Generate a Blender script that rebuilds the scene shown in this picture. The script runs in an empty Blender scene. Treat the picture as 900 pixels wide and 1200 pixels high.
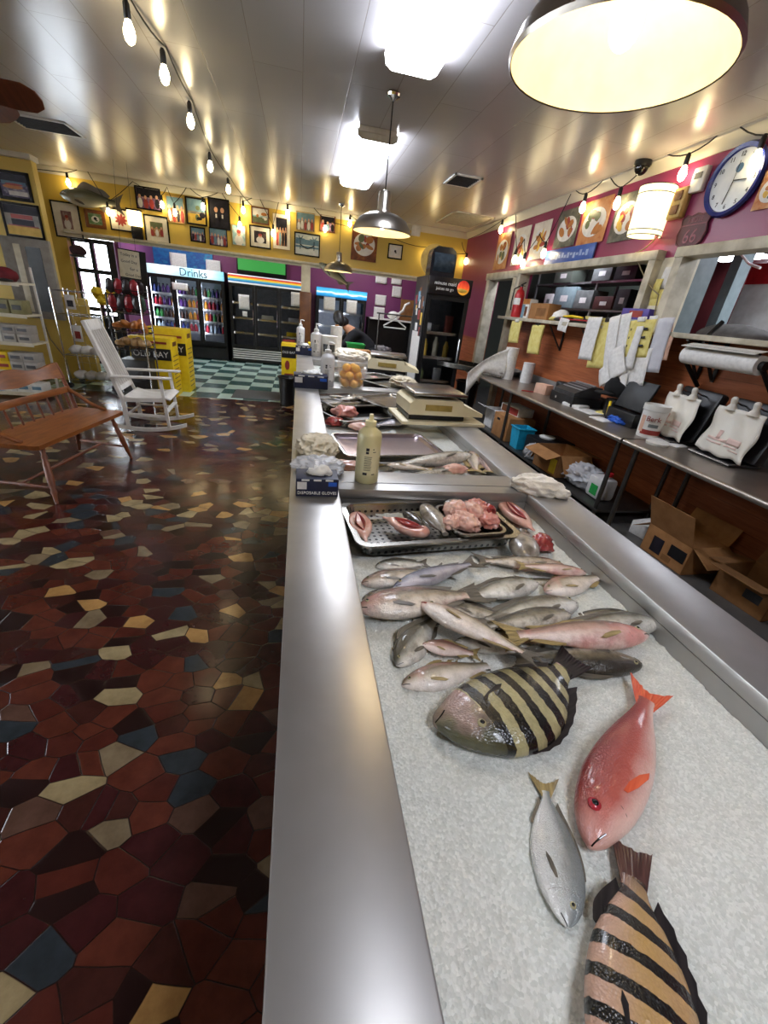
import bpy, bmesh, math, random
from mathutils import Vector, Matrix, Euler, noise
PI = math.pi
rnd = random.Random(11)
SC = bpy.context.scene
COL = SC.collection

# ------------------------------------------------------------------ camera
def cam_rows(y, p, r):
    cy, sy, cp, sp, cr, sr = math.cos(y), math.sin(y), math.cos(p), math.sin(p), math.cos(r), math.sin(r)
    fw = Vector((sy*cp, cy*cp, -sp)); rt = Vector((cy, -sy, 0)); up = rt.cross(fw)
    a = cr*rt + sr*up; b = -sr*rt + cr*up
    return Matrix(((a.x, b.x, -fw.x), (a.y, b.y, -fw.y), (a.z, b.z, -fw.z)))
FOC = 487.0
RM = cam_rows(.230, .456, .116)
EYE = Vector((0, 0, 1.75))
cd = bpy.data.cameras.new('camera'); cam = bpy.data.objects.new('camera', cd); COL.objects.link(cam)
cam.matrix_world = Matrix.Translation(EYE) @ RM.to_4x4()
cd.sensor_fit = 'VERTICAL'; cd.sensor_height = 36; cd.lens = FOC/1200*36; cd.clip_start = .02
SC.camera = cam
def at(px, py, x=None, y=None, z=None):
    """where the sight line through a pixel of the photograph meets a real plane of the shop"""
    d = RM @ Vector((px-450, -(py-600), -FOC))
    t = (z-EYE.z)/d.z if z is not None else ((x-EYE.x)/d.x if x is not None else (y-EYE.y)/d.y)
    return EYE + d*t

# ------------------------------------------------------------------ materials
def lin(c):
    if isinstance(c, str):
        c = tuple(int(c[i:i+2], 16) for i in (1, 3, 5))
    return tuple(((v/255)/12.92 if v/255 <= .04045 else ((v/255+.055)/1.055)**2.4) for v in c) + (1,)
MC = {}
class NT:
    def __init__(s, name):
        s.m = bpy.data.materials.new(name); s.m.use_nodes = True
        s.t = s.m.node_tree; s.b = s.t.nodes['Principled BSDF']
    def n(s, kind, **kw):
        nd = s.t.nodes.new(kind)
        for k, v in kw.items():
            if k in nd.inputs.keys() if isinstance(k, str) else False: nd.inputs[k].default_value = v
            else: setattr(nd, k, v)
        return nd
    def l(s, a, b): s.t.links.new(a, b)
    def ramp(s, fac, stops, interp='LINEAR'):
        r = s.n('ShaderNodeValToRGB'); r.color_ramp.interpolation = interp
        e = r.color_ramp.elements
        while len(e) < len(stops): e.new(.5)
        for i, (p, c) in enumerate(stops):
            e[i].position = p; e[i].color = lin(c) if len(c) != 4 else c
        s.l(fac, r.inputs[0]); return r.outputs[0]
    def mix(s, fac, a, b, mode='MIX'):
        m = s.n('ShaderNodeMix'); m.data_type = 'RGBA'; m.blend_type = mode
        for sock, v in ((m.inputs[0], fac), (m.inputs[6], a), (m.inputs[7], b)):
            if hasattr(v, 'is_output'): s.l(v, sock)
            else: sock.default_value = v if not isinstance(v, str) else lin(v)
        return m.outputs[2]
    def math(s, op, a, b=None):
        m = s.n('ShaderNodeMath'); m.operation = op
        for i, v in ((0, a), (1, b)):
            if v is None: continue
            if hasattr(v, 'is_output'): s.l(v, m.inputs[i])
            else: m.inputs[i].default_value = v
        return m.outputs[0]
    def bump(s, h, strength, dist=.01):
        b = s.n('ShaderNodeBump'); b.inputs['Strength'].default_value = strength; b.inputs['Distance'].default_value = dist
        s.l(h, b.inputs['Height']); s.l(b.outputs[0], s.b.inputs['Normal'])
    def coord(s, which='Object'): return s.n('ShaderNodeTexCoord').outputs[which]
    def mapped(s, vec, sc=(1, 1, 1), loc=(0, 0, 0), rot=(0, 0, 0)):
        m = s.n('ShaderNodeMapping'); m.inputs['Scale'].default_value = sc; m.inputs['Location'].default_value = loc; m.inputs['Rotation'].default_value = rot
        s.l(vec, m.inputs['Vector']); return m.outputs[0]
    def noise(s, vec, scale, detail=3, rough=.5):
        n = s.n('ShaderNodeTexNoise'); n.inputs['Scale'].default_value = scale; n.inputs['Detail'].default_value = detail; n.inputs['Roughness'].default_value = rough
        s.l(vec, n.inputs['Vector']); return n.outputs['Fac']
    def set(s, **kw):
        for k, v in kw.items():
            s.b.inputs[k.replace('_', ' ')].default_value = v
def pm(name, c1, c2=None, sc=12, rough=.5, metal=0, bump=0, bsc=60, spec=.5, coat=0, emit=0, ecol=None, alpha=1, trans=0, stretch=(1, 1, 1), sss=0, ior=1.45):
    if name in MC: return MC[name]
    k = NT(name); b = k.b
    if c2 is None:
        l = lin(c1); c2 = tuple(min(255, int(v*.86)) for v in (tuple(int(c1[i:i+2], 16) for i in (1, 3, 5)) if isinstance(c1, str) else c1))
    co = k.mapped(k.coord(), stretch)
    k.l(k.ramp(k.noise(co, sc), [(.35, c1), (.68, c2)]), b.inputs['Base Color'])
    k.set(Roughness=rough, Metallic=metal, Alpha=alpha, IOR=ior)
    b.inputs['Specular IOR Level'].default_value = spec
    b.inputs['Coat Weight'].default_value = coat
    b.inputs['Transmission Weight'].default_value = trans
    if sss:
        b.inputs['Subsurface Weight'].default_value = sss; b.inputs['Subsurface Radius'].default_value = (.01, .008, .006)
    if bump: k.bump(k.noise(co, bsc, 4), bump)
    if emit:
        b.inputs['Emission Color'].default_value = lin(ecol or c1); b.inputs['Emission Strength'].default_value = emit
    MC[name] = k.m
    return k.m

def m_steel(name, c1, c2, rough=.3, stretch=(1, 30, 1), bump=.03, metal=1.0):
    if name in MC: return MC[name]
    k = NT(name); co = k.coord()
    st = k.noise(k.mapped(co, stretch), 30, 3)
    bl = k.noise(co, 2.5, 4, .6)
    k.l(k.ramp(bl, [(.3, c1), (.7, c2)]), k.b.inputs['Base Color'])
    k.l(k.math('ADD', k.math('MULTIPLY', k.noise(co, 5, 3, .6), .08), rough-.04), k.b.inputs['Roughness'])
    k.set(Metallic=metal)
    k.bump(st, bump, .002)
    MC[name] = k.m; return k.m

# ------------------------------------------------------------------ mesh builder
class MB:
    def __init__(s): s.bm = bmesh.new(); s.uv = None
    def _fin(s, vs, M, mi):
        fs = set()
        for v in vs:
            if M is not None: v.co = M @ v.co
            fs.update(v.link_faces)
        for f in fs: f.material_index = mi
    def box(s, c, sz, rot=None, mi=0, bev=0):
        r = bmesh.ops.create_cube(s.bm, size=1)['verts']
        for v in r: v.co = Vector((v.co.x*sz[0], v.co.y*sz[1], v.co.z*sz[2]))
        M = Matrix.Translation(c)
        if rot is not None: M = M @ (rot.to_4x4() if isinstance(rot, Matrix) else Euler(rot).to_matrix().to_4x4())
        s._fin(r, M, mi)
        if bev:
            es = {e for v in r for e in v.link_edges}
            o = bmesh.ops.bevel(s.bm, geom=list(es), offset=bev, segments=2, affect='EDGES', profile=.5)
            for f in o['faces']: f.material_index = mi
        return s
    def bar(s, a, b, w, t=None, mi=0, bev=0, up=(0, 0, 1)):
        a = Vector(a); b = Vector(b); d = b-a; L = d.length; z = d.normalized()
        u = Vector(up)
        if abs(z.dot(u)) > .95: u = Vector((1, 0, 0))
        x = u.cross(z).normalized(); y = z.cross(x)
        M = Matrix((x, y, z)).transposed()
        return s.box((a+b)/2, (w, t or w, L), M, mi, bev)
    def tube(s, pts, r, n=8, mi=0, cap=True, closed=False):
        pts = [Vector(p) for p in pts]; N = len(pts)
        rs = r if isinstance(r, (list, tuple)) else [r]*N
        rings = []; nx = None
        for i, p in enumerate(pts):
            if closed: d = pts[(i+1) % N]-pts[i-1]
            else: d = pts[min(i+1, N-1)]-pts[max(i-1, 0)]
            d = d.normalized() if d.length > 1e-9 else Vector((0, 0, 1))
            if nx is None:
                nx = d.orthogonal().normalized()
            else:
                nx = (nx - d*nx.dot(d)); nx = nx.normalized() if nx.length > 1e-6 else d.orthogonal().normalized()
            ny = d.cross(nx)
            rings.append([s.bm.verts.new(p+(nx*math.cos(2*PI*k/n)+ny*math.sin(2*PI*k/n))*rs[i]) for k in range(n)])
        for i in range(N if closed else N-1):
            A, B = rings[i], rings[(i+1) % N]
            for k in range(n):
                f = s.bm.faces.new((A[k], A[(k+1) % n], B[(k+1) % n], B[k])); f.material_index = mi
        if cap and not closed:
            s.bm.faces.new(rings[0][::-1]).material_index = mi; s.bm.faces.new(rings[-1]).material_index = mi
        return s
    def cyl(s, a, b, r, r2=None, n=16, mi=0): return s.tube([a, b], [r, r if r2 is None else r2], n, mi)
    def lathe(s, prof, c=(0, 0, 0), n=24, mi=0, M=None, ripple=None):
        rings = []; vs = []
        for r, z in prof:
            if r < 1e-6: ring = [s.bm.verts.new((0, 0, z))]
            else: ring = [s.bm.verts.new((r*math.cos(2*PI*k/n), r*math.sin(2*PI*k/n), z)) for k in range(n)]
            rings.append(ring); vs += ring
        for A, B in zip(rings, rings[1:]):
            for k in range(n):
                q = []
                for x in (A[k % len(A)], A[(k+1) % len(A)], B[(k+1) % len(B)], B[k % len(B)]):
                    if x not in q: q.append(x)
                if len(q) > 2: s.bm.faces.new(q)
        T = Matrix.Translation(c) @ (M.to_4x4() if M is not None else Matrix())
        s._fin(vs, T, mi); return s
    def ball(s, c, r, n=12, mi=0, M=None):
        sz = r if isinstance(r, (tuple, list)) else (r, r, r)
        v = bmesh.ops.create_uvsphere(s.bm, u_segments=n, v_segments=max(6, n*2//3), radius=1)['verts']
        for q in v: q.co = Vector((q.co.x*sz[0], q.co.y*sz[1], q.co.z*sz[2]))
        T = Matrix.Translation(c)
        if M is not None: T = T @ (M.to_4x4() if isinstance(M, Matrix) else Euler(M).to_matrix().to_4x4())
        s._fin(v, T, mi); return s
    def lump(s, c, sz, seed=0, amp=.25, fr=1.6, sub=4, mi=0, M=None, crease=False, flat=None):
        s.soft = True
        v = bmesh.ops.create_icosphere(s.bm, subdivisions=sub, radius=1)['verts']
        for q in v:
            d = q.co.normalized(); o = Vector((seed*7.3, seed*3.1, seed*1.7))
            h = noise.noise(d*fr+o)+.5*noise.noise(d*fr*2.3+o)
            if crease: h = 1-2*abs(h)+.4*noise.noise(d*fr*4+o)-.5
            k = 1+amp*h
            z = d.z*k*sz[2]
            if flat is not None: z = max(z, -flat*sz[2])
            q.co = Vector((d.x*k*sz[0], d.y*k*sz[1], z))
        T = Matrix.Translation(c)
        if M is not None: T = T @ (M.to_4x4() if isinstance(M, Matrix) else Euler(M).to_matrix().to_4x4())
        s._fin(v, T, mi); return s
    def prism(s, pts, h, M=None, mi=0, z0=0):
        a = [s.bm.verts.new((p[0], p[1], z0)) for p in pts]; b = [s.bm.verts.new((p[0], p[1], z0+h)) for p in pts]
        n = len(pts)
        s.bm.faces.new(a[::-1]); s.bm.faces.new(b)
        for i in range(n): s.bm.faces.new((a[i], a[(i+1) % n], b[(i+1) % n], b[i]))
        s._fin(a+b, M, mi); return s
    def grid(s, fn, nu, nv, mi=0, uv=False):
        V = [[s.bm.verts.new(fn(i/nu, j/nv)) for j in range(nv+1)] for i in range(nu+1)]
        if uv and s.uv is None: s.uv = s.bm.loops.layers.uv.new('UVMap')
        for i in range(nu):
            for j in range(nv):
                f = s.bm.faces.new((V[i][j], V[i+1][j], V[i+1][j+1], V[i][j+1])); f.material_index = mi
                if uv:
                    for lp, (a, b) in zip(f.loops, ((i, j), (i+1, j), (i+1, j+1), (i, j+1))): lp[s.uv].uv = (a/nu, b/nv)
        return s
    def build(s, name, mats, parent=None, loc=None, rot=None, ang=38, thick=0, label=None, recalc=True):
        if recalc: bmesh.ops.recalc_face_normals(s.bm, faces=s.bm.faces)
        me = bpy.data.meshes.new(name); s.bm.to_mesh(me); s.bm.free()
        for m in (mats if isinstance(mats, (list, tuple)) else [mats]): me.materials.append(m)
        me.polygons.foreach_set('use_smooth', [True]*len(me.polygons))
        me.set_sharp_from_angle(angle=math.radians(120 if getattr(s, 'soft', 0) and ang == 38 else ang))
        o = bpy.data.objects.new(name, me); COL.objects.link(o)
        if parent is not None: o.parent = parent
        if loc is not None: o.location = loc
        if rot is not None: o.rotation_euler = rot
        if thick:
            md = o.modifiers.new('thickness', 'SOLIDIFY'); md.thickness = thick; md.offset = 0
        if label: o['label'] = label
        return o
def tag(o, label, cat, group=None, kind=None):
    o['label'] = label
    if cat: o['category'] = cat
    if group: o['group'] = group
    if kind: o['kind'] = kind
    return o
def thing(name, label, cat, loc=(0, 0, 0), rz=0, group=None, rot=None):
    o = bpy.data.objects.new(name, None); COL.objects.link(o); o.empty_display_size = .05
    o.location = loc; o.rotation_euler = rot or (0, 0, rz)
    return tag(o, label, cat, group)
def struct(name, mb, mats, **k):
    o = mb.build(name, mats, **k); o['kind'] = 'structure'; return o
def dup(root, loc, rz=None, label=None, group=None, scale=None, rot=None):
    kids = {}
    for o in bpy.data.objects:
        if o.parent: kids.setdefault(o.parent.name, []).append(o)
    def cp(o, par):
        c = o.copy(); COL.objects.link(c)
        if par is not None: c.parent = par; c.matrix_parent_inverse = o.matrix_parent_inverse.copy()
        for ch in kids.get(o.name, []): cp(ch, c)
        return c
    r = cp(root, None); r.location = loc
    if rz is not None: r.rotation_euler = (0, 0, rz)
    if rot is not None: r.rotation_euler = rot
    if scale is not None: r.scale = (scale,)*3 if not isinstance(scale, (tuple, list)) else scale
    if label: r['label'] = label
    if group: r['group'] = group
    return r
def lettering(name, s, size, mat, parent, M, width=None, ext=.0015, label=None, lines=1.0):
    cu = bpy.data.curves.new(name, 'FONT'); cu.body = s; cu.size = size; cu.extrude = ext; cu.resolution_u = 3
    cu.align_x = 'CENTER'; cu.align_y = 'CENTER'; cu.space_line = lines
    t = bpy.data.objects.new(name, cu); COL.objects.link(t)
    bpy.context.view_layer.update()
    me = bpy.data.meshes.new_from_object(t)
    bpy.data.objects.remove(t); bpy.data.curves.remove(cu)
    xs = [v.co.x for v in me.vertices]; ys = [v.co.y for v in me.vertices]
    k = width/(max(xs)-min(xs)) if width and xs else 1
    cx = (max(xs)+min(xs))/2; cy = (max(ys)+min(ys))/2
    for v in me.vertices: v.co = M @ Vector(((v.co.x-cx)*k, (v.co.y-cy) if not width else (v.co.y-cy)*min(k, 1.6), v.co.z))
    me.materials.clear(); me.materials.append(mat); me.name = name
    o = bpy.data.objects.new(name, me); COL.objects.link(o); o.parent = parent
    if label: o['label'] = label
    return o
def face_y(x, y, z): # text plane facing -Y, upright
    return Matrix.Translation((x, y, z)) @ Matrix(((1, 0, 0, 0), (0, 0, -1, 0), (0, 1, 0, 0), (0, 0, 0, 1)))
def catmull(xs, ys, t):
    if t <= xs[0]: return ys[0]
    if t >= xs[-1]: return ys[-1]
    for i in range(len(xs)-1):
        if xs[i] <= t <= xs[i+1]:
            h = xs[i+1]-xs[i]; u = (t-xs[i])/h
            m0 = (ys[i+1]-ys[max(i-1, 0)])/(xs[i+1]-xs[max(i-1, 0)])*h
            m1 = (ys[min(i+2, len(xs)-1)]-ys[i])/(xs[min(i+2, len(xs)-1)]-xs[i])*h
            return (2*u**3-3*u*u+1)*ys[i]+(u**3-2*u*u+u)*m0+(-2*u**3+3*u*u)*ys[i+1]+(u**3-u*u)*m1

STEEL = m_steel('brushed_steel', '#b9b6b2', '#a19d98', .36, (30, 1, 1), metal=.85)
STEEL2 = m_steel('worn_steel', '#b2b0ae', '#9d9b98', .42, (1, 30, 1), metal=.78)
STEELP = m_steel('pan_steel', '#b5b2ac', '#938f88', .26)
CHROME = m_steel('chrome', '#d0d0d0', '#b4b4b4', .16)
GALV = m_steel('dull_leg_steel', '#6f6d6a', '#5a5856', .45)
WHITE = pm('white_plastic', '#ecebe6', '#dddbd4', rough=.4)
PAPER = pm('white_paper', '#eeece8', '#dcdad6', sc=30, rough=.8)
YPAPER = pm('yellow_paper', '#e6d98a', '#d8c66a', sc=20, rough=.8)
BLACK = pm('black_plastic', '#17171a', '#0e0e10', rough=.4)
BLKM = pm('black_metal', '#1c1b1a', '#100f0f', rough=.45, metal=.3)
DARKG = pm('dark_grey', '#3a3a3c', '#2c2c2e', rough=.5)
CARD = pm('cardboard', '#a9794a', '#93653a', sc=8, rough=.85, bump=.1, bsc=90)
CARD2 = pm('dull_cardboard', '#8c6238', '#77502c', sc=8, rough=.85, bump=.1, bsc=90)
CREAM = pm('cream_paint', '#e4dcc4', '#d6cdb2', rough=.45)
GLASS = pm('clear_glass', '#ffffff', '#f8fbff', rough=.02, trans=1, ior=1.05, spec=.6)
CLEAR = pm('clear_plastic', '#ffffff', '#f4f4f4', rough=.12, trans=.92, ior=1.12)
RED = pm('red_paint', '#c3252a', '#a81c22', rough=.35)
YEL = pm('yellow_card', '#f0cf1c', '#e3bd10', rough=.5)
NAVY = pm('navy_card', '#1d2340', '#161a33', rough=.5)
CYAN = pm('cyan_plastic', '#27a9d0', '#1f93b8', rough=.4)
GREEN = pm('green_plastic', '#22a04a', '#1b8a3e', rough=.4)
BLUE = pm('blue_nitrile', '#2f6bd6', '#2459bd', rough=.45, bump=.3, bsc=40)
SKIN = pm('warm_skin', '#c8926f', '#b37d5c', rough=.55)
INK = pm('printed_ink', '#22242a', '#191b20', rough=.6)
WOOD = None
# ------------------------------------------------------------------ the shop itself
H = 3.45; YB = 10.9; XR = 3.78; ZC = 1.05; YR = 13.4
def m_floor():
    k = NT('broken_tile_mosaic'); co = k.coord()
    wob = k.n('ShaderNodeTexNoise'); wob.inputs['Scale'].default_value = 2.2; k.l(co, wob.inputs['Vector'])
    v0 = k.n('ShaderNodeVectorMath'); v0.operation = 'SCALE'; v0.inputs['Scale'].default_value = .05; k.l(wob.outputs['Color'], v0.inputs[0])
    v1 = k.n('ShaderNodeVectorMath'); v1.operation = 'ADD'; k.l(co, v1.inputs[0]); k.l(v0.outputs[0], v1.inputs[1])
    cs = k.mapped(v1.outputs[0], (1.0, 1.35, 1), rot=(0, 0, .5))
    vo = k.n('ShaderNodeTexVoronoi'); vo.voronoi_dimensions = '2D'; vo.inputs['Scale'].default_value = 7.6; k.l(cs, vo.inputs['Vector'])
    ed = k.n('ShaderNodeTexVoronoi'); ed.voronoi_dimensions = '2D'; ed.feature = 'DISTANCE_TO_EDGE'; ed.inputs['Scale'].default_value = 7.6; k.l(cs, ed.inputs['Vector'])
    sp = k.n('ShaderNodeSeparateColor'); k.l(vo.outputs['Color'], sp.inputs[0])
    base = k.ramp(sp.outputs[0], [(0, '#a08e68'), (.06, '#b58a52'), (.10, '#837258'), (.15, '#31383d'), (.22, '#52241c'), (.40, '#3d191a'), (.55, '#5e2d21'), (.70, '#261413'), (.84, '#41201b'), (.95, '#5f4438')], 'CONSTANT')
    dirt = k.ramp(k.noise(co, 9, 5, .65), [(.3, (150, 140, 130)), (.7, (255, 255, 255))])
    col = k.mix(.65, base, dirt, 'MULTIPLY')
    gr = k.ramp(ed.outputs['Distance'], [(.008, (0, 0, 0)), (.03, (255, 255, 255))])
    k.l(k.mix(gr, '#24130f', col), k.b.inputs['Base Color'])
    k.l(k.ramp(k.noise(co, 3.2, 4), [(.3, (95, 95, 95)), (.7, (140, 140, 140))]), k.b.inputs['Roughness'])
    k.set(Roughness=.3); k.b.inputs['Specular IOR Level'].default_value = .45
    k.bump(k.math('ADD', gr, k.math('MULTIPLY', k.noise(co, 14, 3), .5)), .22, .004)
    return k.m
def m_checker():
    k = NT('checkered_tile'); co = k.coord()
    c = k.n('ShaderNodeTexChecker'); c.inputs['Scale'].default_value = 1/.44; k.l(k.mapped(co, loc=(.1, .06, .013)), c.inputs['Vector'])
    c.inputs['Color1'].default_value = lin('#bcd3c4'); c.inputs['Color2'].default_value = lin('#1f4f4a')
    k.l(k.mix(k.noise(co, 6), c.outputs[0], '#8fa69a'), k.b.inputs['Base Color'])
    k.l(k.mix(.12, c.outputs[0], '#8fa69a'), k.b.inputs['Base Color'])
    k.set(Roughness=.25); return k.m
def m_ceiling():
    k = NT('gloss_painted_boards'); co = k.coord()
    br = k.n('ShaderNodeTexBrick'); br.offset = .5
    br.inputs['Scale'].default_value = 1; br.inputs['Brick Width'].default_value = 2.44; br.inputs['Row Height'].default_value = .405
    br.inputs['Mortar Size'].default_value = .0035; br.inputs['Mortar Smooth'].default_value = .3
    br.inputs['Color1'].default_value = lin('#cac6c6'); br.inputs['Color2'].default_value = lin('#c5c1c2'); br.inputs['Mortar'].default_value = lin('#a59d96')
    k.l(k.mapped(co, rot=(0, 0, PI/2)), br.inputs['Vector'])
    k.l(br.outputs['Color'], k.b.inputs['Base Color'])
    k.set(Roughness=.27); k.b.inputs['Specular IOR Level'].default_value = .75
    k.bump(k.math('SUBTRACT', k.math('MULTIPLY', k.noise(co, 1.7, 3), 1.0), k.math('MULTIPLY', br.outputs['Fac'], .25)), .35, .02)
    return k.m
def m_paint(name, c1, c2, rough=.4, bump=.05):
    return pm(name, c1, c2, sc=1.5, rough=rough, bump=bump, bsc=70)
def m_wood(name, c1, c2, c3, axis=(1, 1, 12), rough=.35, sc=3, coat=0):
    if name in MC: return MC[name]
    k = NT(name); co = k.mapped(k.coord(), axis)
    k.l(k.ramp(k.noise(co, sc, 5, .6), [(.3, c1), (.5, c2), (.72, c3)]), k.b.inputs['Base Color'])
    k.set(Roughness=rough); k.b.inputs['Coat Weight'].default_value = coat
    k.bump(k.noise(co, sc*4, 3), .06); MC[name] = k.m; return k.m
YELW = m_paint('mustard_wall_paint', '#dcbc58', '#d2b04a')
PURP = m_paint('purple_wall_paint', '#80406e', '#763a66')
MAG = m_paint('magenta_wall_paint', '#93355a', '#8a2f53', rough=.35)
TRIMW = m_paint('trim_white', '#d9d2c2', '#cec6b4', rough=.35)
KGREY = m_paint('kitchen_grey_green', '#6a7166', '#60675d')
CONC = pm('wet_concrete', '#5d5b58', '#454341', sc=5, rough=.35, bump=.1)
PANEL = None
def m_panel():
    k = NT('orange_wood_boards'); co = k.coord()
    w = k.n('ShaderNodeTexWave'); w.wave_type = 'BANDS'; w.bands_direction = 'Z'; w.wave_profile = 'SAW'; w.inputs['Scale'].default_value = 1.9; k.l(co, w.inputs['Vector'])
    g = k.noise(k.mapped(co, (1, 1, 14)), 3, 5, .6)
    c = k.ramp(g, [(.3, '#b4683f'), (.55, '#a25931'), (.75, '#8d4a28')])
    ln = k.ramp(w.outputs['Fac'], [(.0, (120, 120, 120)), (.05, (255, 255, 255))])
    k.l(k.mix(.8, c, ln, 'MULTIPLY'), k.b.inputs['Base Color']); k.set(Roughness=.5)
    return k.m
PANEL = m_panel()

# floor: mosaic in front, checkered lino before the coolers, concrete behind the counter
mb = MB()
def fl(x0, x1, y0, y1, mi): mb.box(((x0+x1)/2, (y0+y1)/2, -.05), (x1-x0, y1-y0, .1), mi=mi)
fl(-7.6, 1.0, -3.1, 7.85, 0); fl(-7.6, -4.25, 7.85, 11.2, 0); fl(-4.25, 1.0, 7.85, YR+.1, 1); fl(1.0, 7.0, -3.1, YR+.1, 2)
struct('floor', mb, [m_floor(), m_checker(), CONC])
mb = MB(); mb.box((-1.9, 5.1, H+.05), (11.5, 16.6, .1)); struct('ceiling', mb, m_ceiling())
# yellow upper wall over the cooler bay, right end plain wall behind the tall fridge
mb = MB()
mb.box(((-4.26+XR)/2, YB+.08, (2.45+H)/2), (XR+4.26, .16, H-2.45))
mb.box((-6.0, YB+.08, H/2), (2.8, .16, H)); mb.box((-4.43, YB+.08, (2.36+H)/2), (.338, .16, H-2.36))
struct('wall_back', mb, YELW)
mb = MB(); mb.box(((-4.6+XR)/2, YB-.03, 2.435), (XR+4.6, .1, .05), bev=.008); mb.box(((-4.6+XR)/2, YB-.005, 2.39), (XR+4.6, .03, .05)); struct('trim_1', mb, CREAM)
def crown(a, b, inward, name, mat=TRIMW, h=.11):
    a = Vector(a); b = Vector(b); i = Vector(inward)
    prof = [(0, 0), (h*.8, 0), (h*.8, -h*.14), (h*.62, -h*.25), (h*.5, -h*.5), (h*.2, -h*.78), (h*.12, -h), (0, -h)]
    m = MB(); A = [m.bm.verts.new(a+i*p+Vector((0, 0, q))) for p, q in prof]; B = [m.bm.verts.new(b+i*p+Vector((0, 0, q))) for p, q in prof]
    n = len(prof)
    for j in range(n): m.bm.faces.new((A[j], A[(j+1) % n], B[(j+1) % n], B[j]))
    m.bm.faces.new(A[::-1]); m.bm.faces.new(B)
    struct(name, m, mat)
crown((-4.95, YB, H), (XR, YB, H), (0, -1, 0), 'trim_2')
crown((XR, -3, H), (XR, YB, H), (-1, 0, 0), 'trim_3')
# cooler bay: purple rear wall
mb = MB(); mb.box((-.2, YR+.08, H/2), (8.4, .16, H)); struct('wall_rear', mb, PURP)
mb = MB(); mb.box((-3.735, 12.2, H/2), (.07, 2.4, H)); struct('wall_bay', mb, PURP)
mb = MB(); mb.box((XR+.08, 12.2, H/2), (.16, 2.5, H)); struct('wall_bay_right', mb, PURP)
# left yellow partition with its low return
mb = MB()
xe = at(62, 310, y=8.55).x
zt = at(20, 184, y=8.55).z
mb.box(((-7.5+xe)/2, 8.62, zt/2), (xe+7.5, .14, zt))
zl = at(95, 350, y=8.55).z; xl2 = at(108, 400, y=8.55).x
mb.box(((xe+xl2)/2, 8.62, zl/2), (xl2-xe, .14, zl))
struct('wall_partition', mb, YELW)
mb = MB(); mb.box(((-7.5+xe)/2, 8.6, zt+.02), (xe+7.56, .24, .07), bev=.01); struct('trim_4', mb, TRIMW)
# side and front walls of the sales floor (tall shop windows on the street side)
mb = MB()
mb.box((-7.55, 4.2, .3), (.15, 14.4, .6)); mb.box((-7.55, 4.2, 3.1), (.15, 14.4, .7))
for y in (-2.9, .6, 3.9, 7.2, 10.9): mb.box((-7.55, y, H/2), (.15, .5, H))
struct('wall_left', mb, YELW)
for i, (y0, y1) in enumerate(((-2.65, .35), (.85, 3.65), (4.15, 6.95), (7.45, 10.65))):
    mb = MB()
    for z in (.63, 1.7, 2.72): mb.box((-7.55, (y0+y1)/2, z), (.08, y1-y0, .06))
    for y in (y0+.03, (y0+y1)/2, y1-.03): mb.box((-7.55, y, 1.68), (.08, .06, 2.15))
    w = struct('window_%d' % (i+1), mb, TRIMW)
    g = MB(); g.box((-7.55, (y0+y1)/2, 1.68), (.012, y1-y0, 2.1)); g.build('window_pane', GLASS, w)
mb = MB(); mb.box((-1.9, -3.08, H/2), (11.6, .16, H)); struct('wall_front', mb, YELW)
# outside door beside the coolers
mb = MB()
d0 = -4.78; d1 = -3.5
DOORK = pm('dark_door_metal', '#23272b', '#1b1e21', rough=.4)
for x, w_ in ((-4.6, .08), (-4.24, .07), (-3.88, .14)): mb.box((x, 11.1, 1.18), (w_, .09, 2.36))
for z in (.1, 1.05, 1.78, 2.33): mb.box((-4.22, 11.1, z), (.8, .08, .08 if z > 1 else .2))
mb.box((-4.22, 11.1, .5), (.8, .05, .9)); dr = struct('door_1', mb, DOORK)
g = MB(); g.box((-4.22, 11.12, 1.65), (.76, .012, 1.35)); g.build('door_pane', GLASS, dr)
mb = MB(); mb.box((-4.0, 11.0, -.04), (2.2, .4, .1)); struct('trim_5', mb, CONC)

# right wall: magenta over boards, doorway, two pass-through windows
DY0, DY1, DZ = 7.82, 9.0, 2.47
W1a, W1b = 4.62, 7.66; W2a, W2b = 1.2, 4.22
ZS = 1.80; ZW = 2.52
mb = MB(); t = .14; xc = XR+t/2
def wr(y0, y1, z0, z1, mi): mb.box((xc, (y0+y1)/2, (z0+z1)/2), (t, y1-y0, z1-z0), mi=mi)
wr(-3, YB, ZW, H, 0)
wr(DY1, YB, 1.35, ZW, 0); wr(DY1, YB, 0, 1.35, 1)
wr(W1b, DY0, 0, ZS, 1); wr(W1b, DY0, ZS, ZW, 0)
wr(-3, W1b, 0, ZS, 1); wr(W2b, W1a, ZS, ZW, 2); wr(-3, W2a, ZS, ZW, 0)
struct('wall_right', mb, [MAG, PANEL, CREAM])
FRAME = pm('grubby_cream_frame', '#cfc7b2', '#a89f88', sc=7, rough=.5)
mb = MB()
for y in (DY0, DY1): mb.box((XR, y, DZ/2), (.2, .13, DZ), bev=.006)
mb.box((XR, (DY0+DY1)/2, DZ+.03), (.2, DY1-DY0+.26, .12), bev=.006); struct('trim_6', mb, FRAME)
def winframe(nm, y0, y1):
    m = MB(); m.box((XR-.01, (y0+y1)/2, ZW+.02), (.19, y1-y0+.16, .09), bev=.006)
    for y in (y0-.02, y1+.02): m.box((XR-.005, y, (ZS+ZW)/2), (.18, .1, ZW-ZS))
    struct(nm, m, FRAME)
winframe('window_5', W1a, W1b); winframe('window_6', W2a, W2b)
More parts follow.
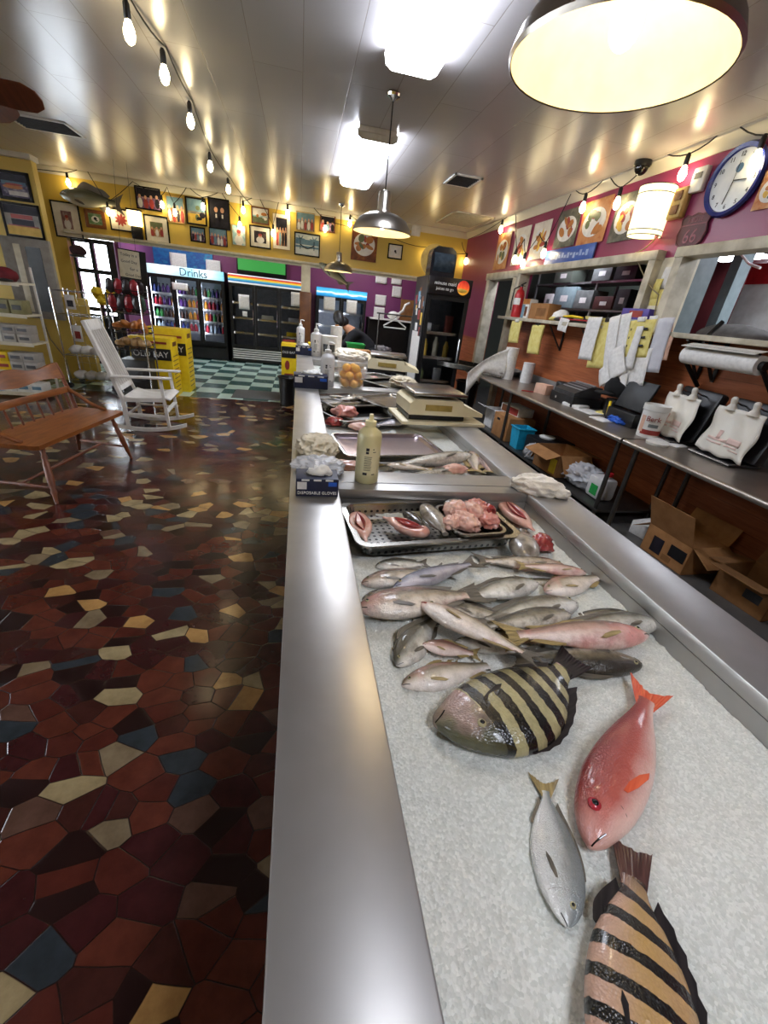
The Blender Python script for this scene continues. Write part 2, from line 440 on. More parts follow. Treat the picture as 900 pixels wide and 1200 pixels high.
# kitchen behind the windows and the room beside it
mb = MB()
mb.box((6.6, 9.6, H/2), (.1, 4.2, H)); mb.box((5.2, 11.6, H/2), (2.8, .1, H)); mb.box((5.2, 7.9, H+.02), (2.9, 7.6, .04)); mb.bar((3.96, 4.44, 1.72), (6.55, 7.44, 1.72), .06, H)
struct('wall_kitchen', mb, KGREY)
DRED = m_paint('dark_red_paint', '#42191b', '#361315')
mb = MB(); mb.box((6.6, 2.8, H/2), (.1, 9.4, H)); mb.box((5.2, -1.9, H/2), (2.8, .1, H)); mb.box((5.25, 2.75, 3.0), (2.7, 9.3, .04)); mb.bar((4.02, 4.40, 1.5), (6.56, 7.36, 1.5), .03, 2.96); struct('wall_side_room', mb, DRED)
# ------------------------------------------------------------------ lamps
EM_F = None
def m_emit(name, col, s, base='#ffffff'):
    k = NT(name); k.set(Roughness=.4); k.b.inputs['Base Color'].default_value = lin(base)
    k.b.inputs['Emission Strength'].default_value = s
    k.l(k.ramp(k.noise(k.coord(), 2), [(.3, col), (.7, col)]), k.b.inputs['Emission Color'])
    return k.m
TUBE = m_emit('fluorescent_glow', '#e9f0ff', 13.0)
BULB = m_emit('filament_bulb_glow', '#ffe9b4', 15.0)
PBULB = m_emit('pendant_bulb_glow', '#ffe0a0', 4.0)
def fluor(label, x, y, L=1.22, w=.42):
    t = thing('ceiling_light', label, 'ceiling light', (x, y, H), group='fluorescent fixtures')
    m = MB(); m.box((0, 0, -.025), (w*.9, L, .05), bev=.006); m.build('housing', WHITE, t)
    m = MB(); pr = [(-w/2, -.03), (-w/2+.015, -.09), (-w/2+.06, -.115), (w/2-.06, -.115), (w/2-.015, -.09), (w/2, -.03)]
    A = [[m.bm.verts.new((p, s*(L/2-.02), q)) for p, q in pr] for s in (-1, 1)]
    for i in range(5): m.bm.faces.new((A[0][i], A[0][i+1], A[1][i+1], A[1][i]))
    m.build('diffuser', TUBE, t)
    for s in (-1, 1):
        m = MB(); m.prism([(p, q) for p, q in pr], .02, Matrix.Translation((0, s*(L/2-.02)+(.01 if s < 0 else .01), 0)) @ Matrix.Rotation(PI/2, 4, 'X')); m.build('end_cap', WHITE, t)
    return t
fluor('white fluorescent ceiling light over the ice bed with the striped fish, nearest of the row', .80, 3.62)
fluor('white fluorescent ceiling light behind the single steel pendant lamp', .80, 6.85, 2.2, .46)
fluor('white fluorescent ceiling light at the front of the shop behind the first one', .80, -.85)
fluor('white fluorescent ceiling light over the sales floor near the street windows', -3.6, -1.2)
fluor('added fluorescent fill light out of view over the wooden bench and the shop shelving', -5.3, 3.6)  # unseen extra fixture, added to brighten the left shelving and bench

SHADE = m_steel('spun_shade_metal', '#b9b2a8', '#9f988f', .3)
SHIN = pm('cream_shade_lining', '#fbecc8', '#f8e6bc', rough=.45)
def pendant(label, x, y, zr, r=.28, ztop=H):
    t = thing('pendant_lamp', label, 'pendant lamp', (x, y, zr), group='steel barn pendant lamps')
    pr = [(r, 0), (r*1.02, .012), (r*.97, .05), (r*.80, .115), (r*.52, .155), (r*.26, .17), (r*.22, .20), (r*.21, .32), (r*.17, .34), (r*.05, .35)]
    m = MB(); m.lathe(pr, n=48); m.build('lamp_shade', SHADE, t)
    m = MB(); m.lathe([(r*.99, .003), (r*.95, .045), (r*.78, .108), (r*.5, .147), (r*.24, .16), (0, .163)], n=48); m.build('shade_lining', SHIN, t, label='glowing cream lining')
    m = MB(); m.ball((0, 0, .085), (.04, .04, .055), 16); m.build('bulb', PBULB, t)
    m = MB(); m.cyl((0, 0, .34), (0, 0, ztop-zr-.05), .006, n=8); m.build('cord', BLKM, t)
    m = MB(); m.lathe([(0, 0), (.055, 0), (.065, -.012), (.06, -.03), (.03, -.045), (.012, -.06), (0, -.06)], (0, 0, ztop-zr), 24); m.build('canopy', CHROME, t)
    l = bpy.data.lights.new('lamp', 'POINT'); l.energy = 2.6; l.color = (1, .86, .62); l.shadow_soft_size = .04
    o = bpy.data.objects.new('lamp', l); COL.objects.link(o); o.parent = t; o.location = (0, 0, .03)
    return t
pendant('large steel pendant lamp hanging over the ice bed, its cream inside facing the camera', .80, 1.37, 2.37, .272)
pendant('steel pendant lamp on a black cord over the middle of the counter', .79, 4.88, 2.40, .285)
pendant('farthest small steel pendant lamp in front of the wooden column', .77, 9.9, 2.30, .285)

# ceiling grilles, camera dome, fan
def vent(label, a, b, name='ceiling_vent', n=9, mat=None):
    a = Vector(a); b = Vector(b); w = abs(b.x-a.x); d = abs(b.y-a.y)
    t = thing(name, label, 'vent', ((a.x+b.x)/2, (a.y+b.y)/2, H))
    m = MB()
    for s in (-1, 1): m.box((s*(w/2-.015), 0, -.008), (.03, d, .016)); m.box((0, s*(d/2-.015), -.008), (w, .03, .016))
    m.build('frame', mat or WHITE, t)
    m = MB()
    for i in range(n): m.box((0, -d/2+.04+(d-.08)*i/(n-1), -.006), (w-.05, .012, .014), (.6, 0, 0))
    m.build('louvre', DARKG if mat is None else mat, t)
vent('small square ceiling vent right of the black pendant cord', (2.02, 6.75, 0), (2.42, 7.3, 0))
vent('slim ceiling vent beside the ceiling fan', (-3.75, 7.7, 0), (-3.0, 8.3, 0))
vent('large cream return grille in the ceiling corner above the tall black fridge', (2.75, 8.9, 0), (3.55, 10.15, 0), n=14, mat=CREAM)
t = thing('dome_camera', 'black dome security camera on the ceiling above the food posters', 'camera', (3.62, 5.15, H))
m = MB(); m.lathe([(0, 0), (.085, 0), (.09, -.04), (.075, -.055)], n=24); m.build('mount_ring', BLACK, t)
m = MB(); m.ball((0, 0, -.055), (.07, .07, .075), 18); m.build('dome', pm('black_gloss', '#0c0c0d', '#151516', rough=.1), t)
FANW = m_wood('fan_blade_wood', '#7a3d1e', '#6a3218', '#5a2911', (8, 1, 1), .35)
t = thing('ceiling_fan', 'brown wooden ceiling fan cut off by the frame edge', 'ceiling fan', (-3.27, 5.72, H))
m = MB(); m.cyl((0, 0, 0), (0, 0, -.25), .015); m.lathe([(0, -.2), (.1, -.22), (.13, -.28), (.12, -.36), (.05, -.42), (0, -.43)], n=24); m.build('motor', pm('bronze', '#5a4030', '#49331f', rough=.35, metal=.7), t)
for i in range(5):
    m = MB(); a = 2*PI*i/5+.03
    ol = [(.14, -.05), (.3, -.10), (.6, -.145), (.76, -.14), (.85, -.08), (.87, 0), (.85, .08), (.76, .14), (.6, .145), (.3, .10), (.14, .05)]
    m.prism(ol, .012, Matrix.Rotation(a, 4, 'Z') @ Matrix.Translation((0, 0, -.31)) @ Matrix.Rotation(-.5, 4, 'X')); m.build('fan_blade', FANW, t)

# string lights
def string_light(label, pts, bulbs, group='string lights'):
    """pts: cord run in metres; bulbs: hanging points (top of socket)"""
    t = thing('string_light', label, 'string light', (0, 0, 0), group=group)
    m = MB()
    m.tube(pts, .0065, 6); m.build('cord', BLKM, t)
    for (x, y, z) in bulbs:
        m = MB(); m.lathe([(0, .01), (.012, .01), (.022, -.01), (.024, -.075), (.02, -.09), (0, -.09)], (x, y, z), 12); s = m.build('socket', BLACK, t)
        m = MB(); m.lathe([(.015, -.085), (.022, -.1), (.036, -.14), (.038, -.165), (.028, -.2), (.01, -.215), (0, -.217)], (x, y, z), 14); m.build('bulb', BULB, s)
def run(hooks, sag, n=6):
    out = []
    for a, b in zip(hooks, hooks[1:]):
        a = Vector(a); b = Vector(b)
        for i in range(n):
            u = i/n; p = a.lerp(b, u); p.z -= sag*4*u*(1-u); out.append(p)
    out.append(Vector(hooks[-1])); return out
def bl(px, py, **k): # a bulb centre in the photograph -> its socket top
    p = at(px, py, **k); return (p.x, p.y, p.z+.15)
cb = [bl(150, 25, y=4.35), bl(192, 78, y=4.95), bl(223, 138, y=6.0), bl(246, 190, y=7.8), bl(267, 209, y=9.2)]
cb = [(x, y, min(z, H-.03)) for x, y, z in cb]
string_light('string of bulbs running along the ceiling above the tiled floor', run([(-1.3, 2.5, H-.01)]+[(x+.03, y, min(H-.01, z+.05)) for x, y, z in cb]+[(-1.0, YB-.1, H-.12)], .03), cb)
yb_ = YB-.14
bb = [bl(px, py, y=yb_) for px, py in ((80, 214), (127, 248), (190, 240), (205, 249), (238, 242), (285, 246), (281, 264), (337, 250), (320, 273), (381, 268))]
hooks = []
for i, p in enumerate(sorted(bb)):
    hooks.append(p)
hk = []
sb = sorted(bb)
for a, b in zip(sb, sb[1:]):
    hk.append(a); hk.append(((a[0]+b[0])/2, yb_+.04, max(a[2], b[2])+.16))
hk.append(sb[-1])
string_light('string of bulbs draped over the framed photos on the yellow wall', [(-5.6, yb_, 3.33)]+run(hk, .02, 4)+[(1.1, yb_, 3.2)], bb)
sb = [bl(px, py, y=yb_) for px, py in ((410, 262), (502, 299), (546, 306))]
string_light('string of bulbs drooping between the food poster and the magenta wall', run([(1.0, yb_, 3.2), sb[0], (1.9, yb_, 3.16), sb[1], sb[2], (3.6, yb_, 3.25)], .05), sb)
rb = [bl(px, py, x=XR-.1) for px, py in ((587, 269), (603, 304), (637, 297), (613, 309), (683, 243), (723, 238), (800, 203), (886, 186))]
sb = sorted(rb, key=lambda p: -p[1])
hk = [(XR-.1, 10.6, 3.3)]
for a, b in zip(sb, sb[1:]):
    hk.append(a); hk.append((XR-.08, (a[1]+b[1])/2, max(a[2], b[2])+.14))
hk += [sb[-1], (XR-.08, 2.2, 3.3)]
string_light('string of bulbs along the magenta wall above the food posters and the clock', run(hk, .03, 4), rb)
# ------------------------------------------------------------------ steel display counter with ice beds
XL, XI, XRI, XRO = -.03, .168, 1.045, 1.25
YA0, YA1, YB0, YB1, YC0, YC1, YE = -.5, 1.60, 1.815, 3.87, 4.05, 5.75, 7.3
ctr = thing('display_counter', 'long stainless steel fish counter with sunken ice beds', 'counter', (0, 0, 0))
def cbox(name, lst, mat, label=None, bev=.004):
    m = MB()
    for x0, x1, y0, y1, z0, z1 in lst: m.box(((x0+x1)/2, (y0+y1)/2, (z0+z1)/2), (x1-x0, y1-y0, z1-z0), bev=bev)
    return m.build(name, mat, ctr, label=label)
T = .045
cbox('left_rim', [(XL, XI, -.8, YE, ZC-T, ZC)], STEEL)
cbox('right_rim', [(XRI, XRO, -.8, YE, ZC-T, ZC)], STEEL2)
for y0, y1 in ((-.8, YA0), (YA1, YB0), (YB1, YC0), (YC1, YE)): cbox('cross_rim', [(XI, XRI, y0, y1, ZC-T, ZC-.0008)], STEEL2)
cbox('rim_seam', [(XI, XRI, YA1+.075, YA1+.079, ZC-.002, ZC+.0015)], STEEL2, bev=0)
for y0, y1 in ((YA0, YA1), (YB0, YB1), (YC0, YC1)):
    cbox('ice_bin', [(XI-.005, XI-.001, y0, y1, .72, ZC-T-.001), (XRI+.001, XRI+.005, y0, y1, .72, ZC-T-.001), (XI, XRI, y0-.005, y0-.001, .72, ZC-T-.001), (XI, XRI, y1+.001, y1+.005, .72, ZC-T-.001), (XI, XRI, y0, y1, .715, .72)], STEEL2, bev=0)
cbox('front_panel', [(XL+.015, XL+.03, -.78, YE-.02, .1, ZC-T)], STEEL, bev=0)
cbox('back_panel', [(XRO-.05, XRO-.035, -.78, YE-.02, .1, ZC-T)], GALV, bev=0)
cbox('end_panel', [(XL+.03, XRO-.05, YE-.04, YE-.02, .1, ZC-T)], GALV, bev=0)
cbox('plinth', [(XL+.06, XRO-.1, -.7, YE-.1, 0, .1)], BLKM, bev=0)

def m_ice():
    k = NT('crushed_ice'); co = k.coord()
    v = k.n('ShaderNodeTexVoronoi'); v.inputs['Scale'].default_value = 210; k.l(co, v.inputs['Vector'])
    sp = k.n('ShaderNodeSeparateColor'); k.l(v.outputs['Color'], sp.inputs[0])
    c = k.ramp(sp.outputs[0], [(0, '#d3d5ce'), (.5, '#dedfd9'), (1, '#eeefea')])
    bl = k.ramp(k.noise(co, 3.5, 4), [(.3, '#dcddd6'), (.7, '#f4efe6')])
    k.l(k.mix(.55, c, bl, 'MULTIPLY'), k.b.inputs['Base Color'])
    k.set(Roughness=.28, IOR=1.31); k.b.inputs['Subsurface Weight'].default_value = .35
    k.b.inputs['Subsurface Radius'].default_value = (.012, .014, .015); k.b.inputs['Subsurface Scale'].default_value = 1
    k.bump(k.math('ADD', k.math('MULTIPLY', v.outputs['Distance'], 1.1), k.math('MULTIPLY', k.noise(co, 240, 3), .5)), .4, .005)
    return k.m
ICEM = m_ice()
ICE = .955
def ice_h(x, y, base):
    p = Vector((x*3, y*3, base*7))
    h = .014*noise.noise(p)+.008*noise.noise(p*3.1)
    if 1.235 < y < 1.545 and .185 < x < .90: h -= .045
    q = Vector((x*42, y*42, 0)); h += .0032*noise.noise(q)+.0055*noise.noise(Vector((x*19, y*19, 5)))+.0016*noise.cell(Vector((x*120, y*120, 3)))
    return base+h
def ice(label, y0, y1, base, step, x0=XI, x1=XRI):
    m = MB(); nu = int((x1-x0)/step); nv = int((y1-y0)/step)
    m.grid(lambda u, v: (x0+(x1-x0)*u, y0+(y1-y0)*v, ice_h(x0+(x1-x0)*u, y0+(y1-y0)*v, base)), nu, nv)
    o = m.build('crushed_ice', ICEM, ang=180); tag(o, label, 'ice', kind='stuff'); return o
ice('crushed ice filling the nearest bed of the counter', YA0, YA1, ICE, .0062)
ice('crushed ice in the middle bed under the trays and fish strips', YB0, YB1, ICE+.01, .012)
ice('crushed ice in the far bed behind the tub of yellow fruit', YC0, YC1, ICE+.015, .02)

# ------------------------------------------------------------------ fish
def fish_mat(name, back, side, belly, mottle=.35, mcol=None, head=None, tail=None, bars=None, rough=.27, flip=False, blush=None, stops=(.2, .45, .72), metal=.0):
    k = NT(name); uv = k.coord('UV'); sp = k.n('ShaderNodeSeparateXYZ'); k.l(uv, sp.inputs[0])
    u, v = sp.outputs[0], sp.outputs[1]; co = k.coord()
    nz = k.noise(co, 22, 4, .6)
    vv = k.math('ADD', v, k.math('MULTIPLY', k.math('SUBTRACT', nz, .5), .28))
    col = k.ramp(vv, [(stops[0], belly), (stops[1], side), (stops[2], back)])
    if head and bars:
        col = k.mix(k.ramp(k.math('ADD', u, k.math('MULTIPLY', k.math('SUBTRACT', nz, .5), .12)), [(head[1]-.05, (210, 210, 210)), (head[1]+.05, (0, 0, 0))]), col, head[0])
    if blush:
        col = k.mix(k.math('MULTIPLY', k.ramp(k.noise(co, 9, 3), [(.5, (0, 0, 0)), (.68, (255, 255, 255))]), .7), col, blush)
    if bars:
        n, u0, u1, cA, cB, duty = bars
        du = k.math('ADD', u, k.math('ADD', k.math('MULTIPLY', k.math('SUBTRACT', k.noise(co, 5, 2), .5), .06), k.math('MULTIPLY', k.math('SUBTRACT', k.noise(co, 60, 2), .5), .022)))
        du = k.math('ADD', du, k.math('MULTIPLY', k.math('SUBTRACT', v, .5), .05))
        s = k.math('SINE', k.math('MULTIPLY', k.math('SUBTRACT', du, u0), 2*PI*n/(u1-u0)))
        mk = k.ramp(s, [(duty, (0, 0, 0)), (duty+.16, (255, 255, 255))])
        inside = k.math('MULTIPLY', k.math('GREATER_THAN', u, u0), k.math('LESS_THAN', u, u1))
        lit = k.mix(k.ramp(v, [(.1, (0, 0, 0)), (.45, (255, 255, 255))]), cB, cA)
        lit = k.mix(k.ramp(nz, [(.35, (0, 0, 0)), (.75, (150, 150, 150))]), lit, cB)
        stripe = k.mix(mk, lit, '#151412')
        col = k.mix(inside, col, stripe)
    if mottle:
        m = k.ramp(k.noise(co, 38, 5, .65), [(.45, (0, 0, 0)), (.72, (255, 255, 255))])
        col = k.mix(k.math('MULTIPLY', m, mottle), col, mcol or back)
    if head and not bars:
        col = k.mix(k.ramp(k.math('ADD', u, k.math('MULTIPLY', k.math('SUBTRACT', nz, .5), .12)), [(head[1]-.05, (210, 210, 210)), (head[1]+.05, (0, 0, 0))]), col, head[0])
    if tail:
        col = k.mix(k.ramp(u, [(.72, (0, 0, 0)), (.86, (230, 230, 230))]), col, tail)
    sc = k.n('ShaderNodeTexVoronoi'); sc.inputs['Scale'].default_value = 1; k.l(k.mapped(uv, (95, 42, 1)), sc.inputs['Vector'])
    sk = k.ramp(sc.outputs['Distance'], [(.1, (255, 255, 255)), (.75, (150, 146, 140))])
    notail = k.ramp(u, [(.16, (0, 0, 0)), (.24, (105, 105, 105))])
    k.l(k.mix(notail, col, k.mix(1.0, col, sk, 'MULTIPLY')), k.b.inputs['Base Color'])
    k.set(Roughness=rough, Metallic=metal); k.b.inputs['Specular IOR Level'].default_value = .6; k.b.inputs['Coat Weight'].default_value = .35; k.b.inputs['Coat Roughness'].default_value = .12
    k.bump(k.math('ADD', sc.outputs['Distance'], k.noise(co, 30, 2)), .4, .003)
    return k.m
def fin_mat(name, c1, c2, alpha=1):
    k = NT(name); co = k.coord()
    w = k.noise(k.mapped(co, (6, 60, 60)), 2.2, 3)
    k.l(k.ramp(w, [(.35, c1), (.65, c2)]), k.b.inputs['Base Color']); k.set(Roughness=.35); k.bump(w, .4, .003); return k.m
PROF = {
 'slim': ([0, .03, .09, .18, .3, .45, .6, .72, .80, .86], [.004, .03, .055, .08, .096, .092, .07, .048, .036, .034], [-.012, -.034, -.056, -.078, -.095, -.088, -.062, -.04, -.032, -.032], [.006, .024, .042, .056, .062, .056, .04, .022, .013, .009]),
 'deep': ([0, .02, .07, .15, .26, .40, .55, .68, .77, .84], [-.02, .035, .10, .165, .215, .225, .19, .125, .068, .055], [-.055, -.085, -.115, -.155, -.19, -.20, -.175, -.115, -.062, -.052], [.012, .032, .058, .075, .082, .078, .062, .04, .022, .013]),
 'snapper': ([0, .03, .09, .18, .3, .45, .6, .72, .80, .86], [.0, .05, .10, .14, .16, .15, .115, .075, .052, .05], [-.02, -.055, -.085, -.115, -.13, -.125, -.095, -.06, -.044, -.044], [.01, .032, .055, .072, .078, .07, .052, .03, .018, .012]),
 'moon': ([0, .03, .09, .18, .3, .45, .6, .72, .80, .86], [.005, .05, .10, .145, .17, .165, .125, .07, .035, .03], [-.02, -.06, -.10, -.145, -.17, -.165, -.125, -.07, -.035, -.03], [.008, .022, .038, .048, .05, .046, .034, .02, .012, .008]),
}
EYEW = pm('fish_eye_ring', '#b9b08a', '#8f8763', rough=.15)
EYER = pm('red_fish_eye_ring', '#b8303a', '#8f2530', rough=.15)
EYED = pm('fish_pupil', '#07080a', '#0c0d10', rough=.05)
MOUTH = pm('mouth_flesh', '#b5665c', '#8f463f', rough=.35)
def fish(label, head, tail, prof, mats, z=0, flip=False, roll=0, pitch=0, bend=0, hs=1, ws=1, group=None, tailk='fork', dors=1, eye=.085, eyer=.016, eyem=None, spiny=False, mouth=True, cat='fish', plane=None, mouth_open=0):
    """a whole fish lying on its side; head and tail are points of the photograph on the ice"""
    zz = plane if plane is not None else ICE+.03
    a = at(head[0], head[1], z=zz); b = at(tail[0], tail[1], z=zz)
    if mats[3:] and False: pass
    L = (a-b).length; ang = math.atan2(a.y-b.y, a.x-b.x); c = (a+b)/2
    ts, tp, bt, wd = PROF[prof]
    body, fin, tailm = mats
    g = -1 if flip else 1
    wmax = max(wd)*ws*L
    root = thing('fish', label, cat, (c.x, c.y, zz-.03+wmax*.78+z), 0, group, rot=(roll, pitch, ang))
    def P(t, y, zz_): # local point
        yb = bend*L*math.sin(PI*min(1, max(0, t)))
        return Vector((L*(.5-t), g*(y*L)+yb, zz_*L))
    NR, NS = 30, 20
    def ring(t):
        return catmull(ts, tp, t)*hs, catmull(ts, bt, t)*hs, max(.003, catmull(ts, wd, t))*ws
    def surf(u, v):
        t = u*ts[-1]; top, bot, w = ring(t); an = 2*PI*v
        if .17 < t < .2: w *= 1.05
        ca, sa = math.cos(an), math.sin(an)
        sa2 = math.copysign(abs(sa)**.85, sa)
        return P(t, (top+bot)/2+(top-bot)/2*ca, w*sa2)
    m = MB(); uvl = m.bm.loops.layers.uv.new('UVMap')
    tt = [i/NR for i in range(NR+1)]; tt = [x**1.15 for x in tt]
    V = [[m.bm.verts.new(surf(x, j/NS)) for j in range(NS)] for x in tt]
    for i in range(NR):
        for j in range(NS):
            f = m.bm.faces.new((V[i][j], V[i+1][j], V[i+1][(j+1) % NS], V[i][(j+1) % NS]))
            for lp, (p, q) in zip(f.loops, ((i, j), (i+1, j), (i+1, j+1), (i, j+1))):
                lp[uvl].uv = (tt[p]*ts[-1], .5+.5*math.cos(2*PI*q/NS))
    m.bm.faces.new(V[0]); m.bm.faces.new(V[-1][::-1])
    m.build('body', body, root, ang=70)
    e = ts[-1]; ft, fb = tp[-1]*hs, bt[-1]*hs
    # tail fin: rays fanning out from the root
    m = MB(); th = .0045; NRY = 22; hk = hs if prof != 'slim' else min(hs, 1.35)
    spread = {'fork': .125, 'square': .098, 'blunt': .06}[tailk]*hk
    tr = random.Random(int(head[0]*7+head[1]*3))
    def tipx(q): return {'fork': .925+.075*abs(q)**1.4, 'square': .972+.024*abs(q)**2, 'blunt': 1-.03*q*q}[tailk]
    cols = []
    for i in range(NRY+1):
        q = -1+2*i/NRY; jit = tr.uniform(-.008, .004)
        bx, by = e-.06, (ft if q > 0 else -fb)*q*.95
        tx, ty = tipx(q)+jit, spread*q
        mx, my = bx+(tx-bx)*.5, by+(ty-by)*(.42+.1*abs(q))
        o = .0022*(1 if i % 2 else -1)
        cols.append([(bx, by, .6), (mx, my, o/th), (tx, ty, o/th*.6)])
    for sgn in (1, -1):
        G_ = [[m.bm.verts.new(P(x, y, sgn*th*(1-.35*k_)+zo*th*.8)) for k_, (x, y, zo) in enumerate(c_)] for c_ in cols]
        for i in range(NRY):
            for k_ in range(2): m.bm.faces.new((G_[i][k_], G_[i][k_+1], G_[i+1][k_+1], G_[i+1][k_]))
    m.build('tail_fin', tailm, root, recalc=False)
    def finstrip(name, t0, t1, side, hts, mat, spn=False):
        m = MB(); N = 14
        lo, hi = [], []
        for i in range(N+1):
            s = i/N; t = t0+(t1-t0)*s; top, bot, w = ring(t); base = (top if side > 0 else bot)
            h = catmull([j/(len(hts)-1) for j in range(len(hts))], hts, s)*hs
            if spn and i % 2: h *= .62
            lo.append((t, base*.93)); hi.append((t+.03*s+(.03 if spn else .015), base+side*h))
        for zq in (th*.8, -th*.8):
            a_ = [m.bm.verts.new(P(t, y, zq)) for t, y in lo]; b_ = [m.bm.verts.new(P(t, y, zq*.5)) for t, y in hi]
            for i in range(N): m.bm.faces.new((a_[i], a_[i+1], b_[i+1], b_[i]))
        m.build(name, mat, root, recalc=False)
    if dors:
        finstrip('dorsal_fin', .27, .74, 1, [.01, .06*dors, .055*dors, .045*dors, .05*dors, .02], fin, spiny)
        finstrip('anal_fin', .58, .76, -1, [.01, .05*dors, .04*dors, .012], fin)
    # pectoral fin lying on the upper side
    m = MB(); top, bot, w = ring(.27)
    ol = [(0, .012), (.05, .028), (.11, .024), (.15, .0), (.12, -.02), (.05, -.022), (0, -.012)]
    A = [m.bm.verts.new(P(.24+x, -.035*hs+y*(.7+.3*(hs-1))-.3*x, w*.93*(1-.8*x)+.004+.02*x)) for x, y in ol]; B = [m.bm.verts.new(v.co-Vector((0, 0, .003*L))) for v in A]
    n2 = len(ol); m.bm.faces.new(A); m.bm.faces.new(B[::-1])
    for i in range(n2): m.bm.faces.new((A[i], A[(i+1) % n2], B[(i+1) % n2], B[i]))
    m.build('pectoral_fin', fin, root)
    # eye and mouth
    top, bot, w = ring(eye); ey = (top+bot)/2+(top-bot)*.17; ez = w*.92
    m = MB(); c0 = P(eye, ey, ez); m.ball(c0, (eyer*L, eyer*L, eyer*L*.55), 12); eo = m.build('eye', eyem or EYEW, root)
    m = MB(); m.ball(c0+Vector((0, 0, eyer*L*.3)), (eyer*L*.58, eyer*L*.58, eyer*L*.4), 10); m.build('pupil', EYED, eo)
    if mouth:
        dp = prof == 'deep'
        m = MB(); pts = []
        for i in range(6):
            t = .002+.055*i/5; top, bot, w = ring(t); pts.append(P(t, (top+bot)/2-(top-bot)*(.12+.15*i/5), w*.93))
        m.tube(pts, .0028*L+mouth_open*L, 6); m.build('mouth', MOUTH if mouth_open else EYED, root)
        m = MB(); pts = []
        for i in range(0 if dp else 9):
            an = PI*(.16+.68*i/8); t = .185-.035*abs(math.cos(an))**2; top, bot, w = ring(t)
            pts.append(P(t, (top+bot)/2+(top-bot)/2*math.cos(an)*.95, w*1.01*math.sin(an)**.85))
        if dp: continue_ = m.bm.free()
        else: m.tube(pts, .0017*L, 5); m.build('gill_edge', pm('gill_line_skin', '#6e5b4e', '#574539', rough=.4), root)  # thin brown line drawn along the gill cover
    return root
SH_FIN = fin_mat('sheepshead_fin', '#2a2424', '#171415')
SH1 = fish_mat('sheepshead_skin', '#26251f', '#807f58', '#b58e86', .3, '#1b1a16', head=('#6c6a4c', .17), blush='#a98880', bars=(6, .19, .83, '#b0a67a', '#958a60', -.08))
SH2 = fish_mat('tan_sheepshead_skin', '#5a4632', '#a8854f', '#c49a86', .1, '#2a211b', tail='#4a332e', bars=(6, .15, .83, '#b9935a', '#c8a089', .2))
SH_TAIL = fin_mat('brown_tail', '#5f3f38', '#3f2926')
SNAP = fish_mat('red_snapper_skin', '#86272a', '#b4564a', '#e8c2b4', .15, '#d98f80', head=('#d29a8c', .09), rough=.3, stops=(.1, .42, .85))
SNF = fin_mat('orange_fin', '#dd6a45', '#cc5232')
SILV = fish_mat('silver_skin', '#8d9290', '#c5c6c0', '#dddcd6', .2, '#6f7472', rough=.22, metal=.25)
GRF = fin_mat('grey_fin', '#6f685b', '#504a41')
PALF = fin_mat('tan_fin', '#a8925e', '#7f6d45')
A_ = fish_mat('croaker_skin', '#4f4535', '#b0a088', '#e6dacc', .6, '#4a4132', blush='#c98e80', rough=.24, metal=.12)
B_ = fish_mat('dark_trout_skin', '#38332a', '#857c66', '#cfc6b4', .7, '#2b271e', rough=.26, metal=.1)
C_ = fish_mat('pale_trout_skin', '#7d6f58', '#d4c6b0', '#f3e7dc', .4, '#85765c', blush='#d98f86', rough=.26)
D_ = fish_mat('blue_grey_skin', '#5d6072', '#9a9aa6', '#cfcad0', .3, '#4f5164', rough=.22, metal=.2)
E_ = fish_mat('silver_croaker_skin', '#565142', '#c0bcae', '#ebe7dd', .55, '#565142', rough=.2, metal=.25)
F_ = fish_mat('pink_croaker_skin', '#7d6052', '#d0a898', '#f0dacf', .4, '#8a6456', blush='#d4756c', rough=.26)
fish('black and cream striped fish lying whole in the middle of the ice below the heap', (516, 858), (676, 768), 'deep', (SH1, SH_FIN, SH_FIN), flip=False, hs=1.0, tailk='square', dors=.28, eye=.15, eyer=.021, spiny=True, bend=.06, group=None)
fish('tan fish with black bars, its tail beside the red snapper head', (760, 1400), (742, 985), 'deep', (SH2, SH_FIN, SH_TAIL), flip=False, hs=.92, tailk='square', dors=.75, eye=.15, eyer=.021, spiny=True)
fish('bright red snapper with an orange forked tail lying right of the striped fish', (689, 990), (764, 800), 'snapper', (SNAP, SNF, SNF), flip=True, hs=.80, ws=.9, eye=.12, eyer=.024, eyem=EYER, dors=0, bend=.02)
fish('small silver fish with a thin tail beside the red snapper', (672, 1080), (640, 900), 'moon', (SILV, GRF, PALF), flip=False, hs=1.05, eye=.11, eyer=.022, dors=.2, bend=-.01)
FG = 'whole fish heaped on the ice'
def heap(rows):
    for lb, hd, tl, mt, z, kw in rows:
        m = {'A': A_, 'B': B_, 'C': C_, 'D': D_, 'E': E_, 'F': F_}[mt]
        k = dict(hs=1.0, tailk='fork', dors=.5, eyer=.017, eye=.075); k.update(kw); k['hs'] *= 1.28; k['ws'] = 1.12; tl = (tl[0]+(tl[0]-hd[0])*.06, tl[1]+(tl[1]-hd[1])*.06); hd = (hd[0]+(hd[0]-tl[0])*.02, hd[1]+(hd[1]-tl[1])*.02)
        fish(lb, hd, tl, 'slim', (m, PALF if mt in 'CF' else GRF, GRF if mt != 'F' else PALF), z=z, group=FG, plane=ICE+.02, **k)
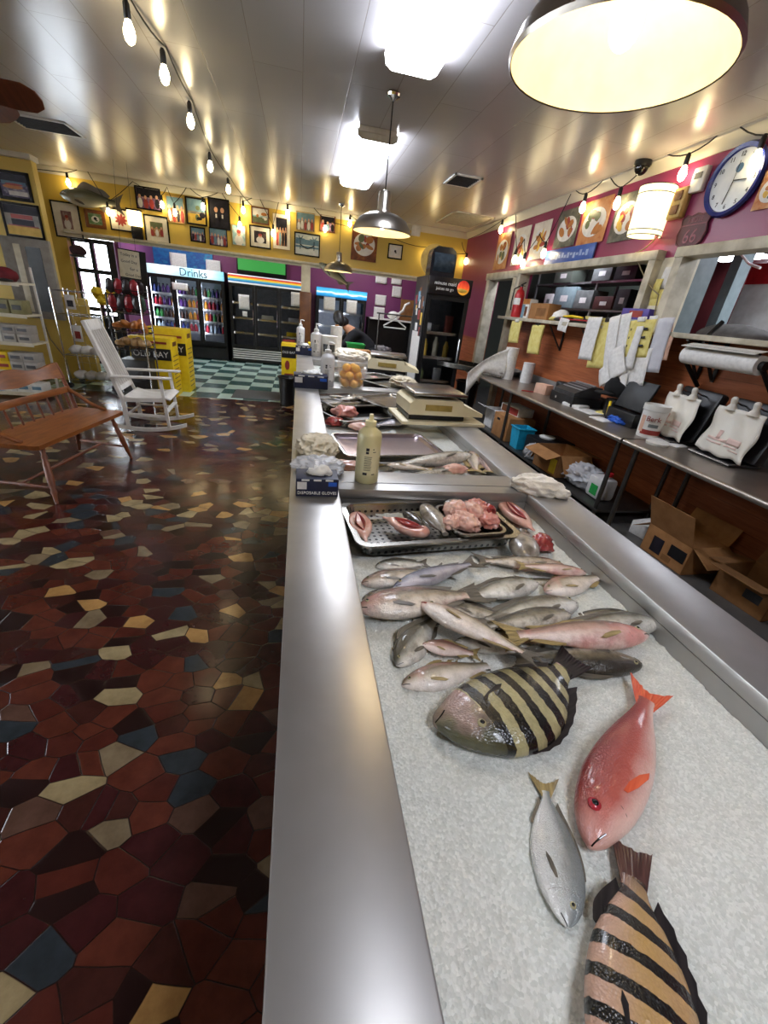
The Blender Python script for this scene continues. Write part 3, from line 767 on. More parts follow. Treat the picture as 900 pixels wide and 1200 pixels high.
heap([
 ('short grey fish nearest the perforated tray, topmost of the small ones on the counter side', (442, 658), (502, 655), 'E', .0, dict(hs=1.5, flip=True)),
 ('brown fish second below the perforated tray with its head to the left', (426, 679), (522, 666), 'A', .0, dict(hs=1.15, flip=True)),
 ('long bluish fish pointing its tail up towards the empty ice', (462, 693), (556, 663), 'D', .025, dict(hs=.75, flip=True)),
 ('small dark fish tucked under the bluish fish on the counter side', (426, 697), (492, 682), 'B', .0, dict(hs=1.05, flip=True)),
 ('pale narrow fish just above the thick brown fish', (424, 706), (497, 691), 'C', .0, dict(hs=.8, flip=True)),
 ('thick brown fish with a dark tail lying along the counter side of the heap', (421, 720), (556, 702), 'A', .03, dict(hs=1.25, flip=True, tailk='square')),
 ('silver fish with a red gill facing right in the middle of the heap', (627, 685), (538, 704), 'E', .02, dict(hs=1.2)),
 ('grey green fish with pale belly facing right below the silver one with the red gill', (673, 709), (556, 731), 'E', .015, dict(hs=1.1)),
 ('mottled fish facing right between two other grey fish', (664, 725), (560, 740), 'B', .03, dict(hs=1.0)),
 ('grey fish reaching farthest right towards the steel wall', (770, 731), (652, 737), 'E', .015, dict(hs=1.0)),
 ('dark thin fish lying just above the one reaching the steel wall', (742, 716), (664, 717), 'B', .0, dict(hs=.9)),
 ('pale yellow fish lying alone near the right wall, tail up', (640, 692), (706, 674), 'C', .01, dict(hs=1.3, flip=True)),
 ('pinkish fish lying on a darker one below the cut heads', (684, 675), (607, 666), 'F', .03, dict(hs=.9)),
 ('dark fish half hidden below the pinkish one', (668, 681), (608, 674), 'B', .0, dict(hs=1.0)),
 ('brown speckled fish closest to the cut heads by the tray', (662, 661), (560, 653), 'A', .0, dict(hs=.95)),
 ('mottled grey fish buried in the centre of the heap', (516, 709), (608, 729), 'B', .018, dict(hs=1.2, flip=True)),
 ('dark backed fish standing belly down at the near end of the heap', (461, 760), (486, 712), 'B', .0, dict(hs=.9, roll=1.0)),
 ('spotted silver fish with its head pointing down at the counter side', (465, 778), (512, 722), 'E', .016, dict(hs=1.35, flip=True, roll=-.3)),
 ('small pink headed fish below the open mouthed one', (496, 757), (560, 769), 'F', .028, dict(hs=1.4, flip=True)),
 ('pale fish with a red fin lowest of the heap beside the striped fish', (474, 797), (582, 773), 'C', .0, dict(hs=1.1, flip=True)),
 ('big cream bellied fish with an open mouth lying diagonally over the heap', (494, 720), (622, 790), 'C', .055, dict(hs=1.35, mouth_open=.006, pitch=.05, roll=.4, flip=True)),
 ('long pink and white fish facing right above the striped fish tail', (752, 752), (588, 752), 'F', .03, dict(hs=.85)),
 ('dark backed fish with a silver belly facing right beside the striped fish tail', (751, 776), (602, 765), 'B', .0, dict(hs=1.0, flip=True)),
 ('grey fish mostly hidden between the pink fish and the mottled one', (655, 745), (560, 739), 'A', .012, dict(hs=1.0)),
 ('silver fish showing only its back under the diagonal cream fish', (536, 750), (630, 764), 'E', .014, dict(hs=1.0, flip=True)),
])
# ------------------------------------------------------------------ on the counter
def m_perf():
    k = NT('perforated_steel'); co = k.coord(); sp = k.n('ShaderNodeSeparateXYZ'); k.l(co, sp.inputs[0])
    def fr(v, s): return k.math('SUBTRACT', k.math('FRACT', k.math('MULTIPLY', v, s)), .5)
    S = 38
    fx = fr(k.math('ADD', sp.outputs[0], k.math('MULTIPLY', sp.outputs[2], .0)), S); fy = fr(k.math('ADD', sp.outputs[1], sp.outputs[2]), S)
    d = k.math('ADD', k.math('MULTIPLY', fx, fx), k.math('MULTIPLY', fy, fy))
    mk = k.math('LESS_THAN', d, .055)
    lowz = k.math('LESS_THAN', sp.outputs[2], -.018)
    mk = k.math('MULTIPLY', mk, lowz)
    k.l(k.mix(mk, '#b9b6b0', '#191816'), k.b.inputs['Base Color'])
    k.l(k.math('SUBTRACT', 1.0, mk), k.b.inputs['Metallic']); k.set(Roughness=.26)
    return k.m
PERF = m_perf()
def pan(label, quad, z, depth, mat, rim=.022, group=None, name='steel_tray', tilt=(0, 0), wall=.004):
    """gastronorm pan; quad = far-left, far-right, near-right, near-left rim corners in the photograph"""
    q = [at(p[0], p[1], z=z) for p in quad]; c = sum(q, Vector())/4
    ax = ((q[1]-q[0])+(q[2]-q[3])); ang = math.atan2(ax.y, ax.x)
    w = ((q[1]-q[0]).length+(q[2]-q[3]).length)/2; d = ((q[3]-q[0]).length+(q[2]-q[1]).length)/2
    t = thing(name, label, 'tray', c, 0, group, rot=(tilt[0], tilt[1], ang))
    def rr(w, d, r, z, n=5):
        o = []
        for sx, sy, a0 in ((1, 1, 0), (-1, 1, PI/2), (-1, -1, PI), (1, -1, 1.5*PI)):
            for i in range(n+1):
                a = a0+PI/2*i/n; o.append(Vector((sx*(w/2-r)+r*math.cos(a), sy*(d/2-r)+r*math.sin(a), z)))
        return o
    m = MB(); R = min(.05, d*.2)
    loops = [rr(w, d, R, -.008), rr(w, d, R, 0), rr(w-2*rim, d-2*rim, R*.8, 0), rr(w-2*rim-.006, d-2*rim-.006, R*.8, -.01), rr(w-2*rim-.02, d-2*rim-.02, R*.7, -depth+.012), rr(w-2*rim-.045, d-2*rim-.045, R*.6, -depth)]
    V = [[m.bm.verts.new(p) for p in l] for l in loops]; n = len(V[0])
    for a, b in zip(V[:2], V[1:3]):
        for i in range(n): m.bm.faces.new((a[i], a[(i+1) % n], b[(i+1) % n], b[i]))
    m.build('rim', STEELP, t)
    m = MB(); V = [[m.bm.verts.new(p) for p in l] for l in loops[2:]]
    for a, b in zip(V, V[1:]):
        for i in range(n): m.bm.faces.new((a[i], a[(i+1) % n], b[(i+1) % n], b[i]))
    m.bm.faces.new(V[-1])
    m.build('basin', mat, t)
    t['w'] = w; t['d'] = d
    return t
pt = pan('perforated stainless tray of cut fish at the far end of the nearest ice bed', [(404, 588), (572, 584), (606, 628), (411, 643)], 1.005, .065, PERF, group=None)
FLESH = pm('pink_flesh', '#d99a8c', '#b8665c', sc=14, rough=.25, bump=.3, bsc=30, sss=.2, coat=.4)
FLESH2 = pm('pale_flesh', '#e6bfae', '#cf9484', sc=18, rough=.25, bump=.3, bsc=40, sss=.2, coat=.4)
DEEPR = pm('red_flesh', '#a8413c', '#7d2527', sc=20, rough=.22, bump=.3, bsc=40, coat=.5)
SKING = pm('silver_fish_skin', '#a79f92', '#6a6157', sc=24, rough=.22, coat=.5, bump=.2, bsc=90)
SKIND = pm('dark_fish_skin', '#4c463d', '#2f2b26', sc=24, rough=.22, coat=.5, bump=.2, bsc=90)
def gutted(label, head, tail, z, w=.28, cut=True, mat=None, lift=.0, rz=0, cat='fish', group=None):
    """fish cleaned and laid belly up, split along the belly"""
    a = at(head[0], head[1], z=z); b = at(tail[0], tail[1], z=z); L = (a-b).length; c = (a+b)/2; ang = math.atan2(a.y-b.y, a.x-b.x)
    t = thing('cleaned_fish', label, cat, (c.x, c.y, z+lift), ang, group)
    m = MB(); NS = 18; N = 22; prev = None
    for i in range(N+1):
        u = i/N; x = L*(.5-u); hw = w*L*catmull([0, .06, .25, .5, .75, .9, 1], [.3, .62, .95, 1, .62, .22, .3 if not cut else .12], u)*.5
        hh = hw*.62; ring = []
        for j in range(NS):
            an = 2*PI*j/NS; y = hw*math.cos(an); zz = hh*math.sin(an)
            if cut and .08 < u < .8 and math.sin(an) > .55: zz -= hh*.9*(math.sin(an)-.55)/.45*math.sin(PI*(u-.08)/.72)
            ring.append(m.bm.verts.new((x, y, zz)))
        if prev:
            for j in range(NS): m.bm.faces.new((prev[j], prev[(j+1) % NS], ring[(j+1) % NS], ring[j]))
        else: m.bm.faces.new(ring[::-1])
        prev = ring
    m.bm.faces.new(prev); m.build('body', mat or FLESH2, t, ang=80)
    if cut:
        m = MB()
        m.grid(lambda u, v: (L*(.40-.66*u), w*L*.20*math.sin(PI*u)*(2*v-1), w*L*.5*(.40-.55*math.sin(PI*v)*math.sin(PI*u))), 16, 8)
        m.build('belly_cut', DEEPR, t, thick=.002)
    return t
TZ = .965
gutted('pink cleaned fish split open, standing alone at the counter end of the perforated tray', (417, 602), (429, 634), TZ+.03, .42)
gutted('pink cleaned fish with a brown tail left of the small pan in the perforated tray', (502, 626), (449, 606), TZ+.02, .46)
def scrap(name, label, px, z, sz, mat, seed, amp=.3, fr=1.8, cat='fish', rz=0, group=None, crease=False, flat=.5):
    p = at(px[0], px[1], z=z); m = MB(); m.lump((0, 0, 0), sz, seed, amp, fr, 4, crease=crease, flat=flat)
    o = m.build(name, mat, loc=(p.x, p.y, z+sz[2]*flat), rot=(0, 0, rz)); return tag(o, label, cat, group)
sp_ = pan('small steel pan of pink fish pieces set in the perforated tray', [(518, 592), (570, 590), (588, 624), (524, 628)], 1.018, .05, STEELP, rim=.012)
for i, (px, py, sx, sy, sz, mt, lb) in enumerate([(535, 603, .05, .04, .04, FLESH2, 'pale pink fish piece at the back of the small pan'), (557, 600, .045, .05, .035, FLESH, 'pink fish piece with ragged edge heaped in the small pan'), (545, 616, .055, .04, .035, FLESH2, 'broad pale fish piece at the front of the small pan'), (571, 614, .04, .045, .03, FLESH, 'pink fish flap hanging over the right side of the small pan'), (528, 617, .035, .03, .03, FLESH2, 'small pale fish scrap at the front left of the small pan'), (552, 607, .05, .03, .045, FLESH2, 'tallest pale fish piece in the centre of the small pan'), (570, 602, .03, .03, .03, DEEPR, 'dark red scrap at the back right of the small pan')]):
    scrap('fish_piece', lb, (px, py), 1.0, (sx*1.15, sy*1.15, sz), mt, i+3, .3, 1.5, rz=i, group='cut fish in the small pan', crease=True)
gutted('round silver fish head resting behind the small pan', (521, 592), (546, 588), 1.02, .5, cut=False, mat=SKING)
gutted('grey fish collar standing up left of the small pan', (497, 592), (522, 626), TZ+.045, .34, cut=False, mat=SKING)
gutted('dark skinned fish frame leaning beside the small pan', (474, 600), (500, 620), TZ+.03, .36, cut=False, mat=SKIND)
gutted('big pink cleaned fish with a red opening hanging over the right end of the tray', (588, 588), (626, 622), .985, .36)
gutted('silver fish head with pink cut neck lying on the ice below the towel', (616, 655), (612, 622), .975, .5, cut=False, mat=SKING)
scrap('fish_piece', 'red and pink cut fish piece beside the silver head near the right wall', (634, 640), .965, (.045, .05, .03), DEEPR, 21, .35)
# folded towel on the right rim
p = at(628, 576, z=ZC); m = MB()
m.lump((0, 0, .03), (.115, .07, .05), 4, .22, 1.1, 5, crease=True, flat=.6); m.lump((.10, -.03, .02), (.045, .035, .03), 9, .25, 1.5, 4, flat=.6)
tag(m.build('towel', pm('white_terry', '#efeae0', '#e2dccf', sc=20, rough=.95, bump=.5, bsc=160), loc=(p.x, p.y, ZC), rot=(0, 0, -.35)), 'crumpled white towel on the right rim beside the nearest ice bed', 'towel')

def glove_box(label, p, rz, w=.2, d=.11, h=.085, front='DISPOSABLE GLOVES', txt=True):
    t = thing('glove_box', label, 'box', p, rz, 'disposable glove boxes')
    m = MB(); m.box((0, 0, h/2), (w, d, h), bev=.002); m.build('carton', NAVY, t)
    m = MB(); m.ball((0, 0, h), (w*.33, d*.28, .003), 20); m.build('opening', BLACK, t)
    m = MB(); m.lump((.01, 0, h+.005), (w*.26, d*.22, .03), 3, .5, 2, 3, crease=True, flat=.3); m.build('glove_tip', WHITE, t, label='white glove poking out')
    m = MB(); m.box((-w*.36, -d/2-.001, h*.62), (w*.22, .002, h*.4)); m.build('code_label', PAPER, t, label='white label')
    m = MB(); m.box((w*.36, -d/2-.001, h*.72), (w*.2, .002, h*.22)); m.build('blue_patch', BLUE, t)
    m = MB()
    for x in (-.28, 0, .28): m.box((w*x, -d/2-.001, h*.93), (w*.18, .002, h*.09))
    m.build('top_print', PAPER, t)
    if txt: lettering('lettering', front, .02, WHITE, t, face_y(0, -d/2-.002, h*.22), width=w*.92)
    return t
p = at(371.5, 582, z=ZC)
glove_box('dark blue disposable gloves box at the corner of the nearest ice bed', (p.x, p.y+.055, ZC), .0, .165, .11, .075)
p = at(364, 455, z=ZC)
glove_box('dark blue glove box with a glove poking out, beside the tub of yellow fruit', (p.x, p.y+.06, ZC), .02, .29, .16, .11, txt=False)
p = at(356, 416, z=ZC)
glove_box('farthest dark blue glove box, below the white pump bottles', (p.x, p.y+.06, ZC), .0, .22, .16, .11, txt=False)

def bottle(label, p, r, h, body, cap, pump=False, lab=True, group=None, name='bottle', shoulder=.72, rz=0):
    t = thing(name, label, 'bottle', p, rz, group)
    m = MB(); m.lathe([(0, 0), (r*.95, 0), (r, r*.12), (r, h*shoulder), (r*.92, h*(shoulder+.06)), (r*.45, h*(shoulder+.13)), (r*.38, h*(shoulder+.15)), (r*.38, h*.9), (0, h*.9)], n=28); m.build('body', body, t)
    m = MB(); m.lathe([(0, h*.87), (r*.46, h*.87), (r*.46, h*.94), (r*.2, h*.955), (r*.16, h*1.04), (0, h*1.045)], n=16); c = m.build('cap', cap, t)
    if pump:
        m = MB(); m.tube([(0, 0, h*1.0), (0, 0, h*1.12), (r*.5, 0, h*1.12), (r*.9, 0, h*1.09)], r*.13, 8); m.build('pump_head', cap, c)
    if lab:
        m = MB(); m.grid(lambda u, v: ((r+.0012)*math.cos(-PI/2+(u-.5)*1.5), (r+.0012)*math.sin(-PI/2+(u-.5)*1.5), h*(.14+.45*v)), 10, 1); lb = m.build('label_print', pm('soap_label', '#e9e2b8', '#ddd6aa', rough=.5) if lab == 1 else PAPER, t)
        m = MB()
        def strip(u0, u1, z0, z1): m.grid(lambda u, v: ((r+.002)*math.cos(-PI/2+(u0+(u1-u0)*u)), (r+.002)*math.sin(-PI/2+(u0+(u1-u0)*u)), h*(z0+(z1-z0)*v)), 4, 1)
        strip(-.35, -.1, .53, .575); strip(-.35, -.12, .485, .52); strip(.2, .3, .55, .565); strip(.2, .45, .51, .52)
        for q in range(9): strip(-.45, .1+.03*(q % 3), .225+.026*q, .233+.026*q)
        strip(-.5, -.15, .15, .19); strip(.22, .5, .155, .17)
        m.build('print', INK, lb)
    return t
SOAP = pm('soap_bottle_plastic', '#e6dfae', '#dcd4a0', rough=.3, trans=.15, sss=.2)
p = at(430, 566, z=ZC); bottle('tall pale yellow soap bottle with pointed cap on the cross rim', (p.x, p.y+.035, ZC), .052, .285, SOAP, pm('pale_cap', '#f0e6b4', '#e6dca6', rough=.4), name='soap_bottle')
WBOT = pm('white_bottle', '#e8e6e4', '#dad8d8', rough=.35, trans=.2)
for px, py, r, h, lb in ((383, 452, .062, .33, 'cloudy spray bottle standing left of the tub of yellow fruit'), (352, 405, .065, .34, 'white pump bottle nearest the sales floor at the far end of the counter'), (370, 417, .075, .36, 'white pump bottle with printed label in front of the wooden column')):
    p = at(px, py, z=ZC); bottle(lb, (p.x, p.y, ZC), r, h, WBOT, WHITE, True, 2, 'white bottles on the counter', 'pump_bottle')
# crumpled paper and bags by the glove box
PAPC = pm('crumpled_kraft', '#d9cfb8', '#bdb197', sc=9, rough=.85, bump=.3, bsc=40)
BAGC = pm('thin_clear_bag', '#f1f1f4', '#dfe2e6', rough=.2, alpha=.6, trans=.2)
def crumple(name, label, px, z, sz, mat, seed, cat, rz=0, amp=.3):
    p = at(px[0], px[1], z=z); m = MB(); m.lump((0, 0, 0), sz, seed, amp, 2.0, 5, crease=True, flat=.75)
    return tag(m.build(name, mat, loc=(p.x, p.y, z+sz[2]*.75), rot=(0, 0, rz)), label, cat)
crumple('paper_wrap', 'crumpled tan paper with grey scraps on the left rim', (372, 530), ZC, (.10, .15, .045), PAPC, 5, 'paper')
crumple('plastic_bag', 'crumpled clear plastic bag lying behind the nearest glove box', (373, 552), ZC, (.11, .10, .035), BAGC, 8, 'bag')
crumple('wet_rag', 'dirty white rag draped over the right side of the far ice bed', (472, 452), ZC+.0, (.13, .16, .05), PAPC, 12, 'rag')
crumple('paper_wrap', 'heap of crumpled cream wrapping paper at the far end of the counter', (410, 419), ZC, (.27, .45, .06), pm('cream_wrap', '#e6dfcf', '#cfc6b2', sc=6, rough=.85), 17, 'paper')
# middle bed: trays and fish strips
pan('flat steel sheet tray lying on ice behind the soap bottle', [(395, 508), (502, 508), (515, 534), (395, 533)], 1.045, .02, m_steel('pinkish_tray', '#a99ba0', '#93868b', .3), rim=.012)
pan('long perforated tray across the back of the middle bed', [(380, 474), (450, 470), (468, 488), (378, 494)], 1.03, .055, PERF, rim=.014)
pan('shallow steel tray with grey fish against the back wall of the middle bed', [(374, 462), (424, 461), (434, 474), (376, 477)], 1.04, .03, STEELP, rim=.012)
pan('empty shiny steel tray right of the tray with grey fish', [(426, 463), (474, 460), (484, 472), (436, 478)], 1.05, .02, STEELP, rim=.012)
pan('steel tray propped in the far bed behind the tub of yellow fruit', [(440, 440), (478, 438), (470, 452), (420, 454)], 1.06, .02, STEELP, rim=.012)
pan('steel tray at the far end of the counter under the second scale', [(398, 432), (452, 430), (452, 440), (395, 443)], 1.07, .02, STEELP, rim=.012)
FG2 = 'fish in the middle bed'
def strip(label, hd, tl, prof, mats, z, **k):
    return fish(label, hd, tl, prof, mats, z=z, plane=1.0, group=FG2, **k)
strip('blue backed fish lying behind the flat sheet tray', (478, 494), (436, 500), 'slim', (D_, GRF, GRF), .02, hs=1.5)
strip('pale fish strip just in front of the flat sheet tray', (503, 541), (440, 541), 'slim', (C_, PALF, PALF), .0, hs=.9)
strip('long silver fish stretching right in front of the sheet tray', (553, 538), (446, 551), 'slim', (E_, GRF, GRF), .02, hs=.8)
strip('dark silver fish in front of the long silver one', (546, 549), (455, 556), 'slim', (B_, GRF, GRF), -.01, hs=.8)
strip('yellowish pale fish lying on the cross rim right of the soap bottle', (452, 557), (508, 563), 'slim', (C_, PALF, PALF), .075, hs=1.1, flip=True)
strip('pale fish tip pointing up in the right corner of the middle bed', (551, 531), (558, 556), 'slim', (C_, PALF, PALF), .02, hs=1.3)
strip('second pale fish tip in the right corner of the middle bed', (562, 534), (574, 556), 'slim', (F_, PALF, PALF), .02, hs=1.3)
strip('grey fish on the shallow tray at the back, pointing left', (385, 468), (412, 470), 'slim', (B_, GRF, GRF), .05, hs=1.4, flip=True)
strip('dark fish on the shallow tray at the back, pointing right', (424, 470), (394, 474), 'slim', (B_, GRF, GRF), .05, hs=1.3)
scrap('fish_piece', 'pink fish chunk lying in front of the perforated tray', (404, 487), 1.0, (.09, .07, .05), FLESH, 31, .3)
scrap('fish_piece', 'dark red fish chunk at the left side of the middle bed', (391, 497), .99, (.06, .05, .035), DEEPR, 33, .3)
scrap('fish_piece', 'pale fish fillet lying between the soap bottle and the sheet tray', (405, 548), .99, (.1, .05, .025), FLESH2, 35, .25)
scrap('fish_piece', 'white skinned belly piece under the blue backed fish', (425, 503), .985, (.09, .05, .03), FLESH2, 37, .25)
scrap('fish_piece', 'pink fillet in the far ice bed behind the tub of yellow fruit', (438, 447), 1.0, (.12, .1, .035), FLESH, 39, .25)
strip('thin silver fish strip at the left end of the middle bed', (398, 555), (412, 538), 'slim', (E_, GRF, GRF), .0, hs=1.0)
strip('pale belly strip under the long silver fish', (528, 545), (470, 537), 'slim', (F_, PALF, PALF), .0, hs=1.1)
strip('bluish fish strip at the right of the sheet tray', (540, 530), (500, 545), 'slim', (D_, GRF, GRF), .0, hs=1.1)
scrap('fish_piece', 'rounded white fish piece in front of the dark silver fish', (533, 553), .99, (.07, .035, .03), FLESH2, 45, .2)
# tub of yellow fruit
p = at(412, 456, z=ZC); R0 = .125
t = thing('plastic_tub', 'clear plastic tub holding yellow fruit on the far cross rim', 'tub', (p.x, p.y+.08, ZC))
m = MB(); m.lathe([(0, .004), (R0*.86, .004), (R0*1.12, .26), (R0*1.17, .262), (R0*1.17, .27), (R0*1.14, .27), (R0*1.09, .26), (R0*.9, .0)], n=36); m.build('tub_wall', pm('frosted_plastic', '#f4efe6', '#eae4da', rough=.25, alpha=.16), t)
LEM = pm('lemon_skin', '#f2b53a', '#e69f24', sc=30, rough=.4, bump=.15, bsc=90)
k_ = 0
for lay, n, rr, zz in ((0, 5, .066, .045), (0, 1, 0, .045), (1, 5, .07, .112), (2, 3, .05, .172)):
    for i in range(n):
        a = 2*PI*i/max(n, 1)+lay*.6; m = MB(); m.lathe([(0, -.046), (.012, -.043), (.034, -.022), (.038, 0), (.034, .022), (.012, .043), (0, .046)], n=14, M=Euler((a, 1.2, i)).to_matrix())
        o = m.build('yellow_fruit', LEM, loc=(p.x+rr*math.cos(a), p.y+.08+rr*math.sin(a), ZC+zz)); k_ += 1
        tag(o, ('round yellow fruit in the bottom layer of the clear tub', 'round yellow fruit in the middle of the clear tub', 'round yellow fruit lying on top in the clear tub')[lay], 'fruit', 'yellow fruit in the tub')
# weighing scales
IVORY = pm('aged_ivory_plastic', '#f0e6c6', '#e6dab4', sc=5, rough=.45)
def scale_(label, c, rz, s=1.0, board=True):
    t = thing('weighing_scale', label, 'scale', c, rz, 'counter scales'); t.scale = (s, s, s)
    m = MB(); m.box((0, 0, .02), (.36, .30, .03), bev=.006); m.build('base', BLACK, t)
    m = MB(); m.prism([(-.18, .035), (.18, .035), (.18, .06), (.15, .125), (-.15, .125), (-.18, .10)], .32, Matrix.Translation((0, .16, 0)) @ Matrix.Rotation(PI/2, 4, 'X')); m.prism([(.17, .035), (.30, .035), (.30, .055), (.17, .10)], .30, Matrix.Translation((0, .15, 0)) @ Matrix.Rotation(PI/2, 4, 'X')); m.build('housing', IVORY, t)
    m = MB(); m.box((0, -.163, .08), (.17, .004, .035)); m.build('display_panel', pm('scale_display', '#b39a55', '#8f7838', rough=.4), t, label='brownish display strip')
    m = MB(); m.box((-.172, 0, .075), (.004, .22, .05), (0, -.2, 0)); m.build('side_panel', DARKG, t)
    m = MB()
    for x in (-.1, .1): m.cyl((x, 0, .12), (x, 0, .145), .018, n=10)
    m.build('platter_post', BLACK, t)
    m = MB(); m.box((.01, .01, .155), (.34, .33, .022), bev=.008); m.build('platter', STEELP, t)
    return t
p = at(516, 493, z=ZC+.02)
m = MB(); m.box((0, 0, .011), (.62, .40, .022), bev=.004); sb_ = m.build('scale_board', IVORY, loc=(p.x+.0, p.y+.13, ZC+.0005), rot=(0, 0, .05)); tag(sb_, 'cream board laid across the counter under the nearer scale', 'board')
scale_('ivory weighing scale with a steel platter on the cream board', (p.x-.05, p.y+.14, ZC+.023), .05, 1.15)
p = at(452, 436, z=ZC); scale_('farther weighing scale with its platter facing the back wall', (p.x, p.y, ZC+.005), -.15, 1.25)
# more clutter at the far end
p = at(385, 419, z=ZC); t = thing('white_tub', 'white plastic tub with dark print behind the spray bottle', 'tub', (p.x, p.y+.1, ZC))
m = MB(); m.lathe([(0, 0), (.10, 0), (.12, .24), (.125, .245), (.125, .27), (0, .272)], n=28); m.build('tub_wall', WHITE, t); m = MB(); m.grid(lambda u, v: ((.104+.016*(.3+.4*v)+.002)*math.cos(-2.3+1.5*u), (.104+.016*(.3+.4*v)+.002)*math.sin(-2.3+1.5*u), .24*(.3+.4*v)), 10, 2); m.build('print', DARKG, t)
p = at(387, 392, z=1.2); t = thing('paper_towel_roll', 'white paper towel roll standing at the far end of the counter', 'paper roll', (p.x-.02, 6.6, ZC)); m = MB(); m.lathe([(.03, 0), (.085, 0), (.085, .38), (.03, .38), (.03, 0)], n=28); m.build('roll', PAPER, t); m = MB(); m.cyl((0, 0, .001), (0, 0, .4), .028, n=14); m.build('core', CARD, t)
t = thing('plastic_basket', 'bright green plastic basket at the end of the counter', 'basket', (.86, 6.95, ZC)); m = MB(); m.lathe([(.0, .004), (.15, .004), (.19, .13), (.2, .135), (.2, .145), (.185, .14), (.145, 0), (0, 0)], n=4, M=Matrix.Rotation(PI/4, 3, 'Z')); m.build('basket_wall', GREEN, t, ang=20)
m = MB(); m.box((0, 0, .05), (.3, .2, .1), bev=.01); tag(m.build('carton', YEL, loc=(.28, 6.9, ZC)), 'low yellow carton behind the white pump bottles', 'box')
m = MB(); m.box((0, 0, .045), (.34, .22, .09), bev=.01); tag(m.build('carton', CARD, loc=(.88, 6.62, ZC)), 'low brown carton before the green basket', 'box')
# ------------------------------------------------------------------ pictures and things on the yellow wall
def m_photo(name, pal, sc=5, seed=0, interp='EASE'):
    k = NT(name); co = k.mapped(k.coord('Generated'), (1, 1, 1), (seed*1.7, seed*.9, seed*2.3))
    n = len(pal)
    k.l(k.ramp(k.noise(co, sc, 3, .55), [(.28+.44*i/(n-1), c) for i, c in enumerate(pal)], interp), k.b.inputs['Base Color'])
    k.set(Roughness=.45); k.b.inputs['Specular IOR Level'].default_value = .25; return k.m
FBLK = pm('black_frame', '#191715', '#100f0e', rough=.6, spec=.15)
FWOOD = m_wood('frame_wood', '#8a4f22', '#74401a', '#5f3414', (1, 1, 1), .4, 20)
FTAN = pm('tan_frame', '#c3a46a', '#b08f55', rough=.5)
MATW = pm('mat_board', '#eee7d6', '#e4dcc9', rough=.7)
PFACE = pm('print_skin', '#d8a88a', '#c69576', rough=.4); PDARK = pm('print_dark', '#1c1a20', '#2a2630', rough=.55, spec=.25); PWHT = pm('print_white', '#e9e6e2', '#d9d5d0', rough=.4)
PRED = pm('print_red', '#a8413a', '#8c332f', rough=.4); PBLU = pm('print_blue', '#7c9aa8', '#66869a', rough=.55, spec=.25); PORG = pm('print_orange', '#c27f42', '#a8692f', rough=.4); PGRN = pm('print_green', '#6c7552', '#586042', rough=.4); PYL = pm('print_yellow', '#e8c25a', '#d6ac42', rough=.4); PBRN = pm('print_brown', '#7a4a2a', '#5f3820', rough=.4)
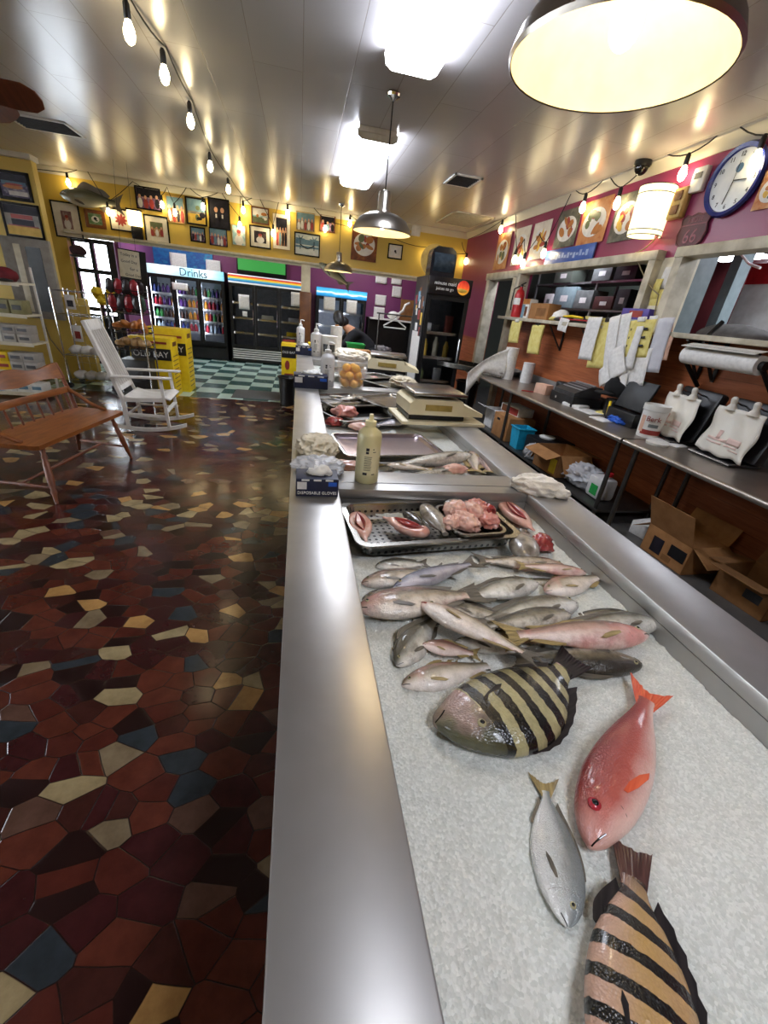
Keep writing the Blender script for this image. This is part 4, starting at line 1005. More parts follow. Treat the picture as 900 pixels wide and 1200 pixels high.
def art(mb, kind, w, h, rs):
    """shapes printed in the picture; mb local frame: x right, z up, facing -y; slots: 0 ground, 1 skin, 2 dark, 3 white, 4 red, 5 blue, 6 orange, 7 green, 8 yellow"""
    def disc(x, z, rx, rz, mi, n=12, y=-.0012, rot=0):
        mb.prism([(rx*math.cos(2*PI*i/n)*math.cos(rot)-rz*math.sin(2*PI*i/n)*math.sin(rot), rx*math.cos(2*PI*i/n)*math.sin(rot)+rz*math.sin(2*PI*i/n)*math.cos(rot)) for i in range(n)], .0008, face_y(x, y, z), mi)
    def rect(x, z, a, b, mi, y=-.0008): mb.box((x, y, z), (a, .0008, b), mi=mi)
    if kind == 'people':
        n = rs.choice((3, 4, 5)); rect(0, h*.28, w, h*.44, rs.choice((2, 5, 7)))
        for i in range(n):
            x = w*(-.38+.76*i/(n-1)); z = h*rs.uniform(.02, .14); disc(x, z-h*.33, w*.42/n, h*.26, rs.choice((2, 3, 4, 5)), y=-.0016); disc(x, z, w*.24/n, h*.10, 1, y=-.0024)
    elif kind == 'couple':
        rect(0, 0, w, h, 2)
        for s in (-1, 1): disc(s*w*.17, -h*.22, w*.2, h*.26, 2, y=-.0016); disc(s*w*.17, h*.14, w*.10, h*.10, 1, y=-.0024); rect(s*w*.17, -h*.08, w*.08, h*.14, 3, y=-.003)
    elif kind == 'scene':
        rect(0, h*.25, w, h*.5, rs.choice((3, 5))); rect(0, -h*.3, w, h*.4, rs.choice((7, 2, 8)))
        for i in range(4): disc(w*rs.uniform(-.4, .4), h*rs.uniform(-.3, .2), w*rs.uniform(.08, .2), h*rs.uniform(.05, .14), rs.choice((2, 3, 6, 7)), y=-.0016-.0003*i)
    elif kind == 'boat':
        rect(0, h*.3, w, h*.4, 2); rect(0, h*.12, w*.9, h*.16, 5, y=-.0012); disc(-w*.05, -h*.05, w*.38, h*.09, 6, y=-.002); disc(0, h*.06, w*.34, h*.05, 4, y=-.0026); rect(w*.1, -h*.33, w*.7, h*.2, 3, y=-.0014)
    elif kind == 'diner':
        rect(0, h*.36, w, h*.28, 2); rect(0, h*.13, w*.64, h*.14, 4, y=-.0014); rect(0, -.06*h, w*.66, h*.2, 2, y=-.0014); rect(0, -.35*h, w, h*.3, 8, y=-.0012); rect(0, -.18*h, w*.9, h*.04, 4, y=-.002)
    elif kind == 'palms':
        rect(0, .12*h, w, h*.26, 5); rect(0, -.12*h, w, h*.1, 5, y=-.0012)
        for s in (-1, 1):
            rect(s*w*.3, 0, w*.03, h*.5, 2, y=-.0014)
            for a in range(6): disc(s*w*.3+w*.1*math.cos(a), h*.26+h*.06*math.sin(a), w*.11, h*.03, 5, y=-.002, rot=a)
        mb.tube([(w*(-.28+.056*i), -.003, -h*.02-h*.16*math.sin(PI*i/10)) for i in range(11)], w*.02, 5, 2)
    elif kind == 'leaf':
        for a in range(9): disc(w*.16*math.cos(a*.7), h*.16*math.sin(a*.7), w*.16, h*.07, 4, y=-.0012-.0002*a, rot=a*.7)
    elif kind == 'crest':
        disc(0, 0, w*.3, h*.3, 3); disc(0, .05*h, w*.12, h*.15, 2, y=-.002); disc(.08*w, -.12*h, w*.1, h*.08, 7, y=-.002)
    elif kind == 'food':
        disc(0, -.02*h, w*.42, h*.34, 3, 24)
        for i in range(9): disc(w*rs.uniform(-.26, .26), h*rs.uniform(-.22, .2), w*rs.uniform(.08, .17), h*rs.uniform(.05, .11), rs.choice((6, 8, 6, 4, 7)), y=-.002-.0004*i, rot=rs.uniform(0, 3))
    elif kind == 'portrait':
        disc(0, -.25*h, w*.34, h*.3, 3); disc(0, .12*h, w*.16, h*.16, 1, y=-.002); disc(0, .2*h, w*.17, h*.1, 4, y=-.0028)
PSLOT = [PFACE, PDARK, PWHT, PRED, PBLU, PORG, PGRN, PYL]
def picture(label, pos, w, h, rz=0, frame=FBLK, fw=.025, mat=0, kind='people', pal=('#6b5c50', '#a08c78', '#cfc0ae'), name='framed_picture', cat='picture', group=None, tilt=0, mcol=None):
    t = thing(name, label, cat, pos, 0, group, rot=(0, tilt, rz))
    seed = rnd.randint(1, 999); rs = random.Random(seed)
    if frame:
        m = MB()
        for s in (-1, 1): m.box((s*(w/2-fw/2), -.012, 0), (fw, .024, h), bev=.003); m.box((0, -.012, s*(h/2-fw/2)), (w-2*fw+.004, .024, fw), bev=.003)
        m.build('frame', frame, t)
    iw, ih = (w-2*fw, h-2*fw) if frame else (w, h)
    if mat:
        m = MB(); m.box((0, -.008, 0), (iw, .004, ih)); m.build('mat_board', mcol or MATW, t); iw -= 2*mat; ih -= 2*mat
    m = MB(); y0 = -.012 if mat else -.008
    m.box((0, y0, 0), (iw, .003, ih))
    sub = MB(); art(sub, kind, iw*.98, ih*.98, rs)
    for v in sub.bm.verts: v.co.y += y0-.0018
    me = bpy.data.meshes.new('x'); sub.bm.to_mesh(me); sub.bm.free(); m.bm.from_mesh(me); bpy.data.meshes.remove(me)
    m.build('print', [m_photo('photo_print_%d' % seed, pal, 4, seed % 17)]+PSLOT, t, recalc=False)
    return t
def wallpic(label, cx, cy, wp, hp, y=YB-.005, **k):
    sl = .14
    a = at(cx-wp/2, cy-wp/2*sl, y=y); b = at(cx+wp/2, cy+wp/2*sl, y=y); c = at(cx, cy-hp/2, y=y); d = at(cx, cy+hp/2, y=y); p = at(cx, cy, y=y)
    return picture(label, (p.x, y, p.z), b.x-a.x, c.z-d.z, **k)
GRY = ('#4a4640', '#8a8278', '#bdb4a6'); DRK = ('#17151a', '#2c2528', '#5a4a44'); WRM = ('#5a3a2a', '#a8794f', '#dcc09a'); PUR = ('#3a2a4a', '#7a5a78', '#c8a8b8'); BLU_ = ('#3f6f86', '#9cc0c8', '#e4e8dc')
wallpic('black framed group photo at the counter side of the mounted fish tail', 174, 233, 30, 27, kind='people', pal=PUR)
wallpic('unframed tan photo of two people beside the black framed group photo', 206, 246, 21, 31, frame=FTAN, fw=.012, kind='people', pal=WRM)
wallpic('dark framed landscape photo left of the black portrait of a couple', 230, 248, 24, 32, kind='scene', pal=GRY)
wallpic('tall black framed portrait of a couple in dark clothes', 257, 251, 25, 36, kind='couple', pal=DRK)
wallpic('black framed collage with wide white mat under the group photo', 184, 269, 29, 32, mat=.09, kind='people', pal=WRM)
wallpic('small black framed photo under the dark landscape', 232, 275, 18, 18, kind='people', pal=PUR)
wallpic('purple group photo without mat under the couple portrait', 256, 278, 21, 21, fw=.012, kind='people', pal=PUR)
wallpic('narrow photo of standing figures right of the purple group photo', 280, 276, 16, 24, frame=FTAN, fw=.01, kind='portrait', pal=BLU_)
wallpic('small wood framed landscape with bright sky', 305, 253, 21, 20, frame=FWOOD, kind='scene', pal=BLU_)
wallpic('black framed photo in white mat under the wood framed landscape', 305, 278, 25, 26, mat=.07, kind='portrait', pal=DRK)
wallpic('tall tan mat holding two small photos', 330, 272, 21, 42, frame=FTAN, fw=.012, mat=.06, kind='people', pal=WRM)
wallpic('grey wedding group photo above the blue palm tree picture', 358, 260, 22, 22, fw=.012, frame=FTAN, kind='people', pal=GRY)
wallpic('wood framed purple photo farthest along the row of photos', 384, 262, 18, 21, frame=FWOOD, kind='people', pal=PUR)
wallpic('blue palm trees and hammock picture in a dark frame', 360, 287, 30, 27, kind='palms', pal=('#cfd8d0', '#dfe4dc', '#eef0e8'))
wallpic('black framed portrait with wide white mat under the mounted fish head', 79, 258, 33, 42, mat=.13, kind='portrait', pal=('#6a4a48', '#8a6a66', '#b0a09c'))
wallpic('wood framed crest picture under the mounted fish', 112, 257, 24, 21, frame=FWOOD, fw=.06, mat=0, kind='crest', pal=('#4a6a48', '#6a8a60', '#9ab090'))
wallpic('thin black framed picture of a red leaf shape', 142, 258, 27, 26, kind='leaf', pal=('#d8cdb8', '#e6dcc8', '#efe8d8'))
wallpic('unframed fried food poster on the yellow wall behind the steel pendant', 427, 286, 30, 41, frame=None, kind='food', pal=('#5a2f1a', '#7a4422', '#a8642e'), name='food_poster', cat='poster')
wallpic('small black framed crest print right of the fried food poster', 463, 295, 17, 18, mat=.04, kind='crest', pal=('#d8d4cc', '#e4e0d8', '#eeeae4'))
yp = 8.545
wallpic('black framed photo of a boat at sunset, upper one on the left partition', 17, 218, 40, 34, y=yp, fw=.04, kind='boat', pal=('#2a2838', '#5a5470', '#b8b4c0'))
wallpic('dark framed photo of a red roofed diner, lower one on the left partition', 27, 259, 46, 40, y=yp, fw=.03, kind='diner', pal=('#8a8a88', '#a8a6a0', '#c4c0b8'))
# dark cap hung under the portrait
p = at(93, 294, y=YB-.1); t = thing('hat', 'dark cap hanging below the white matted portrait by the door', 'cap', (p.x, p.y-.05, p.z))
m = MB(); m.lump((0, 0, 0), (.15, .1, .1), 4, .12, 1.5, 3); m.build('crown', pm('maroon_cloth', '#4a2f34', '#37242a', rough=.9), t); m = MB(); m.lump((.02, -.1, -.10), (.15, .10, .03), 6, .05, 1, 3); m.build('visor', DARKG, t)
# mounted fish
def m_sea():
    return fish_mat('mounted_fish_paint', '#3e4238', '#8f9078', '#cfc8ae', .1, rough=.2, stops=(.12, .45, .85))
SEA = m_sea()
def mounted(label, hx, tx, y, hs, prof='slim', z=0):
    a = at(*hx, y=y); b = at(*tx, y=y); L = (a-b).length; c = (a+b)/2
    f = fish(label, (450, 800), (500, 800), prof, (SEA, GRF, GRF), cat='mounted fish', hs=hs, flip=True, eyer=.012, dors=1.1)
    Lf = (at(450, 800, z=ICE+.03)-at(500, 800, z=ICE+.03)).length
    s = L/Lf; f.scale = (s, s, s); f.location = c
    d = (a-b).normalized()
    # local x -> d (head), local z -> towards the room (-y), local y -> up or down
    zx = Vector((0, -1, 0)); yx = zx.cross(d)
    if True:
        f.rotation_euler = Matrix((d, yx, zx)).transposed().to_euler()
    f.name = 'mounted_fish'; return f
mounted('mounted striped fish on the yellow wall above the framed portrait', (70, 227), (146, 241), YB-.12, 1.45)
mounted('mounted shark like fish hanging under the far pendant lamp', (374, 308), (412, 337), YB-.12, 1.2)
# glowing lantern sconce over the ledge, small white box, sign
p = at(158, 256, y=YB-.1); t = thing('wall_lantern', 'glowing square lantern on the yellow wall right of the red leaf picture', 'lantern', (p.x, p.y, p.z))
m = MB(); m.box((0, 0, 0), (.24, .14, .26), bev=.02); m.build('lantern_shade', m_emit('lantern_glow', '#ffe2a0', 2.0), t); m = MB(); m.box((0, 0, .14), (.26, .16, .03), bev=.005); m.box((0, .04, -.24), (.2, .1, .22), bev=.02); m.build('bracket', BLKM, t)
p = at(487, 270, y=YB); m = MB(); m.box((0, -.04, 0), (.2, .08, .22), bev=.01); tag(m.build('wall_box', WHITE, loc=(p.x, YB, p.z)), 'small white box on the yellow wall near the crown moulding', 'box')
ys = 9.4
a = at(137, 292, y=ys); b = at(166, 327, y=ys)
t = thing('hanging_sign', 'cream sign lettered with a good day message hanging before the dark door', 'sign', ((a.x+b.x)/2, ys, (a.z+b.z)/2), rot=(0, .05, 0))
m = MB(); m.box((0, 0, 0), (b.x-a.x, .02, a.z-b.z), bev=.004); m.build('board', CREAM, t)
m = MB(); m.box((.05, .03, -.15), (b.x-a.x+.1, .03, a.z-b.z+.34), bev=.004); m.build('backing', BLKM, t)
for i, s in enumerate(('Today is a', 'Good Day', 'for a', 'Good Day')): lettering('lettering', s, .10, INK, t, face_y((0, .0, .07, .05)[i], -.011, .14-.105*i), width=(.27, .26, .13, .25)[i])
m = MB()
for s in (-1, 1): m.tube([(s*.12, 0, .2), (s*.10, .0, H-(a.z+b.z)/2)], .003, 5)
m.build('hanging_wire', BLKM, t)

# ------------------------------------------------------------------ cooler bay
for i, x in enumerate((-2.6, 1.6)): fluor(('white fluorescent ceiling light hidden above the drinks cooler', 'white fluorescent ceiling light hidden above the papers in the cooler bay')[i], x, 11.75, 1.22)
def m_sign(name, stops, axis=0, emit=1.6, wav=0, wsc=3, sw=False):
    k = NT(name); sp = k.n('ShaderNodeSeparateXYZ'); k.l(k.coord('Generated'), sp.inputs[0])
    f = sp.outputs[axis]
    if wav: f = k.math('ADD', f, k.math('MULTIPLY', k.math('SUBTRACT', k.noise(k.mapped(k.coord('Generated'), (wsc, 1, 1)), 1.5, 2), .5), wav))
    c = k.ramp(f, stops, 'CONSTANT' if sw else 'LINEAR'); k.l(c, k.b.inputs['Base Color']); k.l(c, k.b.inputs['Emission Color']); k.set(Roughness=.25); k.b.inputs['Emission Strength'].default_value = emit
    return k.m
LEDS = m_emit('cooler_led_glow', '#dfe9ff', 7.0)
CIN = pm('cooler_lining', '#c9ccd2', '#b8bcc4', rough=.4); CDK = pm('cooler_dark_lining', '#7a7c80', '#696b70', rough=.5)
DIML = m_emit('dim_cooler_glow', '#e8ecf4', 2.2)
def cooler(label, x0, x1, y, h, sign, nd, lit, inner, shelves=(.62, .92, 1.22, 1.5), dep=.8, grille=BLACK, sh=.2, z0=.38, name='drinks_cooler'):
    w = x1-x0
    t = thing(name, label, 'cooler', ((x0+x1)/2, y, 0), group=None)
    m = MB()
    for s in (-1, 1): m.box((s*(w/2-.02), dep/2, h/2), (.04, dep, h))
    m.box((0, dep-.02, h/2), (w-.08, .04, h)); m.box((0, dep/2, h-.03), (w-.08, dep-.05, .06)); m.box((0, dep/2+.03, z0-.03), (w-.08, dep-.1, .06)); m.box((0, dep/2, .08), (w-.08, dep-.1, .12))
    m.build('cabinet', BLACK, t)
    m = MB(); m.box((0, dep-.045, (z0+h-sh)/2), (w-.08, .01, h-sh-z0)); m.build('lining', inner, t)
    m = MB(); m.box((0, -.01, h-sh/2), (w, .07, sh), bev=.006); s_ = m.build('sign_panel', sign, t)
    m = MB(); m.box((0, .02, z0/2-.02), (w-.02, .03, z0-.1))
    g = m.build('base_grille', BLACK, t)
    if grille is not BLACK:
        m = MB()
        for i in range(5): m.box((0, .0, .12+.055*i), (w-.06, .02, .03))
        m.build('grille_bar', grille, t)
    dw = (w-.04)/nd
    for i in range(nd):
        xc_ = -w/2+.02+dw*(i+.5); zc = (z0+h-sh)/2; dh = h-sh-z0-.01
        m = MB()
        for s in (-1, 1): m.box((s*(dw/2-.03), 0, 0), (.055, .04, dh)); m.box((0, 0, s*(dh/2-.035)), (dw-.11, .04, .07))
        d = m.build('door', BLACK, t, loc=(xc_, -.005, zc))
        m = MB(); m.box((0, .0, 0), (dw-.11, .008, dh-.13)); m.build('door_glass', GLASS, d)
        m = MB(); m.tube([(dw/2-.05, -.02, -.2), (dw/2-.05, -.055, -.18), (dw/2-.05, -.055, .18), (dw/2-.05, -.02, .2)], .011, 8); m.build('handle', CHROME, d)
        if lit:
            m = MB(); m.box((xc_-dw/2+.035, .06, zc), (.025, .02, dh-.2)); m.build('light_strip', LEDS if lit is True else DIML, t)
    for z in shelves:
        m = MB(); m.box((0, dep/2+.02, z), (w-.1, dep-.2, .014)); m.box((0, .12, z+.02), (w-.1, .008, .045)); m.build('shelf', WHITE if lit is True else STEELP, t)
    return t, s_
yc = 12.4
sgn = m_sign('drinks_sign', [(0, '#bfe6f2'), (.25, '#eef9fb'), (.55, '#9fdcee'), (.8, '#d8f2f8'), (1, '#7fc6e2')], 0, .35, .2, 3)
t, s_ = cooler('lit drinks cooler with a pale blue sign and three glass doors', -3.66, -1.86, yc, 2.1, sgn, 3, True, CIN, (.62, .9, 1.18, 1.46))
lettering('lettering', 'Drinks', .17, pm('teal_ink', '#2c5c78', '#24506a', rough=.5), s_, face_y(.2, -.047, 2.0), width=.62)
rain = m_sign('rainbow_sign', [(0, '#e8ecee'), (.18, '#2f7fc0'), (.34, '#5db2c8'), (.5, '#f0d23a'), (.63, '#ee8a2c'), (.76, '#c92a32'), (.88, '#e8ecee')], 2, .22, sw=True)
t2, s_ = cooler('dark glass door cooler with a rainbow striped sign and white grille', -1.76, .1, yc, 2.1, rain, 3, 'dim', CDK, (.72, 1.08, 1.44), grille=WHITE)
wave = m_sign('wave_sign', [(0, '#1f6fb0'), (.35, '#3fa6dc'), (.5, '#e6f4fa'), (.62, '#4db0e0'), (1, '#2a86c4')], 2, .4, .5, 3)
t3, s_ = cooler('two door cooler with a blue wave sign right of the wooden column', .42, 1.75, yc, 2.04, wave, 2, True, CIN, (.75, 1.1, 1.45))
def door_paper(label, x, z, w, h, y=yc-.03, name='paper_notice'):
    m = MB(); m.grid(lambda u, v: (w*(u-.5), -.004*math.sin(PI*v), h*(v-.5)), 6, 6)
    m2 = m.build(name, PAPER, loc=(x, y, z), thick=.002); tag(m2, label, 'paper')
    return m2
for lb, px, py, w_, h_ in (('white notice on the left glass door of the rainbow cooler', 286, 354, .26, .34), ('small white slip below the notice on the rainbow cooler', 287, 368, .12, .12), ('white notice on the right glass door of the rainbow cooler', 348, 351, .3, .33), ('white notice on the left door of the blue wave cooler', 386, 356, .3, .33), ('white notice on the right door of the blue wave cooler', 412, 360, .28, .33), ('white notice on the middle door of the lit drinks cooler', 211, 336, .36, .16)):
    p = at(px, py, y=yc-.03); door_paper(lb, p.x, p.z, w_, h_)
def drink(name, mats, r, h):
    t = thing(name, 'drink bottle', 'bottle', (0, 0, -9))
    m = MB(); m.lathe([(0, 0), (r, .005), (r, h*.62), (r*.45, h*.82), (r*.4, h*.9), (0, h*.9)], n=10); m.build('body', mats[0], t)
    m = MB(); m.cyl((0, 0, h*.88), (0, 0, h), r*.5, n=8); m.build('cap', mats[1], t)
    return t
drinks = []
for cn, c1 in (('red', '#c2283c'), ('purple', '#5a2f7a'), ('dark blue', '#22336e'), ('green', '#3f9a4a'), ('orange', '#e89a2c'), ('clear', '#cfe0ea'), ('brown', '#4a2a1c')):
    drinks.append((cn, drink('drink_bottle', (pm('drink_'+cn.replace(' ', '_'), c1, rough=.2), WHITE if cn in ('red', 'orange') else BLACK), .045, .235)))
rows = {.62: ['clear', 'dark blue', 'red', 'clear'], .9: ['green', 'brown', 'orange', 'red'], 1.18: ['red', 'purple', 'orange', 'red'], 1.46: ['dark blue', 'purple', 'brown', 'green']}
dd = dict(drinks); first = set()
for z, cols in rows.items():
    for dn in range(3):
        for i in range(5):
            cn = cols[(dn+(i//2)) % 4] if dn < 2 else cols[(i+dn) % 4]
            x = -3.66+.02+.587*dn+.1+.097*i; pos = (x, yc+.2, z+.008)
            lb = '%s drink bottle on the %s shelf of the lit drinks cooler' % (cn, {.62: 'lowest', .9: 'second lowest', 1.18: 'second highest', 1.46: 'top'}[z])
            dup(dd[cn], pos, label=lb, group='drinks in the lit cooler: %s, shelf %.1f' % (cn, z))
for cn, o in drinks:
    for ch in list(o.children): bpy.data.objects.remove(ch)
    bpy.data.objects.remove(o)
for i, (lb, x, z) in enumerate((('grey carton on the top shelf of the rainbow cooler', -1.4, 1.447), ('pale tub on the middle shelf of the rainbow cooler', -.85, 1.087), ('yellow packet at the bottom of the rainbow cooler', -.2, .727), ('white packet on the middle shelf of the rainbow cooler', -.15, 1.087))):
    m = MB(); m.box((0, 0, .06), (.3, .2, .12), bev=.012); tag(m.build('carton', (DARKG, CREAM, YEL, PAPER)[i], loc=(x, yc+.35, z)), lb, 'carton')
# green tv, blue painting, papers on the purple rear wall
yw = YR-.005
a = at(277, 294, y=yw); b = at(336, 325, y=yw)
t = thing('television', 'flat television with a plain green screen above the rainbow cooler', 'television', ((a.x+b.x)/2, yw, (a.z+b.z)/2+.02))
w_, h_ = b.x-a.x, .62
m = MB(); m.box((0, -.05, 0), (w_, .06, h_), bev=.01); m.build('casing', BLACK, t); m = MB(); m.box((0, -.082, .03), (w_-.07, .006, h_-.14)); m.build('screen', m_emit('green_screen', '#3f9f4a', .28, '#2a7a38'), t)
a = at(171, 286, y=yw); b = at(250, 312, y=yw); k = NT('blue_swirl_paint'); co = k.coord(); k.l(k.ramp(k.noise(k.mapped(co, (1, 1, 1.8)), 2.3, 4, .6), [(.3, '#12306e'), (.45, '#1d6fae'), (.55, '#1a4a94'), (.66, '#2a8fb8'), (.78, '#4a4a9a')]), k.b.inputs['Base Color'])
m = MB(); m.box((0, -.02, 0), (b.x-a.x, .04, .66)); tag(m.build('painting', k.m, loc=((a.x+b.x)/2, yw, (a.z+b.z)/2-.02)), 'wide blue painted panel on the purple wall above the drinks cooler', 'painting')
for lb, px, py, w_, h_ in (('white sheet taped over the blue painting, left one', 209, 306, .40, .36), ('white sheet taped at the right corner of the blue painting', 250, 313, .36, .32)):
    p = at(px, py, y=yw-.06); door_paper(lb, p.x, p.z, w_, h_, yw-.06, 'paper_sheet')
for lb, px, py, w_, h_ in (('white paper on the purple wall, uppermost next to the blue wave cooler', 447, 325, .33, .31), ('white paper on the purple wall, uppermost and farther right', 465, 327, .30, .28), ('white paper with a strip hanging below it on the purple wall', 465, 342, .28, .28), ('white paper low on the purple wall above the shelf', 446, 352, .32, .28), ('white binder page standing on the shelf edge in the bay', 444, 368, .32, .36)):
    p = at(px, py, y=yw-.02); door_paper(lb, p.x, p.z, w_, h_, yw-.02, 'wall_paper_sheet')
# black shelf in the bay with board, box, hanger rail
ysf = 12.5
a = at(437, 372, y=ysf); b = at(482, 378, y=ysf); zt_ = a.z
t = thing('shelf_unit', 'black shelf unit in the cooler bay under the white papers', 'shelf', ((a.x+b.x)/2, ysf, 0)); w_ = b.x-a.x+.2
m = MB(); m.box((0, .25, zt_-.02), (w_, .5, .035)); m.build('shelf_board', WHITE, t); m = MB(); m.box((0, .25, .55), (w_, .5, .03)); m.build('shelf_board', BLACK, t)
m = MB()
for s in (-1, 1): m.box((s*w_/2, .25, zt_/2), (.04, .5, zt_))
m.box((0, .49, zt_/2), (w_, .03, zt_)); m.build('side_frame', BLACK, t)
p = at(480, 356, y=ysf+.3); m = MB(); m.box((0, 0, .27), (.5, .04, .54), (-.12, 0, 0)); tag(m.build('cardboard_sheet', CARD2, loc=(p.x, ysf+.3, zt_)), 'brown cardboard panel standing on the black shelf unit', 'cardboard')
p = at(462, 364, y=ysf+.15); m = MB(); m.lump((0, 0, .1), (.18, .12, .11), 3, .1, 1.5, 3, flat=.9); m.tube([(.12, 0, .15), (.25, 0, .25), (.3, 0, .4), (.42, 0, .46)], .035, 8); tag(m.build('desk_lamp', WHITE, loc=(p.x, ysf+.15, zt_)), 'white curved desk lamp on the black shelf unit', 'lamp')
p = at(452, 418, y=ysf+.2); m = MB(); m.box((0, 0, .2), (.75, .4, .4), bev=.008); tag(m.build('cardboard_box', CARD2, loc=(p.x-.1, ysf+.2, .0)), 'brown carton under the black shelf unit in the bay', 'box')
p = at(446, 396, y=ysf+.2); m = MB(); m.lump((0, 0, .08), (.3, .15, .09), 7, .5, 2, 4, crease=True, flat=.8); tag(m.build('cloth_heap', pm('grey_white_cloth', '#b8b6b8', '#8a888c', rough=.9), loc=(p.x, ysf+.2, .565)), 'heap of grey and white cloths inside the black shelf unit', 'cloth')
yh = 9.3; p = at(463, 379, y=yh)
t = thing('garment_rack', 'thin metal garment rack behind the far scale', 'rack', (p.x, yh, 0)); hz = p.z+.16
m = MB()
m.tube([(-.35, 0, .0), (-.35, 0, hz)], .014, 8); m.tube([(.35, 0, 0), (.35, 0, hz)], .014, 8); m.tube([(-.4, 0, hz), (.4, 0, hz)], .014, 8)
for s in (-1, 1): m.tube([(s*.35, -.25, .02), (s*.35, .25, .02)], .016, 8)
m.build('rail_frame', GALV, t)
t = thing('coat_hanger', 'white plastic hanger hanging empty on the garment rack', 'hanger', (p.x-.0, yh, hz)); m = MB()
m.tube([(0, 0, .0), (.02, 0, .015), (.03, 0, -.01), (0, 0, -.05), (0, 0, -.09)], .008, 6); m.build('hook', CHROME, t); m = MB(); m.tube([(0, 0, -.08), (.24, 0, -.22), (.23, 0, -.25), (-.23, 0, -.25), (-.24, 0, -.22), (0, 0, -.08)], .014, 6); m.build('hanger_bar', WHITE, t)
# wooden column under the yellow wall
a = at(349, 345, y=YB-.12); b = at(367, 345, y=YB-.12); xm = (a.x+b.x)/2; wc = .2
mb = MB(); mb.box((xm, YB-.02, 1.2), (wc, .2, 2.4), bev=.006); struct('trim_7', mb, CREAM)
zj = at(358, 342, y=YB-.13).z
m = MB(); m.box((0, 0, 0), (wc+.06, .02, zj-.5), bev=.004); tag(m.build('wood_board', m_wood('column_wood', '#8a5528', '#74451f', '#633a19', (1, 1, 1), .5, 6), loc=(xm, YB-.135, (zj-.5)/2+.5)), 'brown board fixed to the white column before the coolers', 'board')
# tall black fridge on the right
yf = 7.4; x0, x1, hf = 2.02, 2.76, 2.28
t, s_ = cooler('tall black fridge with a fruit sign and a single glass door', x0, x1, yf, hf, pm('black_sign_face', '#151214', '#1e191b', rough=.25), 1, 'dim', CDK, (.62, 1.02, 1.42), dep=.78, sh=.26, name='tall_fridge')
lettering('lettering', 'minute maid', .07, WHITE, s_, face_y(-.09, -.047, hf-.09), width=.36); lettering('lettering', 'juices to go', .05, WHITE, s_, face_y(-.09, -.047, hf-.175), width=.3)
m = MB(); m.ball((.22, -.045, hf-.125), (.105, .02, .105), 20); m.build('fruit_picture', m_sign('peach_red', [(.2, '#f0a83a'), (.55, '#e2502a'), (.9, '#b8261f')], 2, .25, .4), s_)
m = MB(); m.lump((.2, -.06, hf-.165), (.085, .012, .03), 2, .1, 1, 3); m.build('fruit_slice', PYL, s_)
STK = [PWHT, PRED, PBLU, PYL, PAPER, DARKG, PBRN]
for i in range(16):
    m = MB(); w_ = rnd.uniform(.08, .16); h_ = rnd.uniform(.07, .2); m.box((0, 0, 0), (.003, w_, h_)); m.build('sticker', STK[i % 7], t, loc=(-.373-.001*(i % 3), .12+rnd.random()*.5, 1.35+rnd.random()*.75))
m = MB(); m.box((0, 0, 0), (.004, .55, .85)); m.build('white_sheet', PAPER, t, loc=(-.374, .35, 1.0))
for i, (lb, x, z, mt, hh) in enumerate((('white carton on the top shelf of the tall fridge', -.2, 1.427, PAPER, .16), ('dark tub on the top shelf of the tall fridge', -.05, 1.427, DARKG, .14), ('reddish packet on the top shelf of the tall fridge', .18, 1.427, pm('dull_red', '#a85a50', '#8f483f', rough=.5), .3), ('yellow bottle at the left of the middle fridge shelf', -.2, 1.027, PYL, .3), ('pale yellow bottle in the middle of the middle fridge shelf', 0, 1.027, CREAM, .34), ('yellow bottle at the right of the middle fridge shelf', .2, 1.027, PYL, .28), ('green jug on the lowest fridge shelf', -.2, .627, PGRN, .2), ('white bag on the lowest fridge shelf', .1, .627, PAPER, .22))):
    m = MB(); m.lathe([(0, 0), (.05, .003), (.052, hh*.7), (.03, hh*.88), (.022, hh), (0, hh)], n=14) if 'bottle' in lb or 'jug' in lb else m.box((0, 0, hh/2), (.13, .1, hh), bev=.01)
    tag(m.build('bottle' if 'bottle' in lb or 'jug' in lb else 'carton', mt, loc=((x0+x1)/2+x, yf+.3, z)), lb, 'bottle' if 'bottle' in lb else 'package')
p = at(518, 308, y=yf+.2); t = thing('towel_dispenser', 'rounded glossy black dispenser standing on top of the tall fridge', 'dispenser', (2.28, yf+.3, hf))
m = MB(); ol = [(-.21, 0), (.21, 0), (.21, .3), (.19, .38), (.12, .43), (-.12, .43), (-.19, .38), (-.21, .3)]; m.prism(ol, .26, Matrix.Translation((0, .13, 0)) @ Matrix.Rotation(PI/2, 4, 'X')); m.build('housing', pm('smoked_plastic', '#1b1c20', '#232428', rough=.15), t, ang=25)
m = MB(); m.grid(lambda u, v: (.17*(2*u-1), -.135-.045*math.sin(PI*v), .08+.26*v), 8, 8); m.build('front_cover', pm('smoked_window', '#3a4650', '#2c353d', rough=.1), t)
m = MB(); m.lathe([(0, 0), (.24, 0), (.25, .015), (0, .03)], n=32, M=Euler((PI/2-.1, 0, 0)).to_matrix()); tag(m.build('round_tray', pm('tan_wicker', '#a8873f', '#8f7130', rough=.7), loc=(2.25, yf+.62, hf+.26)), 'round tan tray standing behind the black dispenser', 'tray')
